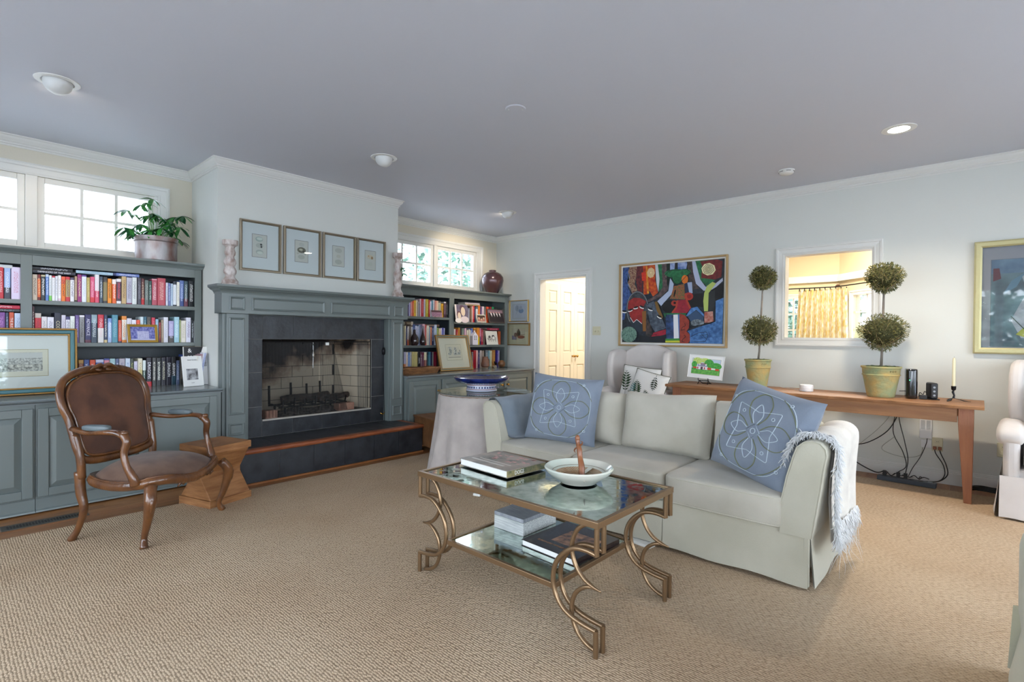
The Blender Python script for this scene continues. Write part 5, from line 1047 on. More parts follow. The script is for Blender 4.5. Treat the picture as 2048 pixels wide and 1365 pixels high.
# ------------------------------------------------------------------ wall plates
IV = M('ivory_plastic', '#d3cdaf', .4); WP = M('white_plastic', '#e2e3e4', .35)
t = thing('dimmer_switch', 'ivory two-knob dimmer switch plate right of the doorway', 'light switch', (-3.722, 5.779, 1.252)); MB().box(-.062, .062, -.006, 0, 0, .115).build('plate', IV, t, bevel=.003)
for s in (-.025, .025): MB().lathe([(.0, .022), (.013, .022), (.015, .003), (.017, 0)], seg=16).xf(Matrix.Translation((s, -.006, .055)) @ Matrix.Rotation(pi/2, 4, 'X')).build('knob', IV, t, smooth='auto')
t = thing('wall_speaker', 'white grilled plastic box on the wall under the console', 'chime box', (-.341, 5.779, .375)); MB().box(-.043, .043, -.030, 0, 0, .17).build('box', WP, t, bevel=.004)
for i in range(11):
    for s in (-1, 1): MB().box(s*.019-.014, s*.019+.014, -.0315, -.0295, .082+i*.007, .0845+i*.007).build('slat', M('grey_plastic', '#8e9498', .5), t)
t = thing('blank_plate', 'blank white wall plate under the white grilled box', 'wall plate', (-.338, 5.779, .292)); MB().box(-.036, .036, -.006, 0, 0, .068).build('plate', WP, t, bevel=.002)
def outlet(x, z, lab, plugs):
    t = thing('wall_outlet', lab, 'outlet', (x, 5.779, z)); MB().box(-.037, .037, -.006, 0, 0, .115).build('plate', IV, t, bevel=.003)
    for zz in (.033, .082): MB().box(-.016, .016, -.009, -.005, zz-.014, zz+.014).build('socket', IV, t, bevel=.004)
    for s in (-.005, .005):
        MB().box(s-.0012, s+.0012, -.0095, -.0085, .078, .086).build('slot', BLACKM, t)
outlet(-.262, .272, 'ivory wall outlet with two brown plugs, left of the console leg', 2); outlet(.150, .285, 'ivory wall outlet half hidden by the slipcovered chair', 0)
for s in (-.016, .018):
    o = MB().box(-.012, .012, -.03, 0, -.013, .013).build('power_plug', M('brown_plastic', '#8a5030', .4), bevel=.003, loc=(-.262+s, 5.7695, .300)); tag(o, '%s brown plug in the outlet by the console leg' % ('left' if s < 0 else 'right'), 'plug')
# ------------------------------------------------------------------ floor register
t = thing('floor_register', 'dark metal floor vent beside the left cabinets', 'floor vent', (-4.545, .262, .001))
VM = M('vent_metal', '#5a544c', .45, .5)
MB().mould([(.02, .02, 0), (.10, .02, 0), (.10, .41, 0), (.02, .41, 0)], (0, 0, 1), [(-.004, 0), (-.004, .003), (.016, .004), (.019, 0)], True).build('frame', VM, t); MB().box(.02, .10, .02, .41, -.0005, .0006).build('duct', BLACKM, t)
for i in range(26): MB().box(.024, .096, .026+i*.0148, .030+i*.0148, .001, .0035).build('slat', VM, t)
# ------------------------------------------------------------------ small things on the shelves
def cardphoto(name, lab, loc, rz, tilt, w_, h_, rings, bg, fn, group='photographs on the right bookcase', **k): return picture(name, lab, 'photograph', loc, rz, tilt, w_, h_, rings, bg, None, fn, group, **k)
def ph_house(A, x0, x1, z0, z1): A.rect(x0, x1, z0, z1, M('blue_photo', '#8f93c8', .5, var='#3c3f8e', vs=60)); W_, H_ = x1-x0, z1-z0; A.rect(x0+.28*W_, x0+.75*W_, z0+.05*H_, z0+.68*H_, M('pale_house_photo', '#c4c4de', .5, var='#a0a0c8', vs=70)); A.rect(x0, x1, z0, z0+.1*H_, '#b4b6d6')
GF2 = M('ornate_gold', '#b89440', .35, .6, bump=.6, bs=220)
picture('framed_photograph', 'blue-toned house photograph in ornate gold frame on the left middle shelf', 'photograph', (-5.205, 1.162, 1.148), pi/2+.12, radians(11), .216, .152, [(.009, .014, GF2), (.010, .010, GF2)], '#9a9ccc', None, ph_house, glass=False)
def ph_faces(A, x0, x1, z0, z1):
    W_, H_ = x1-x0, z1-z0; e = lambda u, v, a, b, c: A.ell(x0+u*W_, z0+v*H_, a*W_, b*H_, c); A.rect(x0, x1, z0, z1, M('mauve_photo', '#7c7084', .5, var='#5a5068', vs=9)); A.rect(x0, x0+.12*W_, z0, z1, '#e2d2cc'); e(.55, .78, .2, .2, '#5c4450'); e(.28, .4, .18, .22, '#6e4a4c'); e(.62, .6, .17, .27, '#e6cfb4'); e(.3, .32, .13, .22, '#ecd6bc'); e(.7, .12, .33, .2, '#e2d0d0'); e(.2, .05, .25, .14, '#f0e6de')
cardphoto('photograph', 'large pinkish photograph of two people on the right upper shelf', (-5.17, 4.733, 1.418), pi/2, radians(8), .232, .232, [(.002, .003, WHITE)], '#eee', ph_faces, glass=False)
def ph_three(A, x0, x1, z0, z1):
    W_, H_ = x1-x0, z1-z0; A.rect(x0, x1, z0, z1, '#4a3428')
    for u, v in ((.2, .5), (.5, .3), (.8, .5)): A.ell(x0+u*W_, z0+v*H_, .13*W_, .2*H_, '#d8a88c'); A.ell(x0+u*W_, z0+(v-.35)*H_, .18*W_, .2*H_, '#b87a70')
cardphoto('framed_photograph', 'small white-framed photograph of three people on the right upper shelf', (-5.19, 5.12, 1.418), pi/2, radians(12), .178, .112, [(.012, .006, M('cream_frame', '#dcd8c6', .5))], '#ccc', ph_three, glass=False)
def ph_team(A, x0, x1, z0, z1):
    W_, H_ = x1-x0, z1-z0; A.rect(x0, x1, z0, z1, '#2a2226'); A.rect(x0, x1, z0+.75*H_, z1, '#8a6e7a')
    for i in range(4): A.poly([(x0+(.14+.19*i)*W_, z0+.72*H_), (x0+(.24+.19*i)*W_, z0+.72*H_), (x0+(.23+.19*i)*W_, z0+.42*H_)], '#f0eae8'); A.ell(x0+(.18+.19*i)*W_, z0+.78*H_, .04*W_, .05*H_, '#d8a89c')
cardphoto('framed_photograph', 'dark framed photograph of people in suits at the right shelf end', (-5.185, 5.425, 1.418), pi/2-.08, radians(16), .30, .205, [(.010, .012, M('pewter_frame', '#6a5f5c', .4, .5))], '#443', ph_team, glass=False)
def ph_group(A, x0, x1, z0, z1):
    A.rect(x0, x1, z0, z1, M('pink_crowd_photo', '#c89aa6', .5, var='#8a5a78', vs=90)); A.rect(x0, x1, z1-(z1-z0)*.3, z1, M('dark_crowd_photo', '#7a4a4c', .5, var='#3a2a30', vs=110))
cardphoto('photograph', 'small pink group photograph leaning on the right top shelf books', (-5.18, 4.302, 1.467), pi/2, radians(10), .175, .088, [(.002, .003, WHITE)], '#eee', ph_group, glass=False)
def ph_animals(A, x0, x1, z0, z1):
    W_, H_ = x1-x0, z1-z0; e = lambda u, v, a, b, c: A.ell(x0+u*W_, z0+v*H_, a*W_, b*H_, c); e(.3, .45, .2, .13, ETCH); e(.66, .47, .22, .15, ETCH); e(.62, .62, .12, .1, '#3a3836'); e(.3, .58, .1, .1, '#5a5856'); e(.64, .5, .08, .12, '#e8e6e0')
    for u in (.2, .38, .55, .78): A.rect(x0+u*W_, x0+(u+.04)*W_, z0+.22*H_, z0+.42*H_, '#6a6866')
cardphoto('unframed_print', 'white card with a grey sketch of animals on the right middle shelf', (-5.185, 5.335, 1.104), pi/2, radians(10), .236, .198, [(.003, .004, M('card_edge', '#d8d6cc', .6))], '#d9d7cd', ph_animals, glass=False)
hs = thing('house_ornament', 'little white house-shaped ornament on the right middle shelf', 'ornament', (-5.205, 5.0, 1.104), pi/2-.25)
MB().prism([(-.042, 0), (.042, 0), (.042, .125), (0, .178), (-.042, .125)], 1, -.02, .06).build('body', M('white_ceramic', '#d9d4dc', .4), hs, bevel=.002)
for z in (.07, .092, .114):
    for s in (-.013, .013): MB().box(s-.006, s+.006, -.0206, -.0195, z, z+.012).build('window_hole', BLACKM, hs)
MB().box(-.008, .008, .01, .022, .165, .20).build('chimney', M('white_ceramic', '#d9d4dc', .4), hs)
DKG = M('dark_glazed_ceramic', '#2c1f22', .14, coat=.6)
o = MB().lathe([(0, 0), (.045, 0), (.062, .02), (.066, .06), (.058, .10), (.035, .13), (.02, .15), (.018, .19), (.022, .195), (.016, .195), (.0, .19)], seg=24).build('round_bottle', DKG, smooth='auto', loc=(-5.165, 3.937, 1.104)); o.scale = (.8, .8, 1); tag(o, 'squat dark glazed bottle on the right middle shelf', 'bottle')
o = MB().lathe([(0, 0), (.035, 0), (.05, .03), (.051, .06), (.036, .105), (.017, .15), (.011, .19), (.011, .235), (.015, .24), (.008, .24), (0, .235)], seg=24).build('long_necked_bottle', DKG, smooth='auto', loc=(-5.165, 4.066, 1.104)); o.scale = (.8, .8, 1); tag(o, 'long-necked dark glazed bottle on the right middle shelf', 'bottle')
jg = thing('jug', 'brown pottery jug on the right worktop', 'jug', (-5.14, 5.148, .776)); jg.scale = (.76, .76, 1); JM = M('brown_pottery', '#8a5e48', .5, var='#6a4636', vs=8)
MB().lathe([(0, 0), (.05, 0), (.056, .012), (.078, .03), (.08, .055), (.066, .10), (.052, .13), (.048, .15), (.054, .162), (.048, .162), (.04, .15), (0, .145)], seg=28).build('body', JM, jg, smooth='auto'); MB().tube([(0, .06, .13), (0, .092, .125), (0, .10, .095), (0, .074, .06)], [.007, .008, .008, .006], 8).build('handle', JM, jg, smooth=True)
MB().lathe([(.045, .0), (.055, .004), (.056, .012), (.045, .012)], seg=24).build('foot', M('cream_glaze', '#b8a890', .5), jg, smooth=True)
o = MB().grid(lambda u, v: ((.052+.004*sin(8*pi*v)*sin(3*pi*u))*sin(pi*u)*cos(2*pi*v), (.052+.004*sin(8*pi*v))*sin(pi*u)*sin(2*pi*v), .052-.052*cos(pi*u)), 18, 32, cv=True).build('carved_wooden_ball', M('carved_wood', '#96683f', .5, bump=.8, bs=60, var='#5c3a22', vs=14), smooth=True, loc=(-5.14, 5.482, .776)); tag(o, 'carved wooden ball at the end of the right worktop', 'ball')
fg = thing('figurine', 'small dark bird figurine beside the carved ball', 'figurine', (-5.18, 5.40, .776)); MB().lathe([(0, 0), (.018, 0), (.012, .015), (.006, .03), (.0, .03)], seg=12).build('base', WHITE, fg, smooth=True); supere(.012, .026, .018, 1, 1, 10, 14, 0, 0, .052).build('body', BLACKM, fg, smooth=True); MB().tube([(0, -.018, .06), (0, -.026, .085), (0, -.038, .088)], [.008, .007, .002], 8).build('head', BLACKM, fg, smooth=True)
fg = thing('figurine', 'small pale cup-shaped bowl between the jug and the figurine', 'bowl', (-5.12, 5.318, .776)); MB().lathe([(0, 0), (.018, 0), (.014, .006), (.03, .02), (.034, .03), (.03, .03), (.012, .012), (0, .01)], seg=18).build('bowl', M('cream_glaze', '#b8a890', .5), fg, smooth='auto')
def dough(u, v):
    a = 2*pi*v; rx, ry = .115, .33; k = 1+.03*sin(5*a)+.02*sin(11*a+1); z = .078+.004*sin(6*a)
    if u < .5: t = u*2; return (rx*(.62+.38*t)*cos(a)*k, ry*(.8+.2*t)*sin(a)*k, z*t)
    t = (u-.5)*2; s = (1-t)*.93; return (rx*s*cos(a)*k, ry*s*sin(a)*k, z-(z-.015)*min(1, t*2.2))
o = MB().grid(dough, 15, 40, cv=True).build('dough_bowl', M('rustic_wood', '#9a6a40', .7, bump=.8, bs=35, var='#6e4626', vs=9, stretch=(6, 1, 6)), smooth=True, loc=(-4.93, 3.83, .776)); tag(o, 'long rustic wooden dough bowl on the right worktop', 'bowl')
# ------------------------------------------------------------------ vases, candlesticks, plants
VS = M('burnished_vase', '#3f3340', .22, .35, var='#5e3a34', vs=3, coat=.3)
o = MB().lathe([(0, 0), (.085, 0), (.10, .03), (.148, .11), (.165, .19), (.158, .24), (.125, .288), (.08, .312), (.052, .32), (.053, .34), (.048, .343), (.04, .335), (0, .31)], seg=48).build('vase', VS, smooth='auto', loc=(-5.33, 5.47, 1.851)); tag(o, 'large round dark burnished vase on the right bookcase', 'vase')
CS = M('whitewashed_wood', '#d6cdc8', .8, bump=.5, bs=50, var='#a08a80', vs=28, stretch=(1, 1, .45), detail=6)
def stick(x, y, h, r, lab):
    pr = [(0, 0), (1, 0), (1, .03), (.86, .05), (.9, .09), (.74, .13), (.56, .17), (.5, .22), (.66, .27), (.7, .32), (.6, .38), (.46, .42), (.6, .46), (.68, .5), (.64, .56), (.48, .60), (.42, .64), (.55, .68), (.6, .74), (.5, .79), (.44, .83), (.55, .87), (.8, .90), (.82, .95), (.84, 1), (.5, 1), (.45, .97), (0, .97)]
    o = MB().lathe([(a*r, b*h) for a, b in pr], seg=28).build('candlestick', CS, smooth='auto', loc=(x, y, 1.6425)); tag(o, lab, 'candlestick', 'turned candlesticks on the mantel')
stick(-4.78, 1.686, .385, .073, 'turned whitewashed candlestick on the left end of the mantel'); stick(-4.775, 3.405, .49, .069, 'turned whitewashed candlestick on the right end of the mantel')
LEAF = bpy.data.meshes.new('leaflet'); lm = MB()
for i in range(7):
    t = i/6; w_ = .30*sin(pi*min(1, t*.93+.03))**.8; z = -.28*t*t; lm.v += [(t, -w_/2, z+.04*w_), (t, 0, z-.01), (t, w_/2, z+.04*w_)]
for i in range(6):
    a = i*3; lm.f += [(a, a+3, a+4, a+1), (a+1, a+4, a+5, a+2)]; lm.m += [0, 0]
LFM = [M('schefflera_leaf', '#2f7a34', .3, coat=.3, var='#3f8f3c', vs=5), M('schefflera_leaf_dark', '#1f5a34', .3, coat=.3)]
LEAFS = [lm.mesh('leaflet', m_, True) for m_ in LFM]
def umbrella_leaf(par, base, c, n, L_, rnd, yaw0=0., droop=.35, stem=True):
    base, c = Vector(base), Vector(c)
    if stem: mid = (base+c)/2+Vector((0, 0, .03)); MB().tube([base, mid, c], .0022, 5).build('stem', M('plant_stem', '#6a9a4a', .5), par, smooth=True)
    for k in range(n):
        a = yaw0+2*pi*k/n+rnd.uniform(-.2, .2); o = bpy.data.objects.new('leaf', rnd.choice(LEAFS)); C.objects.link(o); o.parent = par; s = L_*rnd.uniform(.8, 1.1)
        o.location = c; o.scale = (s, s, s); o.rotation_euler = (rnd.uniform(-.3, .3), droop+rnd.uniform(-.25, .35), a)
pp = thing('potted_schefflera', 'green umbrella plant in a worn metal pot on the left bookcase', 'potted plant', (-5.355, 1.288, 1.851))
PM = M('worn_copper_metal', '#7d5a50', .5, .55, bump=.4, bs=30, var='#a9a6a8', vs=11, detail=7, stretch=(1, 1, .5))
MB().lathe([(0, 0), (.150, 0), (.155, .006), (.155, .16), (.164, .166), (.156, .172), (.164, .195), (.166, .205), (.156, .205), (.152, .17), (0, .17)], seg=40).build('pot', PM, pp, smooth='auto'); MB().lathe([(0, .19), (.154, .18)], seg=20).build('soil', M('soil', '#2c2119', 1, bump=.8, bs=60), pp)
rnd = random.Random(21)
for cx, cy, L_ in ((730, 85, .085), (620, 190, .07), (520, 265, .08), (340, 350, .085), (470, 430, .06), (760, 365, .07), (690, 430, .075), (820, 415, .08), (1010, 440, .075), (1180, 370, .09), (1290, 350, .07), (1100, 490, .08), (1060, 560, .07), (1240, 600, .09), (1180, 660, .07), (290, 730, .09), (400, 740, .085), (540, 640, .085), (780, 690, .09), (700, 760, .08), (890, 680, .095), (1010, 600, .06), (1200, 810, .09), (1310, 850, .085), (450, 840, .07), (1060, 860, .06), (860, 850, .06), (620, 830, .06)):
    y = (cx-840)*.00041; z = .205+(880-cy)*.00041; umbrella_leaf(pp, (rnd.uniform(-.05, .05), y*.25, .19), (rnd.uniform(-.06, .10), y, z), rnd.choice((6, 7)), L_*1.3, rnd, rnd.uniform(0, 3), .25)
pp = thing('potted_plant', 'small plant in a bell-shaped pot behind the right candlestick', 'potted plant', (-5.35, 3.80, 1.851)); BP = M('bell_pot_glaze', '#b09a8c', .45, var='#8a7468', vs=9)
MB().lathe([(0, 0), (.085, 0), (.085, .012), (.07, .02), (.062, .05), (.05, .14), (.046, .165), (.038, .165), (.036, .15), (0, .15)], seg=28).build('pot', BP, pp, smooth='auto'); rnd = random.Random(4)
for y, z, L_ in ((.0, .36, .07), (.03, .235, .08), (.07, .22, .07), (.05, .17, .07), (-.05, .25, .07), (.1, .15, .06)): umbrella_leaf(pp, (0, 0, .15), (.0, y, z), 6, L_, rnd, rnd.uniform(0, 3), .45)
# ------------------------------------------------------------------ brown velvet armchair (local +X forward, +Y sideways)
WN = M('carved_walnut', '#4e2e1a', .28, bump=.25, bs=70, var='#714622', vs=14, coat=.5, stretch=(1, 1, .5))
VEL = M('brown_velvet', '#68412c', .8, sheen=.15, var='#4c2e20', vs=7, bump=.1, bs=200)
VEL2 = M('worn_taupe_velvet', '#6e5240', .8, sheen=.15, var='#54392a', vs=9, bump=.1, bs=200)
ac = thing('armchair', 'carved walnut armchair upholstered in brown velvet', 'armchair', (-3.88, .905, .013), radians(36))
def lerp(a, b, t): return a+(b-a)*t
def bez(pts, n=12):
    """Catmull-Rom through points"""
    P = [Vector(p) for p in pts]; P = [2*P[0]-P[1]]+P+[2*P[-1]-P[-2]]; r = []
    for i in range(1, len(P)-2):
        for k in range(n):
            t = k/n; a, b, c, d = P[i-1:i+3]; r.append(.5*((2*b)+(c-a)*t+(2*a-5*b+4*c-d)*t*t+(3*b-a-3*c+d)*t**3))
    r.append(P[-2]); return r
def taper(rs, n): return [rs[min(int(i/(n-1)*(len(rs)-1)), len(rs)-2)]*(1-((i/(n-1)*(len(rs)-1)) % 1 if i < n-1 else 1))+rs[min(int(i/(n-1)*(len(rs)-1)), len(rs)-2)+1]*((i/(n-1)*(len(rs)-1)) % 1 if i < n-1 else 1) for i in range(n)]
for s in (-1, 1):
    p = bez([(.262, .305*s, .345), (.292, .338*s, .27), (.268, .33*s, .15), (.238, .318*s, .055), (.252, .335*s, .0)], 6)
    l = MB().tube(p, taper([.030, .032, .022, .016, .022], len(p)), 10).build('leg', WN, ac, smooth=True)
    MB().tube([(.30, .342*s, .30), (.312, .35*s, .27), (.306, .347*s, .22), (.292, .34*s, .18)], [.006, .012, .010, .003], 6).build('carving', WN, l, smooth=True)
    p = bez([(-.225, .262*s, .40), (-.215, .262*s, .28), (-.195, .262*s, .18), (-.225, .268*s, .07), (-.262, .278*s, .0)], 6)
    MB().tube(p, taper([.026, .026, .021, .017, .022], len(p)), 10).build('leg', WN, ac, smooth=True)
# back: curved outline leaning back
def bk(w_, z): t = (z-.42)/.57; return (-.205-.125*t-.02*t*t, w_, z)
oc = [(0, .988), (.14, .978), (.25, .935), (.298, .865), (.302, .78), (.284, .71), (.277, .62), (.270, .53), (.245, .47), (.15, .447), (0, .442)]
outl = bez([Vector((w_, z, 0)) for w_, z in oc], 4); ring = [(p.x, p.y) for p in outl]+[(-p.x, p.y) for p in outl[::-1][1:-1]]
MB().tube([bk(*q) for q in ring], .020, 10, closed=True, flat=1.25).build('back_frame', WN, ac, smooth=True)
inn = [(a*.90, .715+(z-.715)*.90) for a, z in ring]; MB().tube([(bk(*q)[0]+.014, *bk(*q)[1:]) for q in inn], .008, 6, closed=True).build('bead_moulding', WN, ac, smooth=True)
for s in (-1, 1): MB().tube(bez([(-.21, .262*s, .36), (-.212, .266*s, .46), (-.225, .27*s, .54), (-.24, .276*s, .62)], 5), .022, 8).build('back_post', WN, ac, smooth=True)
def pad(front):
    def f(u, v):
        a = v*2*pi; n = len(inn); q = v*n; i = int(q) % n; t = q-int(q); w_ = lerp(inn[i][0], inn[(i+1) % n][0], t); z = lerp(inn[i][1], inn[(i+1) % n][1], t)
        w_ *= u; z = .715+(z-.715)*u; b = bk(w_, z); return (b[0]+front*(.010+.034*(1-u**3)), b[1], b[2])
    return f
MB().grid(pad(1), 9, 48, cv=True).build('back_cushion', VEL, ac, smooth=True); MB().grid(pad(-1), 9, 48, cv=True).build('outer_back', VEL, ac, smooth=True)
cr = MB()
for s in (-1, 1):
    cr.tube(bez([(bk(0, .99)[0]+.02, 0, 1.0), (bk(0, .99)[0]+.03, .03*s, 1.012), (bk(0, .99)[0]+.03, .065*s, 1.0), (bk(0, .97)[0]+.025, .10*s, .985)], 4), taper([.012, .014, .010, .003], 13), 7)
    cr.tube([(bk(0, .985)[0]+.026, .012*s, .985), (bk(0, .985)[0]+.030, .04*s, .978), (bk(0, .985)[0]+.026, .06*s, .985)], [.008, .010, .003], 6)
cr.lathe([(0, 0), (.012, .004), (.014, .014), (.006, .024), (0, .026)], bk(0, .99)[0]+.032, 0, .988, 10).build('crest_carving', WN, ac, smooth=True)
# seat
def seat_out(a):
    c, s = cos(a), sin(a); x = math.copysign(abs(c)**.55, c); y = math.copysign(abs(s)**.5, s)
    wd = lerp(.265, .325, (x+1)/2); fx = .265+.03*(1-min(1, abs(y))**2) if x > 0 else .235
    return x*fx, y*wd
def seatf(u, v):
    x, y = seat_out(v*2*pi); k = sin(u*pi/2)**.55 if u < 1 else 1
    return (x*k+.012, y*k, .352+.10*(1-k**3.2) if u > .001 else .452)
MB().grid(lambda u, v: seatf(u, v), 12, 56, cv=True).build('seat', VEL2, ac, smooth=True)
def railz(a): x, y = seat_out(a); return .332+.018*abs(sin(2*a))-(.012*cos(3*y/.325*pi/2) if x > .2 else 0)
rp_ = [(seat_out(2*pi*i/64)[0]+.012, seat_out(2*pi*i/64)[1], railz(2*pi*i/64)) for i in range(64)]
MB().tube(rp_, .022, 8, closed=True, flat=1.3).build('seat_rail', WN, ac, smooth=True); MB().tube([(x*1.015, y*1.015, z+.026) for x, y, z in rp_], .006, 6, closed=True).build('bead_moulding', WN, ac, smooth=True)
cv_ = MB()
for k in range(-4, 5): cv_.tube([(.315-.004*abs(k), k*.035, .312-.004*abs(k)), (.325-.004*abs(k), k*.035+.012, .322), (.318-.004*abs(k), k*.035+.024, .308)], [.004, .010, .003], 6)
cv_.build('rail_carving', WN, ac, smooth=True)['kind'] = 'stuff'
for s in (-1, 1):
    arm = MB().tube(bez([(-.245, .285*s, .655), (-.12, .315*s, .640), (.0, .335*s, .650), (.075, .332*s, .648), (.112, .325*s, .632)], 6), taper([.020, .018, .019, .021, .024], 25), 10, flat=.8).tube(bez([(.112, .325*s, .640), (.138, .328*s, .60), (.128, .335*s, .53), (.145, .335*s, .46), (.175, .322*s, .39), (.18, .315*s, .35)], 5), taper([.024, .022, .018, .018, .024, .026], 26), 10).build('arm', WN, ac, smooth=True)
    MB().lathe([(0, 0), (.018, .004), (.021, .014), (.014, .024), (0, .026)], .125, .328*s, .636, 12).build('arm_scroll', WN, arm, smooth=True)
    supere(.085, .026, .018, .6, .6, 10, 24, -.055, .322*s, .672).build('arm_pad', M('grey_leather', '#5f6a6e', .45, coat=.2), arm, smooth=True)
# ------------------------------------------------------------------ wooden stool, trunk
STW = M('oiled_pale_wood', '#a9774a', .55, bump=.3, bs=40, var='#8a5a34', vs=6, stretch=(1, 1, 7))
st = thing('stool', 'hourglass-shaped wooden block stool by the hearth', 'stool', (-4.155, 1.375, .0), radians(17))
# local square .33, waisted in the middle
MB().box(-.165, .165, -.165, .165, .385, .435).build('seat', STW, st, bevel=.004)
MB().prism([(-.155, .385), (-.06, .235), (-.06, .20), (-.165, .06), (.165, .06), (.06, .20), (.06, .235), (.155, .385)], 1, -.155, .155).build('body', STW, st, bevel=.006)
MB().box(-.17, .17, -.165, .165, .0, .06).build('base', STW, st, bevel=.005)
TRW = M('trunk_wood', '#7a5230', .6, bump=.4, bs=25, var='#5e3e22', vs=7, stretch=(1, 4, 1)); TRD = M('trunk_dark_edge', '#3c2b1e', .6)
tk = thing('storage_chest', 'old wooden trunk between the hearth and the cloth-covered table', 'trunk', (-4.10, 3.40, .0), radians(-12))
MB().box(-.50, .06, .0, .40, .06, .34).build('body', TRW, tk, bevel=.004); MB().box(-.51, .07, -.01, .41, .34, .362).build('lid', TRW, tk, bevel=.005)
for x in (-.46, .02):
    for y in (.04, .36): MB().lathe([(.0, 0), (.018, .0), (.022, .03), (.022, .06)], x, y, 0, 12).build('foot', TRD, tk)
for x in (-.50, .045): MB().box(x, x+.018, -.003, .403, .062, .34).build('edge_strip', TRD, tk)
# ------------------------------------------------------------------ round table with floor-length cloth
rt = thing('round_table', 'round side table hidden under a floor-length cloth', 'table', (-3.27, 3.27, .012)); MB().lathe([(0, 0), (.40, 0), (.40, .022), (0, .022)], 0, 0, .69, 40).build('table_top', TRW, rt); MB().lathe([(.16, 0), (.16, .03), (.04, .06), (.035, .66), (.1, .69)], seg=20).build('pedestal', TRW, rt)
LIN = fabric('natural_linen', '#b4aaa3', '#a79d97', 500, .25)
def cloth(u, v):
    a = 2*pi*v; 
    if u < .25: r = .405*u/.25; return (r*cos(a), r*sin(a), .716)
    t = (u-.25)/.75; f = t**.8; fold = .5+.5*sin(13*a+.6*sin(3*a)); fold2 = .5+.5*sin(7*a+1.3)
    r = .408+f*(.012+.075*fold*(.35+.65*f)+.035*fold2*f)+.012*t; z = .714-.012*(t < .03)-(.702)*t; return (r*cos(a), r*sin(a), max(z, .004))
o = MB().grid(cloth, 34, 220, cv=True).build('tablecloth', LIN, smooth=True, loc=(-3.27, 3.27, .012)); tag(o, 'floor-length beige linen cloth over the round table', 'tablecloth')
o = MB().lathe([(0, 0), (.408, 0), (.412, .003), (.408, .007), (0, .007)], seg=64).build('glass_table_top', M('green_edged_glass', '#9fb8b0', .03, coat=1, spec=1.), smooth='auto', loc=(-3.27, 3.27, .7335)); tag(o, 'round glass sheet on the cloth-covered table', 'table glass')
gm = glass_pane('table_glass', (.86, .93, .91), .5); o.data.materials[0] = gm
BB = M('cobalt_glaze', '#1d2c6e', .15, coat=.7, var='#141d4a', vs=14); BW = M('white_glaze_pattern', '#b8bccb', .3, coat=.4)
bw = thing('footed_bowl', 'wide cobalt blue footed bowl on the glass-topped round table', 'bowl', (-3.30, 3.26, .7415)); bw.scale = (.78, .78, .86)
MB().lathe([(.165, .07), (.24, .085), (.295, .105), (.315, .13), (.318, .142), (.306, .145), (.29, .135), (.22, .11), (.10, .098), (0, .095)], seg=56).build('bowl', BB, bw, smooth='auto'); MB().lathe([(.17, 0), (.178, .005), (.168, .02), (.165, .07), (.0, .07)], seg=48).build('foot', BW, bw, smooth='auto')
MB().lathe([(0, .100), (.20, .108), (.285, .134), (.0, .1005)], seg=40).build('inner_glaze', M('brown_speckled_glaze', '#5a4038', .25, coat=.4, var='#2c2440', vs=60), bw, smooth=True)
for k in range(34): a = 2*pi*k/34; MB().box(-.001, .001, -.0075, .0075, -.009, .009).xf(Matrix.Translation((.1685*cos(a), .1685*sin(a), .042)) @ Matrix.Rotation(a, 4, 'Z')).build('blue_dot', BB, bw)
MB().lathe([(.166, .018), (.170, .020), (.170, .024), (.166, .026)], seg=40).lathe([(.164, .060), (.168, .062), (.168, .066), (.164, .068)], seg=40).build('painted_ring', M('rust_glaze', '#8a4a3a', .3), bw)
# ------------------------------------------------------------------ sofa
SOF = fabric('pale_linen_upholstery', '#b9b4a3', '#aea997', 520, .3, vs=3); SOFC = fabric('pale_linen_cushion', '#b6b0a2', '#a59f90', 520, .3, vs=3)
sf = thing('sofa', 'three-seat pale linen slipcovered sofa', 'sofa', (-1.67, 2.80, .012)); TSF = Matrix.Translation((1.67, -2.80, -.012))
MB().box(-2.70, -.64, 2.83, 3.55, .03, .30).xf(TSF).build('base', SOF, sf, bevel=.01)
def skirtpath(s):
    pass
sk = MB()
def skirt(p0, p1, n, amp, ztop=.285, zb=.030, out=.0):
    p0, p1 = Vector(p0), Vector(p1); d = (p1-p0).normalized(); nn = Vector((d.y, -d.x, 0))
    def f(u, v): q = p0+(p1-p0)*u+nn*(out*(1-v)+amp*sin(u*n)*(1-v)); return (q.x, q.y, lerp(zb+.004*sin(u*n*1.7), ztop, v))
    def g(u, v): q = Vector(f(u, v)); return tuple(q-nn*.006)
    return MB().grid(f, 40, 6).grid(g, 40, 6)
skirt((-2.745, 2.812, 0), (-1.35, 2.812, 0), 9, .003, out=.014).xf(TSF).build('skirt', SOF, sf, smooth=True)
skirt((-1.346, 2.812, 0), (-.60, 2.812, 0), 7, .003, out=.014).xf(TSF).build('skirt', SOF, sf, smooth=True)
skirt((-.594, 2.815, 0), (-.594, 3.60, 0), 8, .005, out=.022).xf(TSF).build('skirt', SOF, sf, smooth=True); skirt((-2.75, 3.60, 0), (-2.75, 2.815, 0), 8, .005, out=.022).xf(TSF).build('skirt', SOF, sf, smooth=True); skirt((-.60, 3.61, 0), (-2.745, 3.61, 0), 9, .004, out=.014).xf(TSF).build('skirt', SOF, sf, smooth=True)
MB().box(-.622, -.596, 2.805, 2.83, .03, .28).xf(TSF).build('corner_pleat', SOF, sf, bevel=.006)
ap = [(-.735, .27), (-.728, .40), (-.700, .55), (-.672, .655), (-.655, .705), (-.625, .733), (-.59, .742), (-.555, .735), (-.532, .712), (-.527, .68), (-.537, .62), (-.552, .5), (-.566, .40), (-.588, .27)]
def arm_pts(y):  # softened towards the front
    return ap
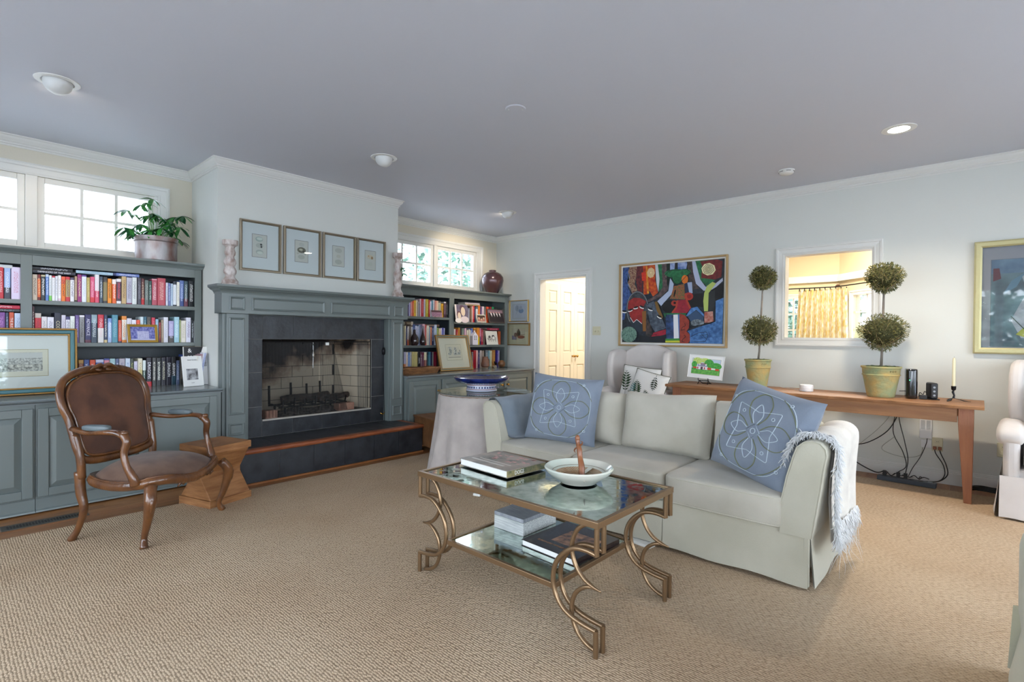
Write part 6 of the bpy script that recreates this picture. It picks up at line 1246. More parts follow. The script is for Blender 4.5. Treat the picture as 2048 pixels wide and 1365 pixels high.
for s, nm in ((1, 'right'), (-1, 'left')):
    P_ = ap if s == 1 else [(-3.34-x, z) for x, z in ap][::-1]
    cx_ = sum(p[0] for p in P_)/len(P_); cz_ = sum(p[1] for p in P_)/len(P_); m = MB(); ys = [(2.795, .90), (2.80, .965), (2.812, 1.0), (3.0, 1.), (3.3, 1.), (3.56, 1.), (3.60, .97)]
    for y, k in ys: m.v += [(cx_+(x-cx_)*k, y, cz_+(z-cz_)*(k if z > .3 else 1)) for x, z in P_]
    n = len(P_)
    for j in range(len(ys)-1): m.f += [(j*n+i, j*n+(i+1) % n, (j+1)*n+(i+1) % n, (j+1)*n+i) for i in range(n)]
    m.f += [tuple(range(n)), tuple((len(ys)-1)*n+i for i in range(n))[::-1]]; m.m = [0]*len(m.f)
    a = m.xf(TSF).build('arm', SOF, sf, smooth='auto')
    MB().tube([(cx_+(x-cx_)*.985-1.67*0, 2.799, cz_+(z-cz_)*.985) for x, z in P_], .0035, 6).xf(TSF).build('piping', SOF, a, smooth=True)
MB().box(-2.66, -.68, 3.44, 3.60, .28, .735).xf(TSF).build('back', SOF, sf, bevel=.035, seg=4, smooth='auto')
def cush(x0, x1, y0, y1, z0, z1, nm, mat_, par, e=.22, crown_=.012, tilt=0.):
    a, b, c = (x1-x0)/2, (y1-y0)/2, (z1-z0)/2; m = supere(a, b, c, e, e, 18, 52)
    m.v = [(x, y, z+crown_*max(0, 1-(x/a)**2)*max(0, 1-(y/b)**2)*(1 if z > 0 else 0)) for x, y, z in m.v]
    if tilt: m.xf(Matrix.Rotation(tilt, 4, 'X'))
    return m.xf(Matrix.Translation(((x0+x1)/2, (y0+y1)/2, (z0+z1)/2))).xf(TSF).build(nm, mat_, par, smooth=True)
for x0, x1 in ((-2.635, -2.0), (-1.995, -1.345), (-1.34, -.705)):
    c = cush(x0, x1, 2.775, 3.42, .285, .455, 'seat_cushion', SOFC, sf, .16)
    for zz in (.30, .437):
        a, b = (x1-x0)/2, .3225; X_, Y_ = (x0+x1)/2, 3.0975
        MB().tube([(X_+(a-.002)*math.copysign(abs(cos(t))**.18, cos(t)), Y_+(b-.002)*math.copysign(abs(sin(t))**.18, sin(t)), zz) for t in [2*pi*i/72+.001 for i in range(72)]], .0035, 5, closed=True).xf(TSF).build('piping', SOF, c, smooth=True)
def bcush(x0, x1, zt, seed):
    m = pillow_mb(x1-x0, zt-.455, .22, .035, 25, .30); r = random.Random(seed); a, b = r.random()*6, r.random()*6
    m.v = [(x+.006*sin(9*z+a), y+.008*sin(14*x+b)*cos(9*z), z+.010*sin(7*x+a)*(z/.38)) for x, y, z in m.v]
    m.xf(Matrix.Translation(((x0+x1)/2, 3.27, .45)) @ Matrix.Rotation(radians(-13), 4, 'X')).xf(TSF).build('back_cushion', SOFC, sf, smooth=True)
bcush(-2.53, -1.885, .83, 1); bcush(-1.89, -1.255, .865, 2); bcush(-1.25, -.66, .85, 3)
for x, y in ((-2.66, 2.95), (-1.45, 2.90), (-.70, 2.95), (-2.66, 3.5), (-.70, 3.5)): MB().lathe([(.02, 0), (.03, .035)], x, y, .012, 10).xf(TSF).build('foot', TRD, sf)
for (x, y, r_, lab) in ((-1.47, 2.80, -.12, 'white strip on the rug under the middle of the sofa'), (-2.83, 2.79, .3, 'small white wedge on the rug by the sofa left corner')):
    o = MB().box(-.08 if x > -2 else -.03, .08 if x > -2 else .03, -.03, .03, 0, .018).build('white_wedge', WHITE, bevel=.003, loc=(x, y-.02, .0125), rot=(0, 0, r_)); tag(o, lab, 'wedge')
# scatter cushions
BLU = fabric('blue_grey_linen', '#7a828e', '#707987', 500, .3); EMB = M('pale_embroidery', '#b4bfc8', .85); EMG = M('olive_embroidery', '#6e7358', .85)
def embroidered(lab, loc, rot, w_, h_, t_=.17, roll=0.):
    o = thing('scatter_cushion', lab, 'cushion', loc, rot=rot, group='blue embroidered cushions on the sofa'); R_ = Matrix.Rotation(roll, 4, 'Y')
    pillow_mb(w_, h_, t_, .06, 27, .45).xf(R_).build('cover', BLU, o, smooth=True)
    def surf(a, b, off=.002): return R_ @ Vector((w_/2*a*(1-.06*(1-b*b)), -t_/2*(max(0, (1-a**4)*(1-b**4)))**.45-off, h_/2*b*(1-.06*(1-a*a))+h_/2))
    def curve(pts, r, mt, nm='embroidery', closed=False): MB().tube([surf(*p) for p in pts], r*1.5, 5, closed=closed, flat=.6).build(nm, mt, o, smooth=True)
    for k in range(4):
        an = k*pi/2+.04; rr = lambda u, v: (u*cos(an)-v*sin(an), u*sin(an)+v*cos(an))
        curve([rr(*p[:2]) for p in bez([(.16, .07, 0), (.36, .22, 0), (.62, .25, 0), (.80, .12, 0), (.84, 0, 0), (.80, -.12, 0), (.62, -.25, 0), (.36, -.22, 0), (.16, -.07, 0)], 5)], .0028, EMG)
        curve([rr(*p[:2]) for p in bez([(.17, .04, 0), (.34, .12, 0), (.46, .10, 0), (.60, 0, 0), (.46, -.10, 0), (.34, -.12, 0), (.17, -.04, 0)], 5)], .0024, EMB)
        an += pi/4; curve([rr(*p[:2]) for p in bez([(.30, .30, 0), (.52, .16, 0), (.66, .06, 0), (.72, 0, 0), (.66, -.06, 0), (.52, -.16, 0), (.30, -.30, 0)], 5)], .0024, EMB)
        for uu, vv, q in ((.52, 0, .035), (.95, .1, .03)): curve([rr(uu+q*cos(t), vv+q*sin(t)) for t in [i*pi/5 for i in range(10)]], .0022, EMB, closed=True)
    curve([(.17*cos(t+.04), .17*sin(t+.04)) for t in [i*pi/2 for i in range(4)]], .0028, EMB, closed=True); curve([(.06*cos(t), .06*sin(t)) for t in [i*pi/5 for i in range(10)]], .0025, EMB, closed=True)
    curve([(.86*math.copysign(abs(cos(t))**.7, cos(t)), .86*math.copysign(abs(sin(t))**.7, sin(t))) for t in [i*pi/24 for i in range(48)]], .0022, EMB, closed=True)
    for k in range(4):
        an = k*pi/2; curve([(.98*cos(an+t)*(.93+.0*t), .98*sin(an+t)*.93) for t in [.35+i*.06 for i in range(15)]], .0025, EMG)
    for k in (0, 1): pass
    return o
embroidered('blue embroidered cushion leaning on the left arm end of the sofa', (-2.28, 3.04, .452), (radians(-14), 0, radians(14)), .56, .50, .17, radians(3.5))
embroidered('blue embroidered cushion leaning on the right arm end of the sofa', (-.945, 2.98, .455), (radians(-16), 0, radians(-22)), .54, .53, .18, radians(11))
# blue throw over the left arm
THB = fabric('soft_blue_grey_wool', '#868f97', '#7a848d', 420, .35)
def drape(path, y0, y1, yf, wob=.006, thick=.010):
    """cloth following path (x,z) in cross-section; yf(t) shifts the front edge"""
    P_ = bez([Vector((x, z, 0)) for x, z in path], 5); n = len(P_)
    def f(u, v):
        i = u*(n-1); k = min(int(i), n-2); q = P_[k].lerp(P_[k+1], i-k); y = lerp(y0+yf(u), y1, v); return (q.x+wob*sin(v*17+u*5), y, q.y+wob*.5*sin(v*13+2))
    def g(u, v):
        x, y, z = f(u, v); i = u*(n-1); k = min(int(i), n-2); t = (P_[k+1]-P_[k]).normalized(); return (x-t.y*thick, y, z+t.x*thick)
    return MB().grid(f, 40, 24).grid(g, 40, 24)
la = [(-3.34-x, z) for x, z in ap]
pth = [(-2.765, .42), (-2.79, .52), (-2.815, .62), (-2.828, .68), (-2.822, .722), (-2.79, .752), (-2.75, .758), (-2.71, .748), (-2.682, .72), (-2.662, .665), (-2.634, .56), (-2.612, .48), (-2.54, .474)]
o = drape(pth, 2.84, 3.40, lambda u: .0+max(0, .5-u)*.1+max(0, u-.6)*.12, thick=-.008).build('blue_throw', THB, smooth=True); tag(o, 'blue-grey throw folded over the left arm of the sofa', 'throw')
# white fringed throw over the right arm
THW = fabric('white_wool', '#dcd6cb', '#c6bfb6', 420, .3); FRG = M('white_fringe', '#dcdcdc', .9, sheen=.3)
pw = [(-.752, .475), (-.742, .55), (-.722, .60), (-.695, .665), (-.672, .715), (-.635, .752), (-.59, .762), (-.545, .754), (-.512, .722), (-.506, .67), (-.512, .58), (-.516, .46), (-.512, .34), (-.508, .24)]
tw = thing('white_throw', 'white fringed throw over the right arm of the sofa', 'throw', (-.6, 3.1, .4)); TW = Matrix.Translation((.6, -3.1, -.4))
yfw = lambda u: max(0, u-.75)*.10+max(0, .25-u)*.2
drape(pw, 2.87, 3.47, yfw, .008, thick=-.009).xf(TW).build('cloth', THW, tw, smooth=True)
fr = MB(); rnd = random.Random(9); PW = bez([Vector((x, z, 0)) for x, z in pw], 5)
def tuft(p, d, l, r0=.0035):
    q = Vector(p); pts = [q]; dd = Vector(d).normalized()
    for k in range(3): dd = (dd+Vector((rnd.gauss(0, .25), rnd.gauss(0, .25), -.35+rnd.gauss(0, .12)))).normalized(); q = q+dd*l/3; pts.append(q)
    fr.tube(pts, [r0, r0*.9, r0*.7, r0*.25], 3)
for i in range(1150):
    u = rnd.random(); k = u*(len(PW)-1); j = min(int(k), len(PW)-2); q = PW[j].lerp(PW[j+1], k-j); t = (PW[j+1]-PW[j]).normalized(); y = 2.87+yfw(u); tuft((q.x-t.y*.008, y+rnd.uniform(-.004, .03), q.y+t.x*.008), (rnd.uniform(-.5, .5)-t.y*.6, -1, rnd.uniform(-.4, .2)+t.x*.6), rnd.uniform(.03, .055))
for i in range(700):
    v = rnd.random(); y = 2.87+yfw(1)+(3.47-2.87-yfw(1))*v; z = .24+rnd.uniform(0, .09)*(1-v*.3); tuft((-.503, y, z), (rnd.uniform(0, .5), rnd.uniform(-.5, .1), -1), rnd.uniform(.04, .075))
for i in range(40):
    v = rnd.random(); tuft((-.503, 2.92+.5*v, .25), (.15, rnd.uniform(-.2, .2), -1), rnd.uniform(.11, .2), .0012)
for i in range(160):
    y = 2.87+.15*rnd.random(); tuft((-.757, y+.04, .49+rnd.uniform(-.02, .02)), (-.4, -.6, -.8), rnd.uniform(.03, .05))
fr.xf(TW).build('fringe', FRG, tw, smooth=True, kind='stuff')
# ------------------------------------------------------------------ second sofa, cut off at the lower right
s2 = thing('sofa', 'second pale linen sofa, only its arm showing at the lower right', 'sofa', (.6, 1.9, .012)); SOL = fabric('cream_linen_upholstery', '#c0bda6', '#b5b29b', 520, .3, vs=3)
supere(.50, .76, .15, .22, .25, 16, 50, .0, -.05, .455).build('arm', SOL, s2, smooth=True); MB().box(-.47, .47, -.76, .68, .03, .38).build('base', SOL, s2, bevel=.03, seg=3)
MB().grid(lambda u, v: ((-.462-.045*(1-v)-.004*sin(22*u)), lerp(-.78, .70, u), lerp(.015, .27, v)), 40, 6).grid(lambda u, v: (lerp(-.50, .47, u)-.01*(1-v), .685+.05*(1-v)+.004*sin(18*u), lerp(.015, .27, v)), 24, 6).build('skirt', SOL, s2, smooth=True)
supere(.38, .7, .08, .3, .3, 14, 40, .08, -.1, .58).build('seat_cushion', SOL, s2, smooth=True)
# ------------------------------------------------------------------ mirrored coffee table
BRZ = M('bronze_metal', '#8a7054', .30, .75, bump=.06, bs=200)
def mirror_mat():
    m = bpy.data.materials.new('antiqued_mirror'); m.use_nodes = True; N = m.node_tree.nodes; K = m.node_tree.links; b = N['Principled BSDF']; b.inputs['Metallic'].default_value = 1
    t = N.new('ShaderNodeTexCoord'); n = N.new('ShaderNodeTexNoise'); n.inputs['Scale'].default_value = 26; n.inputs['Detail'].default_value = 7; K.new(t.outputs['Object'], n.inputs[0])
    r = N.new('ShaderNodeValToRGB'); r.color_ramp.elements[0].position = .32; r.color_ramp.elements[0].color = (*L('#a3b3aa'), 1); r.color_ramp.elements[1].position = .6; r.color_ramp.elements[1].color = (*L('#cfdcd6'), 1); K.new(n.outputs[0], r.inputs[0]); K.new(r.outputs[0], b.inputs['Base Color'])
    q = N.new('ShaderNodeMapRange'); q.inputs[1].default_value = .35; q.inputs[2].default_value = .62; q.inputs[3].default_value = .16; q.inputs[4].default_value = .02; K.new(n.outputs[0], q.inputs[0]); K.new(q.outputs[0], b.inputs['Roughness']); return m
MIR = mirror_mat()
ct = thing('coffee_table', 'bronze coffee table with mirrored top and curved tubular legs', 'coffee table', (-1.60, 1.985, .013))
HX, HY, TZ = .545, .325, .518
def railrect(hx, hy, z0, z1, w_, nm, par):
    MB().box(-hx, hx, -hy, -hy+w_, z0, z1).build(nm, BRZ, par, bevel=.002); MB().box(-hx, hx, hy-w_, hy, z0, z1).build(nm, BRZ, par, bevel=.002); MB().box(-hx, -hx+w_, -hy+w_, hy-w_, z0, z1).build(nm, BRZ, par, bevel=.002); MB().box(hx-w_, hx, -hy+w_, hy-w_, z0, z1).build(nm, BRZ, par, bevel=.002)
railrect(HX, HY, TZ-.026, TZ, .020, 'rail', ct); MB().box(-HX+.02, HX-.02, -HY+.02, HY-.02, TZ-.014, TZ-.006).build('mirror_top', MIR, ct)
MB().mould([(-HX+.02, -HY+.02, TZ-.006), (HX-.02, -HY+.02, TZ-.006), (HX-.02, HY-.02, TZ-.006), (-HX+.02, HY-.02, TZ-.006)], (0, 0, 1), [(0, 0), (0, .0008), (-.004, .0008), (-.004, 0)], True).build('dark_seam', BLACKM, ct)
SX, SY = .335, .315
railrect(SX, SY, .195, .218, .018, 'shelf_rail', ct); MB().box(-SX+.018, SX-.018, -SY+.018, SY-.018, .205, .212).build('mirror_shelf', MIR, ct)
BC = [(0, .386), (.05, .392), (.105, .384), (.155, .350), (.192, .30), (.205, .24), (.195, .185), (.165, .142), (.12, .115), (.06, .102), (0, .096)]
TA = [(.020, .488), (.065, .482), (.105, .452), (.128, .402), (.130, .355), (.110, .305), (.075, .268), (.035, .249), (-.006, .240)]
TBL = [(-.006, .240), (.045, .243), (.088, .222), (.118, .185), (.130, .135), (.122, .085), (.095, .042), (.055, .015), (.012, .004)]
for sx_ in (-1, 1):
    for sy_ in (-1, 1):
        def W2(pts, y): return [(sx_*(HX-.011-d), sy_*y, z+.004) for d, z in pts]
        lg = None
        for y in (HY-.011, HY-.060):
            c = [Vector(p) for p in W2(BC, y)]; c = bez(c, 5)
            m = MB().tube(c, .0105, 10).tube([(sx_*(HX-.011), sy_*y, TZ-.026), (sx_*(HX-.011), sy_*y, .386)], .0105, 10).tube([(sx_*(HX-.011), sy_*y, .104), (sx_*(HX-.011), sy_*y, .0)], .0105, 10)
            o = m.build('leg', BRZ, ct, smooth='auto')
        y = HY-.0355
        MB().tube(bez([Vector(p) for p in W2(TA, y)], 5), taper([.0095]*6+[.0085, .003], 41), 10).tube(bez([Vector(p) for p in W2(TBL, y)], 5), taper([.003, .0085]+[.0095]*6, 41), 10).build('leg', BRZ, ct, smooth=True)
# things on the table
DG = thing('book', 'thick picture book with DOGS on its spine, on the mirrored table top', 'book', (-1.885, 2.022, .5325), radians(-4)); cvm = M('dog_book_cover', '#6e6e66', .35, var='#a8998c', vs=13, detail=7); cvs = M('dog_book_spine', '#59604a', .35, var='#a29468', vs=30)
MB().box(-.185, .185, -.14, .14, .033, .036).build('cover', cvm, DG); MB().box(-.185, .185, -.14, .14, 0, .003).build('cover', cvm, DG); MB().box(.182, .185, -.14, .14, .003, .033).build('spine', cvs, DG); MB().box(-.181, .182, -.136, .136, .003, .033).build('pages', M('white_pages', '#e6e4de', .8), DG)
A = Art(1, 1)
m = MB(); rnd = random.Random(3)
for k in range(26): x, y = rnd.uniform(-.16, .15), rnd.uniform(-.02, .11); m.box(x, x+rnd.uniform(.012, .03), y, y+rnd.uniform(.008, .022), .036, .0364)
m.build('cover_print', M('pink_print', '#c79a94', .4), DG)['kind'] = 'stuff'; MB().box(-.12, .12, -.055, -.048, .036, .0364).box(-.15, .10, -.09, -.075, .036, .0364).build('cover_print', M('pale_print', '#c9c4bc', .4), DG)['kind'] = 'stuff'
text('DOGS', .028, M('white_ink', '#f0f0ec', .5), DG, (.1855, -.055, .0175), (pi/2, 0, pi/2), sx=.85)
bl = thing('shallow_bowl', 'pale green glazed shallow bowl with tan rings on the mirrored table', 'bowl', (-1.43, 2.075, .5325)); CEL = M('celadon_glaze', '#c3cec0', .22, coat=.6, var='#d3cfc0', vs=5)
MB().lathe([(0, 0), (.088, 0), (.092, .004), (.10, .012), (.140, .036), (.160, .056), (.166, .068), (.160, .074), (.150, .066), (.13, .050), (.11, .042)], seg=64).build('bowl', CEL, bl, smooth='auto')
MB().lathe([(0, .020), (.05, .022), (.09, .032), (.112, .043)], seg=56).build('tan_well', M('tan_ring_glaze', '#a9794a', .3, coat=.5, var='#c9b493', vs=18, wave=(38, .6, 'X', .5)), bl, smooth=True)
for r_, z_ in ((.125, .0495), (.075, .0295), (.055, .0245)): MB().lathe([(r_, z_), (r_+.0012, z_+.0012), (r_+.0024, z_)], seg=48).build('painted_ring', M('brown_line_glaze', '#6e5238', .3), bl, smooth=True)
MB().add([(-.012, -.10, .046), (.012, -.10, .046), (.012, .11, .048), (-.012, .11, .048), (-.012, 0, .024), (.012, 0, .024)], [(0, 1, 5, 4), (4, 5, 2, 3)]).build('pale_band', CEL, bl)
lz = thing('lizard_figure', 'brown wooden lizard figure climbing out of the shallow bowl', 'figurine', (-1.40, 2.045, .557)); LZM = M('lizard_wood', '#8a522c', .4, coat=.3, bump=.3, bs=120, var='#6a3a1e', vs=14)
MB().tube(bez([(.035, -.035, .004), (.022, -.02, .028), (.012, -.008, .062), (-.006, .006, .098), (-.014, .012, .13), (-.028, .02, .158), (-.034, .024, .176)], 5), taper([.008, .014, .015, .012, .013, .010, .012], 31), 10).build('body', LZM, lz, smooth=True)
supere(.012, .012, .016, 1, 1, 10, 14, -.035, .024, .184).build('head', LZM, lz, smooth=True)
for pts in ([(-.024, .018, .15), (-.005, .014, .158), (.004, .010, .170), (-.002, .008, .176)], [(-.02, .016, .135), (-.04, .02, .136), (-.05, .02, .122), (-.043, .02, .114)], [(.03, -.03, .014), (.055, -.04, .016), (.062, -.05, .006)], [(.03, -.03, .010), (.012, -.055, .012), (.02, -.07, .006)]):
    MB().tube(bez(pts, 4), taper([.005, .004, .003, .002], len(bez(pts, 4))), 6).build('limb', LZM, lz, smooth=True)
MB().tube(bez([(.036, -.036, .006), (.058, -.05, .010), (.075, -.075, .012), (.092, -.095, .022)], 4), taper([.008, .006, .004, .0015], 13), 8).build('tail', M('lizard_tail_grey', '#b9b0a6', .35), lz, smooth=True)
bx = thing('box', 'grey-white streaked lidded box on the lower mirrored shelf', 'box', (-1.785, 2.10, .2255)); BXM = M('whitewashed_box', '#cfd1cc', .55, bump=.3, bs=50, var='#a0a3a2', vs=9, stretch=(1, 9, 26), detail=6)
MB().box(-.101, .101, -.135, .135, 0, .066).build('box_base', BXM, bx, bevel=.0015); MB().box(-.101, .101, -.135, .135, .0672, .086).build('lid', M('grey_streaked_lid', '#9b9ea2', .55, bump=.3, bs=50, var='#7c8086', vs=9, stretch=(3, 30, 1), detail=6), bx, bevel=.0015)
b2 = thing('book', 'large dark picture book on the lower mirrored shelf', 'book', (-1.452, 2.045, .2255), radians(-3)); BCV = M('dark_book_cover', '#231a1a', .25, coat=.3)
MB().box(-.162, .162, -.172, .172, .027, .030).build('cover', BCV, b2); MB().box(-.162, .162, -.172, .172, 0, .003).build('cover', BCV, b2); MB().box(.159, .162, -.172, .172, .003, .027).build('spine', BCV, b2); MB().box(-.158, .159, -.168, .168, .003, .027).build('pages', M('white_pages', '#e6e4de', .8), b2)
MB().box(-.06, .13, -.075, .085, .030, .0303).build('cover_picture', M('chandelier_photo', '#3a2a2e', .35, var='#b98a6a', vs=30, detail=8), b2)
MB().box(-.11, .11, -.118, -.104, .030, .0303).build('cover_title', M('gold_title_print', '#2a1e1a', .3, var='#a5703c', vs=120), b2)
o = MB().box(-.075, .075, -.05, .05, 0, .008).build('notebook', M('grey_green_cover', '#6f8480', .5), bevel=.001, loc=(-1.55, 2.265, .2255)); tag(o, 'thin grey-green notebook behind the dark book on the lower shelf', 'notebook')
# ------------------------------------------------------------------ slipcovered wing chairs
SLP = fabric('white_slipcover', '#d6cfca', '#ccc4be', 480, .25, vs=4); GPIPE = M('green_piping', '#4a5038', .8)
FERN = [M('fern_print_dark', '#2c4226', .85), M('fern_print_lime', '#8a9c44', .85), M('fern_print_teal', '#6a9494', .85), M('fern_print_black', '#26301f', .85)]
def wingchair(lab, loc, rz):
    t = thing('wing_chair', lab, 'armchair', loc, rz, 'white slipcovered wing chairs')
    MB().box(-.33, .33, -.33, .24, .02, .34).build('base', SLP, t, bevel=.02)
    supere(.27, .34, .09, .25, .25, 16, 44, 0, -.07, .42).build('seat_cushion', SLP, t, smooth=True)
    # curved back with rounded top
    def bkf(u, v):
        a = 2*u-1; top = 1.115-.10*abs(a)**2.6; z = lerp(.30, top, v); th = .0; return (a*.295, .20+.13*v+.0*a, z)
    def bkb(u, v): x, y, z = bkf(u, v); return (x*1.04, y+.11-.03*v, z+.0)
    m = MB().grid(bkf, 25, 18).grid(bkb, 25, 18); m.grid(lambda u, v: tuple(Vector(bkf(u, 1)).lerp(Vector(bkb(u, 1)), v)+Vector((0, 0, .02*sin(pi*v)))), 25, 6)
    for e in (0, 1): m.grid(lambda u, v, e=e: tuple(Vector(bkf(e, u)).lerp(Vector(bkb(e, u)), v)), 18, 3)
    m.build('back', SLP, t, smooth=True)
    for s in (-1, 1):
        # wing: tall rounded panel, front edge curved
        wp = [(.30, .60), (.08, .60), (-.02, .66), (-.055, .76), (-.06, .88), (-.045, .98), (.0, 1.045), (.08, 1.07), (.20, 1.075), (.34, 1.06)]
        w2 = bez([Vector((y, z, 0)) for y, z in wp], 3); P_ = [(p.x, p.y) for p in w2]+[(.36, .60)]
        wm = MB().prism(P_, 0, s*.30-.035, s*.30+.045); wm.v = [(x+s*.045*max(0, (.15-y)/.2)*.5, y, z) for x, y, z in wm.v]
        wg = wm.build('wing', SLP, t, bevel=.028, seg=4, smooth='auto')
        supere(.075, .30, .085, .8, .35, 14, 32, s*.335, -.10, .565).build('arm', SLP, t, smooth=True)
        MB().box(min(s*.285, s*.37), max(s*.285, s*.37), -.37, .28, .26, .57).build('arm_side', SLP, t, bevel=.03, seg=3, smooth='auto')
    for p0, p1, k in (((-.385, -.375, 0), (.385, -.375, 0), 1), ((.385, -.375, 0), (.385, .32, 0), 2), ((-.385, .32, 0), (-.385, -.375, 0), 3)):
        skirt(p0, p1, 11, .006, .29, .012, .03).build('skirt', SLP, t, smooth=True)
    return t
wingchair('white slipcovered wing chair under the abstract painting', (-2.86, 5.29, .012), radians(9))
wingchair('white slipcovered wing chair cut off by the right edge', (.515, 5.26, .012), radians(-3))
def fernpillow(lab, loc, rot, roll, ferns, w_=.43, h_=.40):
    o = thing('fern_cushion', lab, 'cushion', loc, rot=rot, group='white fern-patterned cushions'); R_ = Matrix.Rotation(roll, 4, 'Y'); t_ = .13
    pillow_mb(w_, h_, t_, .05, 21, .45).xf(R_).build('cover', M('white_cotton', '#dfdcd6', .9), o, smooth=True)
    ed = []
    for i in range(80):
        q = i/80*4; k = int(q); f = (q-k)*2-1; a, b = [(f, -1), (1, f), (-f, 1), (-1, -f)][k]; ed.append(R_ @ Vector((w_/2*a*(1-.05*(1-b*b)), 0, h_/2*b*(1-.05*(1-a*a))+h_/2)))
    MB().tube(ed, .004, 6, closed=True).build('piping', GPIPE, o, smooth=True)
    def surf(a, b): return R_ @ Vector((w_/2*a, -t_/2*(max(0, (1-a**4)*(1-b**4)))**.45-.0025, h_/2*b+h_/2))
    for (u, v, an, L_, mi_, nl) in ferns:
        m = MB(); d = Vector((cos(an), sin(an))); n = Vector((-d.y, d.x))
        for k in range(nl):
            f = k/(nl-1); c = Vector((u, v))+d*L_*f
            for s in (-1, 1):
                l = L_*.34*(sin(pi*(.18+.75*f))); e = (n*s+d*.6).normalized(); g = Vector((-e.y, e.x)); w3 = l*.20
                pts = [c, c+e*l*.4+g*w3, c+e*l, c+e*l*.4-g*w3]; m.add([surf(max(-.93, min(.93, p.x)), max(-.93, min(.93, p.y))) for p in pts], [(0, 1, 2, 3)])
        m.build('fern_print', FERN[mi_], o)['kind'] = 'stuff'; MB().tube([surf(max(-.93, min(.93, u+d.x*L_*q)), max(-.93, min(.93, v+d.y*L_*q))) for q in (-.25, .2, .6, 1)], .0015, 4).build('fern_stem', FERN[mi_], o)
    return o
fernpillow('white fern-print cushion at the back of the wing chair under the painting', (-2.80, 5.16, .515), (radians(-14), 0, radians(12)), radians(6), [(-.62, -.45, pi/2+.1, 1.05, 0, 8), (.15, -.35, pi/2-.5, .9, 1, 8), (.45, .45, .5, .45, 3, 6), (-.1, -.85, pi/2-.4, .5, 2, 6)])
fernpillow('white fern-print cushion at the front of the wing chair under the painting', (-2.655, 5.03, .515), (radians(-16), 0, radians(2)), radians(12), [(-.35, -.72, pi/2+.25, 1.0, 0, 9), (.35, .7, -pi/2+.1, .75, 3, 7), (-.75, -.6, pi/2, .7, 2, 6), (.3, -.7, pi/2+.5, .6, 0, 7)], .40, .36)
fernpillow('white green-piped cushion on the wing chair at the right edge', (.50, 5.06, .515), (radians(-14), 0, radians(6)), radians(4), [(-.5, -.5, pi/2, .9, 0, 8), (.2, -.4, pi/2-.3, .9, 1, 8)])
# ------------------------------------------------------------------ console table and what stands on it
PIN = M('old_pine', '#a8784f', .5, bump=.25, bs=30, var='#916340', vs=4, stretch=(.5, 5, 5), wave=(3, 6, 'Y', .25)); PINL = M('old_pine_upright', '#9a6444', .5, bump=.25, bs=30, var='#87543a', vs=4, stretch=(5, 5, .5))
cn = thing('console_table', 'long rustic pine console table against the far wall', 'console table', (-1.20, 5.33, .012)); TC = Matrix.Translation((1.20, -5.33, -.012))
m = MB(); n = 30
for i in range(n+1):
    x = -2.43+2.46*i/n; j = .004*sin(i*1.7)+.003*sin(i*3.1); m.v += [(x, 5.075+j, .722), (x, 5.07+j, .745), (x, 5.08+j, .750), (x, 5.60, .750), (x, 5.60, .722)]
for i in range(n): m.f += [(i*5+q, i*5+(q+1) % 5, (i+1)*5+(q+1) % 5, (i+1)*5+q) for q in range(5)]
m.f += [tuple(range(5)), tuple(n*5+q for q in range(5))[::-1]]; m.m = [0]*len(m.f); m.xf(TC).build('table_top', PIN, cn, bevel=.002)
MB().box(-2.28, -.12, 5.115, 5.135, .615, .7225).xf(TC).build('apron', PIN, cn, bevel=.002); MB().box(-2.28, -.12, 5.545, 5.565, .615, .7225).xf(TC).build('apron', PIN, cn); MB().box(-2.345, -2.325, 5.17, 5.52, .615, .7225).xf(TC).build('apron', PIN, cn); MB().box(-.055, -.035, 5.17, 5.52, .615, .7225).xf(TC).build('apron', PIN, cn)
for x0, s in ((-.115, 1), (-2.36, -1)):
    for y0, q in ((5.108, 1), (5.49, -1)):
        a, b = x0, x0+.088; c, d = y0, y0+.075; m = MB()
        bx0, bx1 = (a+.038, b-.005) if s == 1 else (a+.005, b-.038)
        m.v = [(a, c, .7225), (b, c, .7225), (b, d, .7225), (a, d, .7225), (a, c, .60), (b, c, .60), (b, d, .60), (a, d, .60), (bx0, c+.03*(q > 0), .012), (bx1, c+.03*(q > 0), .012), (bx1, d-.03*(q < 0), .012), (bx0, d-.03*(q < 0), .012)]
        m.f = [(0, 1, 2, 3), (8, 11, 10, 9)]+[(k+i, k+(i+1) % 4, k+4+(i+1) % 4, k+4+i) for k in (0, 4) for i in range(4)]; m.m = [0]*len(m.f); m.xf(TC).build('leg', PINL, cn, bevel=.003)
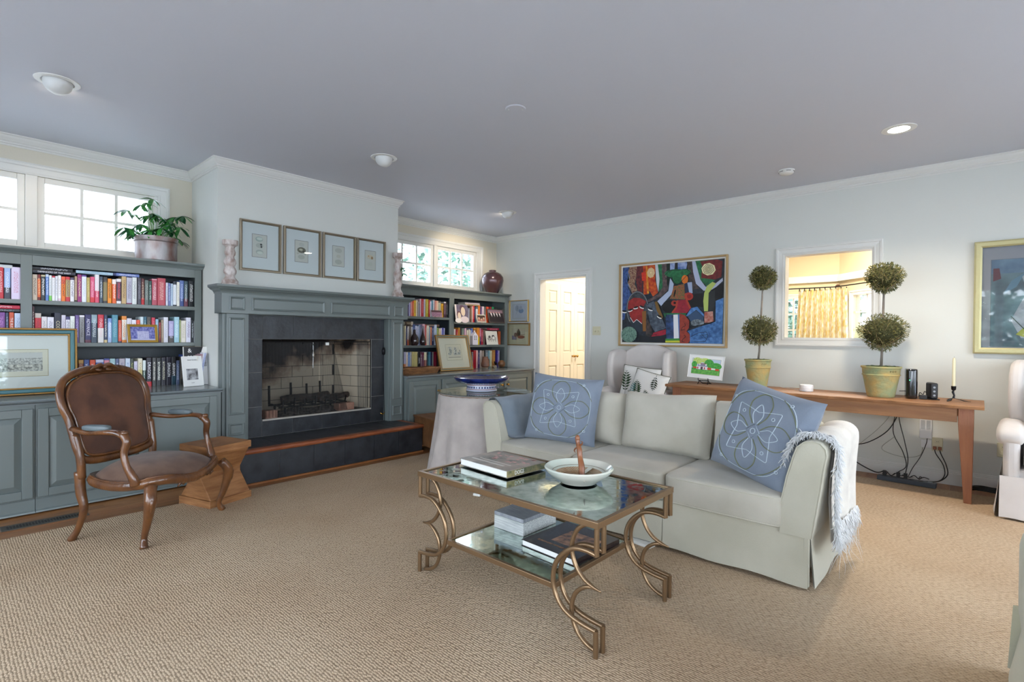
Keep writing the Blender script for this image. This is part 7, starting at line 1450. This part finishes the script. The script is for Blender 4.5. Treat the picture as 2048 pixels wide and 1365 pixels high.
# topiaries
TOPL = [leafm('topiary_leaf_1', '#5b5c2c'), leafm('topiary_leaf_2', '#77713c'), leafm('topiary_leaf_3', '#434a24')]; TWG = M('topiary_twig', '#a08a66', .8); POTM = M('mossy_terracotta', '#b79a5c', .8, bump=.5, bs=40, var='#8f9a72', vs=9, detail=6); MOSS = M('moss', '#2f3f1f', 1, bump=1, bs=80, var='#4a5a2c', vs=40)
def topiary(lab, x, y, hp, rt_, rb_, balls, lean_, seed):
    t = thing('topiary', lab, 'topiary', (x, y, .7515), group='double-ball topiaries on the console table'); rnd = random.Random(seed)
    pot = MB().lathe([(0, 0), (rb_*.95, 0), (rb_, .01), (rb_*1.02, .022), (rt_*.93, hp*.70), (rt_*.98, hp*.71), (rt_*.98, hp*.73), (rt_*.94, hp*.745), (rt_*.97, hp*.93), (rt_*1.04, hp*.95), (rt_*1.04, hp), (rt_*.93, hp), (rt_*.9, hp*.9), (0, hp*.88)], seg=48).build('pot', POTM, t, smooth='auto')
    for k, ch in enumerate('POT'):
        a = -pi/2+.62+.16*k; text(ch, .022, M('pot_stamp', '#6f6a44', .8), pot, (rt_*.975*cos(a), rt_*.975*sin(a), hp*.84), (pi/2, 0, a+pi/2), ext=.001)
    a = -pi/2-.12; MB().tube([(rt_*.97*cos(a+.11*cos(q)), rt_*.97*sin(a+.11*cos(q)), hp*.84+.014*sin(q)) for q in [i*pi/6 for i in range(12)]], .002, 5, closed=True).build('rosette', POTM, pot)
    mm = MB(); 
    for k in range(26): a = rnd.uniform(0, 6.28); r_ = rnd.uniform(.02, rt_*.88); supere_ = supere(.018, .018, .012, 1, 1, 6, 8, r_*cos(a), r_*sin(a), hp*.97); mm.add(supere_.v, supere_.f)
    mm.build('moss', MOSS, t, smooth=True)['kind'] = 'stuff'
    top = balls[-1][1]; MB().tube([(0, 0, hp*.85), (lean_*.3, 0, .35), (lean_*.6, .004, .7), (lean_, 0, top)], [.011, .009, .009, .006], 8).build('trunk', BARK, t, smooth=True)
    for bx_, bz, r_, rz_, heart in balls:
        m = MB(); n = 1500
        for i in range(n):
            d = Vector((rnd.gauss(0, 1), rnd.gauss(0, 1), rnd.gauss(0, 1))).normalized(); q = rnd.uniform(.80, 1.04); sc_ = 1-heart*max(0, -d.z)*.35
            c = Vector((d.x*r_*q*sc_, d.y*r_*q*sc_, d.z*rz_*q*(1+heart*.12*(d.z < 0)))); dd = (d+Vector((rnd.gauss(0, .5), rnd.gauss(0, .5), rnd.gauss(0, .5)))).normalized(); b = dd.orthogonal().normalized(); s = rnd.uniform(.010, .018)
            m.add([c-dd*s*.4-b*s*.22, c-dd*s*.4+b*s*.22, c+dd*s*.6+b*s*.25, c+dd*s], [(0, 1, 2, 3)], i % 3)
        ld = m.build('crown', TOPL, t, loc=(bx_, 0, bz), kind='stuff'); m = MB()
        for i in range(60):
            d = Vector((rnd.gauss(0, 1), rnd.gauss(0, 1), rnd.gauss(0, .9))).normalized(); e = Vector((d.x*r_, d.y*r_, d.z*rz_*.9)); f_ = Vector((0, 0, -rz_*.85)); m.tube([f_, f_.lerp(e, .5)+Vector((rnd.gauss(0, .012), rnd.gauss(0, .012), -.01)), e*1.0], [.0028, .002, .001], 4)
        m.build('twigs', TWG, t, loc=(bx_, 0, bz), kind='stuff')
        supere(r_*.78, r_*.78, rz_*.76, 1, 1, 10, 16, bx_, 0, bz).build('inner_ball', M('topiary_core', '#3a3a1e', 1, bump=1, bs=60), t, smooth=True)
topiary('double-ball topiary in a mossy pot, left of the pass-through', -1.605, 5.36, .275, .118, .082, [(.012, .555, .158, .142, 0.), (.035, 1.065, .119, .112, .35)], .038, 5)
topiary('double-ball topiary in a mossy pot, right of the pass-through', -.615, 5.31, .255, .138, .098, [(.008, .545, .180, .148, .8), (.012, 1.0, .142, .122, .8)], .014, 6)
t = thing('smart_speaker', 'small round white wireless device on the console table', 'wireless device', (-1.175, 5.33, .751)); MB().lathe([(0, 0), (.054, 0), (.056, .004), (.055, .028)], seg=36).build('base', WP, t, smooth='auto'); MB().lathe([(.055, .028), (.0565, .030), (.0555, .056), (.05, .060), (0, .061)], seg=36).build('top', WP, t, smooth='auto')
GB = M('gloss_black_plastic', '#0c0c10', .12, coat=.6); LED = M('green_led', '#3aff7a', .5, emit=4)
t = thing('router', 'tall glossy black wireless router on the console table', 'router', (-.417, 5.36, .751), radians(10)); supere(.040, .085, .120, .12, .55, 14, 40, 0, 0, .122).build('body', GB, t, smooth=True); MB().box(-.020, -.014, -.0862, -.0855, .15, .154).build('indicator', LED, t); MB().tube([(-.02, .04, .055), (-.075, .02, .052)], .003, 6).build('cable_end', BLACKM, t)
t = thing('modem', 'small matte black modem box beside the tall router', 'modem', (-.285, 5.39, .751), radians(20)); MB().box(-.026, .026, -.055, .055, .006, .134).build('body', M('matte_black_plastic', '#1a1a1c', .5), t, bevel=.012, seg=3, smooth='auto'); MB().box(-.036, .036, -.06, .06, 0, .006).build('stand', BLACKM, t, bevel=.002)
for k in range(3): MB().lathe([(0, 0), (.008, 0), (.008, .001), (0, .001)], seg=12).xf(Matrix.Translation((.0, -.0552, .035+k*.032)) @ Matrix.Rotation(pi/2, 4, 'X')).build('indicator', M('grey_plastic', '#8e9498', .5), t)
o = MB().box(-.025, .025, -.018, .018, 0, .034).build('power_adapter', M('matte_black_plastic', '#1a1a1c', .5), bevel=.004, loc=(-.335, 5.33, .751)); tag(o, 'small black power adapter between router and modem', 'power adapter')
hc = thing('candle_holder', 'black wrought iron candle holder with leaf-shaped feet', 'candle holder', (-.150, 5.35, .751))
MB().tube([(0, 0, .022), (.004, 0, .045), (-.004, 0, .07), (0, 0, .085)], [.008, .006, .008, .006], 8).lathe([(0, .084), (.010, .085), (.015, .092), (.016, .118), (.013, .118), (.012, .095), (0, .094)], seg=16).build('stem', BLACKM, hc, smooth='auto')
for a in (-.15, 2.2, 4.2): l_ = .105 if a < 0 else .075; MB().tube([(0, 0, .024), (.02*cos(a), .02*sin(a), .020), (l_*.6*cos(a), l_*.6*sin(a), .008), (l_*cos(a), l_*sin(a), .003)], [.005, .006, .014, .004], 8, flat=.25).build('leaf_foot', BLACKM, hc, smooth=True)
cd = thing('taper_candle', 'tall ivory taper candle in the black iron holder', 'candle', (-.150, 5.35, .8465)); MB().lathe([(0, 0), (.0115, 0), (.0105, .22), (.007, .243), (0, .246)], seg=16).build('wax', M('ivory_wax', '#d9d2b0', .5), cd, smooth='auto'); MB().tube([(0, 0, .245), (.001, 0, .254)], .001, 5).build('wick', BLACKM, cd)
# cables, power strip
BLKC = M('black_cable', '#121212', .5); WHC = M('grey_white_cable', '#8e9080', .5)
def cable(lab, pts, r=.0035, mt=None, nm='cable'):
    o = MB().tube(bez(pts, 7), r, 6).build(nm, mt or BLKC, smooth=True); tag(o, lab, 'cable', 'cables under the console table'); return o
ps = thing('power_strip', 'grey power strip lying on the floor behind the console table', 'power strip', (-.45, 5.50, .0135), radians(-3)); MB().box(-.20, .20, -.035, .035, 0, .038).build('body', M('slate_plastic', '#3f444c', .4), ps, bevel=.004)
for k in range(5): MB().box(-.165+k*.062, -.135+k*.062, -.016, .016, .038, .0395).build('socket', M('matte_black_plastic', '#1a1a1c', .5), ps)
MB().box(.145, .175, -.012, .012, .038, .044).build('switch', M('grey_plastic', '#8e9498', .5), ps)
for k, x in enumerate((-.60, -.505, -.455)): o = MB().box(-.013, .013, -.013, .013, 0, .042).build('power_plug', M('matte_black_plastic', '#1a1a1c', .5), bevel=.003, loc=(x, 5.505, .0535)); tag(o, '%s black plug standing in the power strip' % ('left', 'middle', 'right')[k], 'plug')
cable('thick black cable looping down left from the console to the strip', [(-.50, 5.66, .72), (-.52, 5.67, .60), (-.60, 5.68, .42), (-.75, 5.69, .29), (-.90, 5.70, .24), (-.93, 5.69, .19), (-.84, 5.66, .11), (-.68, 5.60, .05), (-.60, 5.53, .09)], .0045)
cable('black cable dropping to the middle of the power strip', [(-.52, 5.66, .72), (-.55, 5.67, .56), (-.56, 5.68, .40), (-.49, 5.66, .25), (-.46, 5.60, .14), (-.505, 5.51, .098)]); cable('black cable dropping straight down beside the middle one', [(-.50, 5.66, .72), (-.52, 5.66, .55), (-.48, 5.66, .35), (-.45, 5.62, .2), (-.455, 5.51, .098)])
cable('black cable running from the white grilled box to the strip', [(-.33, 5.75, .375), (-.335, 5.73, .33), (-.37, 5.70, .22), (-.42, 5.66, .12), (-.44, 5.56, .065)], .003)
for k, s in enumerate((-.016, .018)): cable('%s of two black leads hanging from the ivory outlet' % ('left', 'right')[k], [(-.262+s, 5.737, .287), (-.25+s, 5.73, .25), (-.21+s*.6, 5.72, .17), (-.20+s*.5, 5.70, .09), (-.25, 5.66, .035), (-.36, 5.62, .024)], .004)
cable('thin grey cable trailing along the baseboard', [(-.52, 5.70, .72), (-.62, 5.73, .50), (-.80, 5.74, .28), (-.95, 5.745, .16), (-1.3, 5.745, .17), (-1.6, 5.745, .22)], .002, WHC); cable('thin grey cable drooping under the white grilled box', [(-.36, 5.76, .29), (-.38, 5.745, .22), (-.5, 5.74, .19), (-.65, 5.74, .24), (-.56, 5.73, .36)], .002, WHC)
cable('white lead of the round wireless device', [(-1.235, 5.36, .754), (-1.33, 5.45, .754), (-1.42, 5.52, .754), (-1.46, 5.59, .754)], .002, WP); cable('tangled black lead between router and modem', [(-.37, 5.40, .76), (-.36, 5.37, .80), (-.34, 5.38, .785), (-.33, 5.40, .81), (-.31, 5.39, .77), (-.34, 5.36, .765), (-.345, 5.345, .77)], .0028)
rnd = random.Random(12); pts = []
for i in range(44): a = i*.9; pts.append((.07+.10*cos(a)*(1+.25*rnd.random()), 5.56+.035*sin(a), .025+.022*rnd.random()+.0007*i))
cable('coil of black cord on the floor right of the console leg', pts, .0045, nm='cord_coil'); cable('black cord running right from the coil', [(.10, 5.56, .05), (.25, 5.58, .05), (.42, 5.60, .06), (.6, 5.62, .05)], .005)
rnd = random.Random(2); pts = [(-.62+.012*i+.02*sin(i*1.3), 5.53+.03*sin(i*2.1), .058+.02*abs(sin(i*1.9))) for i in range(26)]; cable('short tangle of black cable on the power strip', pts, .0035)
# ------------------------------------------------------------------ curtain, rod and lamp shade in the breakfast room
CUR = M('yellow_print_curtain', '#e4dfd0', .9, var='#d0b458', vs=16, detail=3, stretch=(2.2, 2.2, 1.), sheen=.2)
cu = thing('curtain', 'yellow and cream patterned curtain in the breakfast room window', 'curtain', (-1.6, 8.36, .0))
def cf(u, v): x = lerp(-.36, .24, u); return (x*(1+.22*(1-v)), .05*sin(u*9*2*pi)*(1+.4*(1-v))+.04*max(0, x)*-4*0, lerp(.02, 1.93, v))
MB().grid(cf, 120, 12).build('panel', CUR, cu, smooth=True)
for k in range(10): MB().lathe([(0, 0), (.006, .0), (.006, .035), (0, .035)], lerp(-.35, .23, k/9), 0, 1.915, 6).build('hook', BLACKM, cu)
rd = thing('curtain_rod', 'thin dark curtain rod bent round the breakfast room bay', 'curtain rod', (-1.5, 8.36, 1.955)); MB().tube([(-1.3, 0, 0), (0, 0, .0), (.9, -.9, .0)], .008, 8).build('rod', BLACKM, rd, smooth=False); MB().tube([(-.0, .0, .0), (-.0, .10, .03), (-.0, .23, .04)], .012, 6).build('bracket', M('rust_iron', '#5a3424', .6), rd); 
ls = thing('lamp', 'pale green lamp shade just seen beyond the pass-through', 'lamp', (-1.02, 7.45, .0)); MB().lathe([(.115, 0), (.095, .16)], 0, 0, 1.235, 32).build('shade', M('pale_green_shade', '#b9c2a6', .8), ls, smooth=True); MB().lathe([(.05, 0), (.05, .01), (.012, .03), (.012, .40)], 0, 0, .92, 16).build('base', BRASS, ls, smooth='auto')
tb = thing('breakfast_table', 'table under the lamp beyond the pass-through', 'table', (-1.02, 7.45, 0)); MB().lathe([(0, .89), (.35, .89), (.35, .92), (0, .92)], seg=30).build('table_top', TRW, tb); MB().lathe([(.2, 0), (.2, .03), (.04, .06), (.04, .89)], seg=16).build('pedestal', TRW, tb)
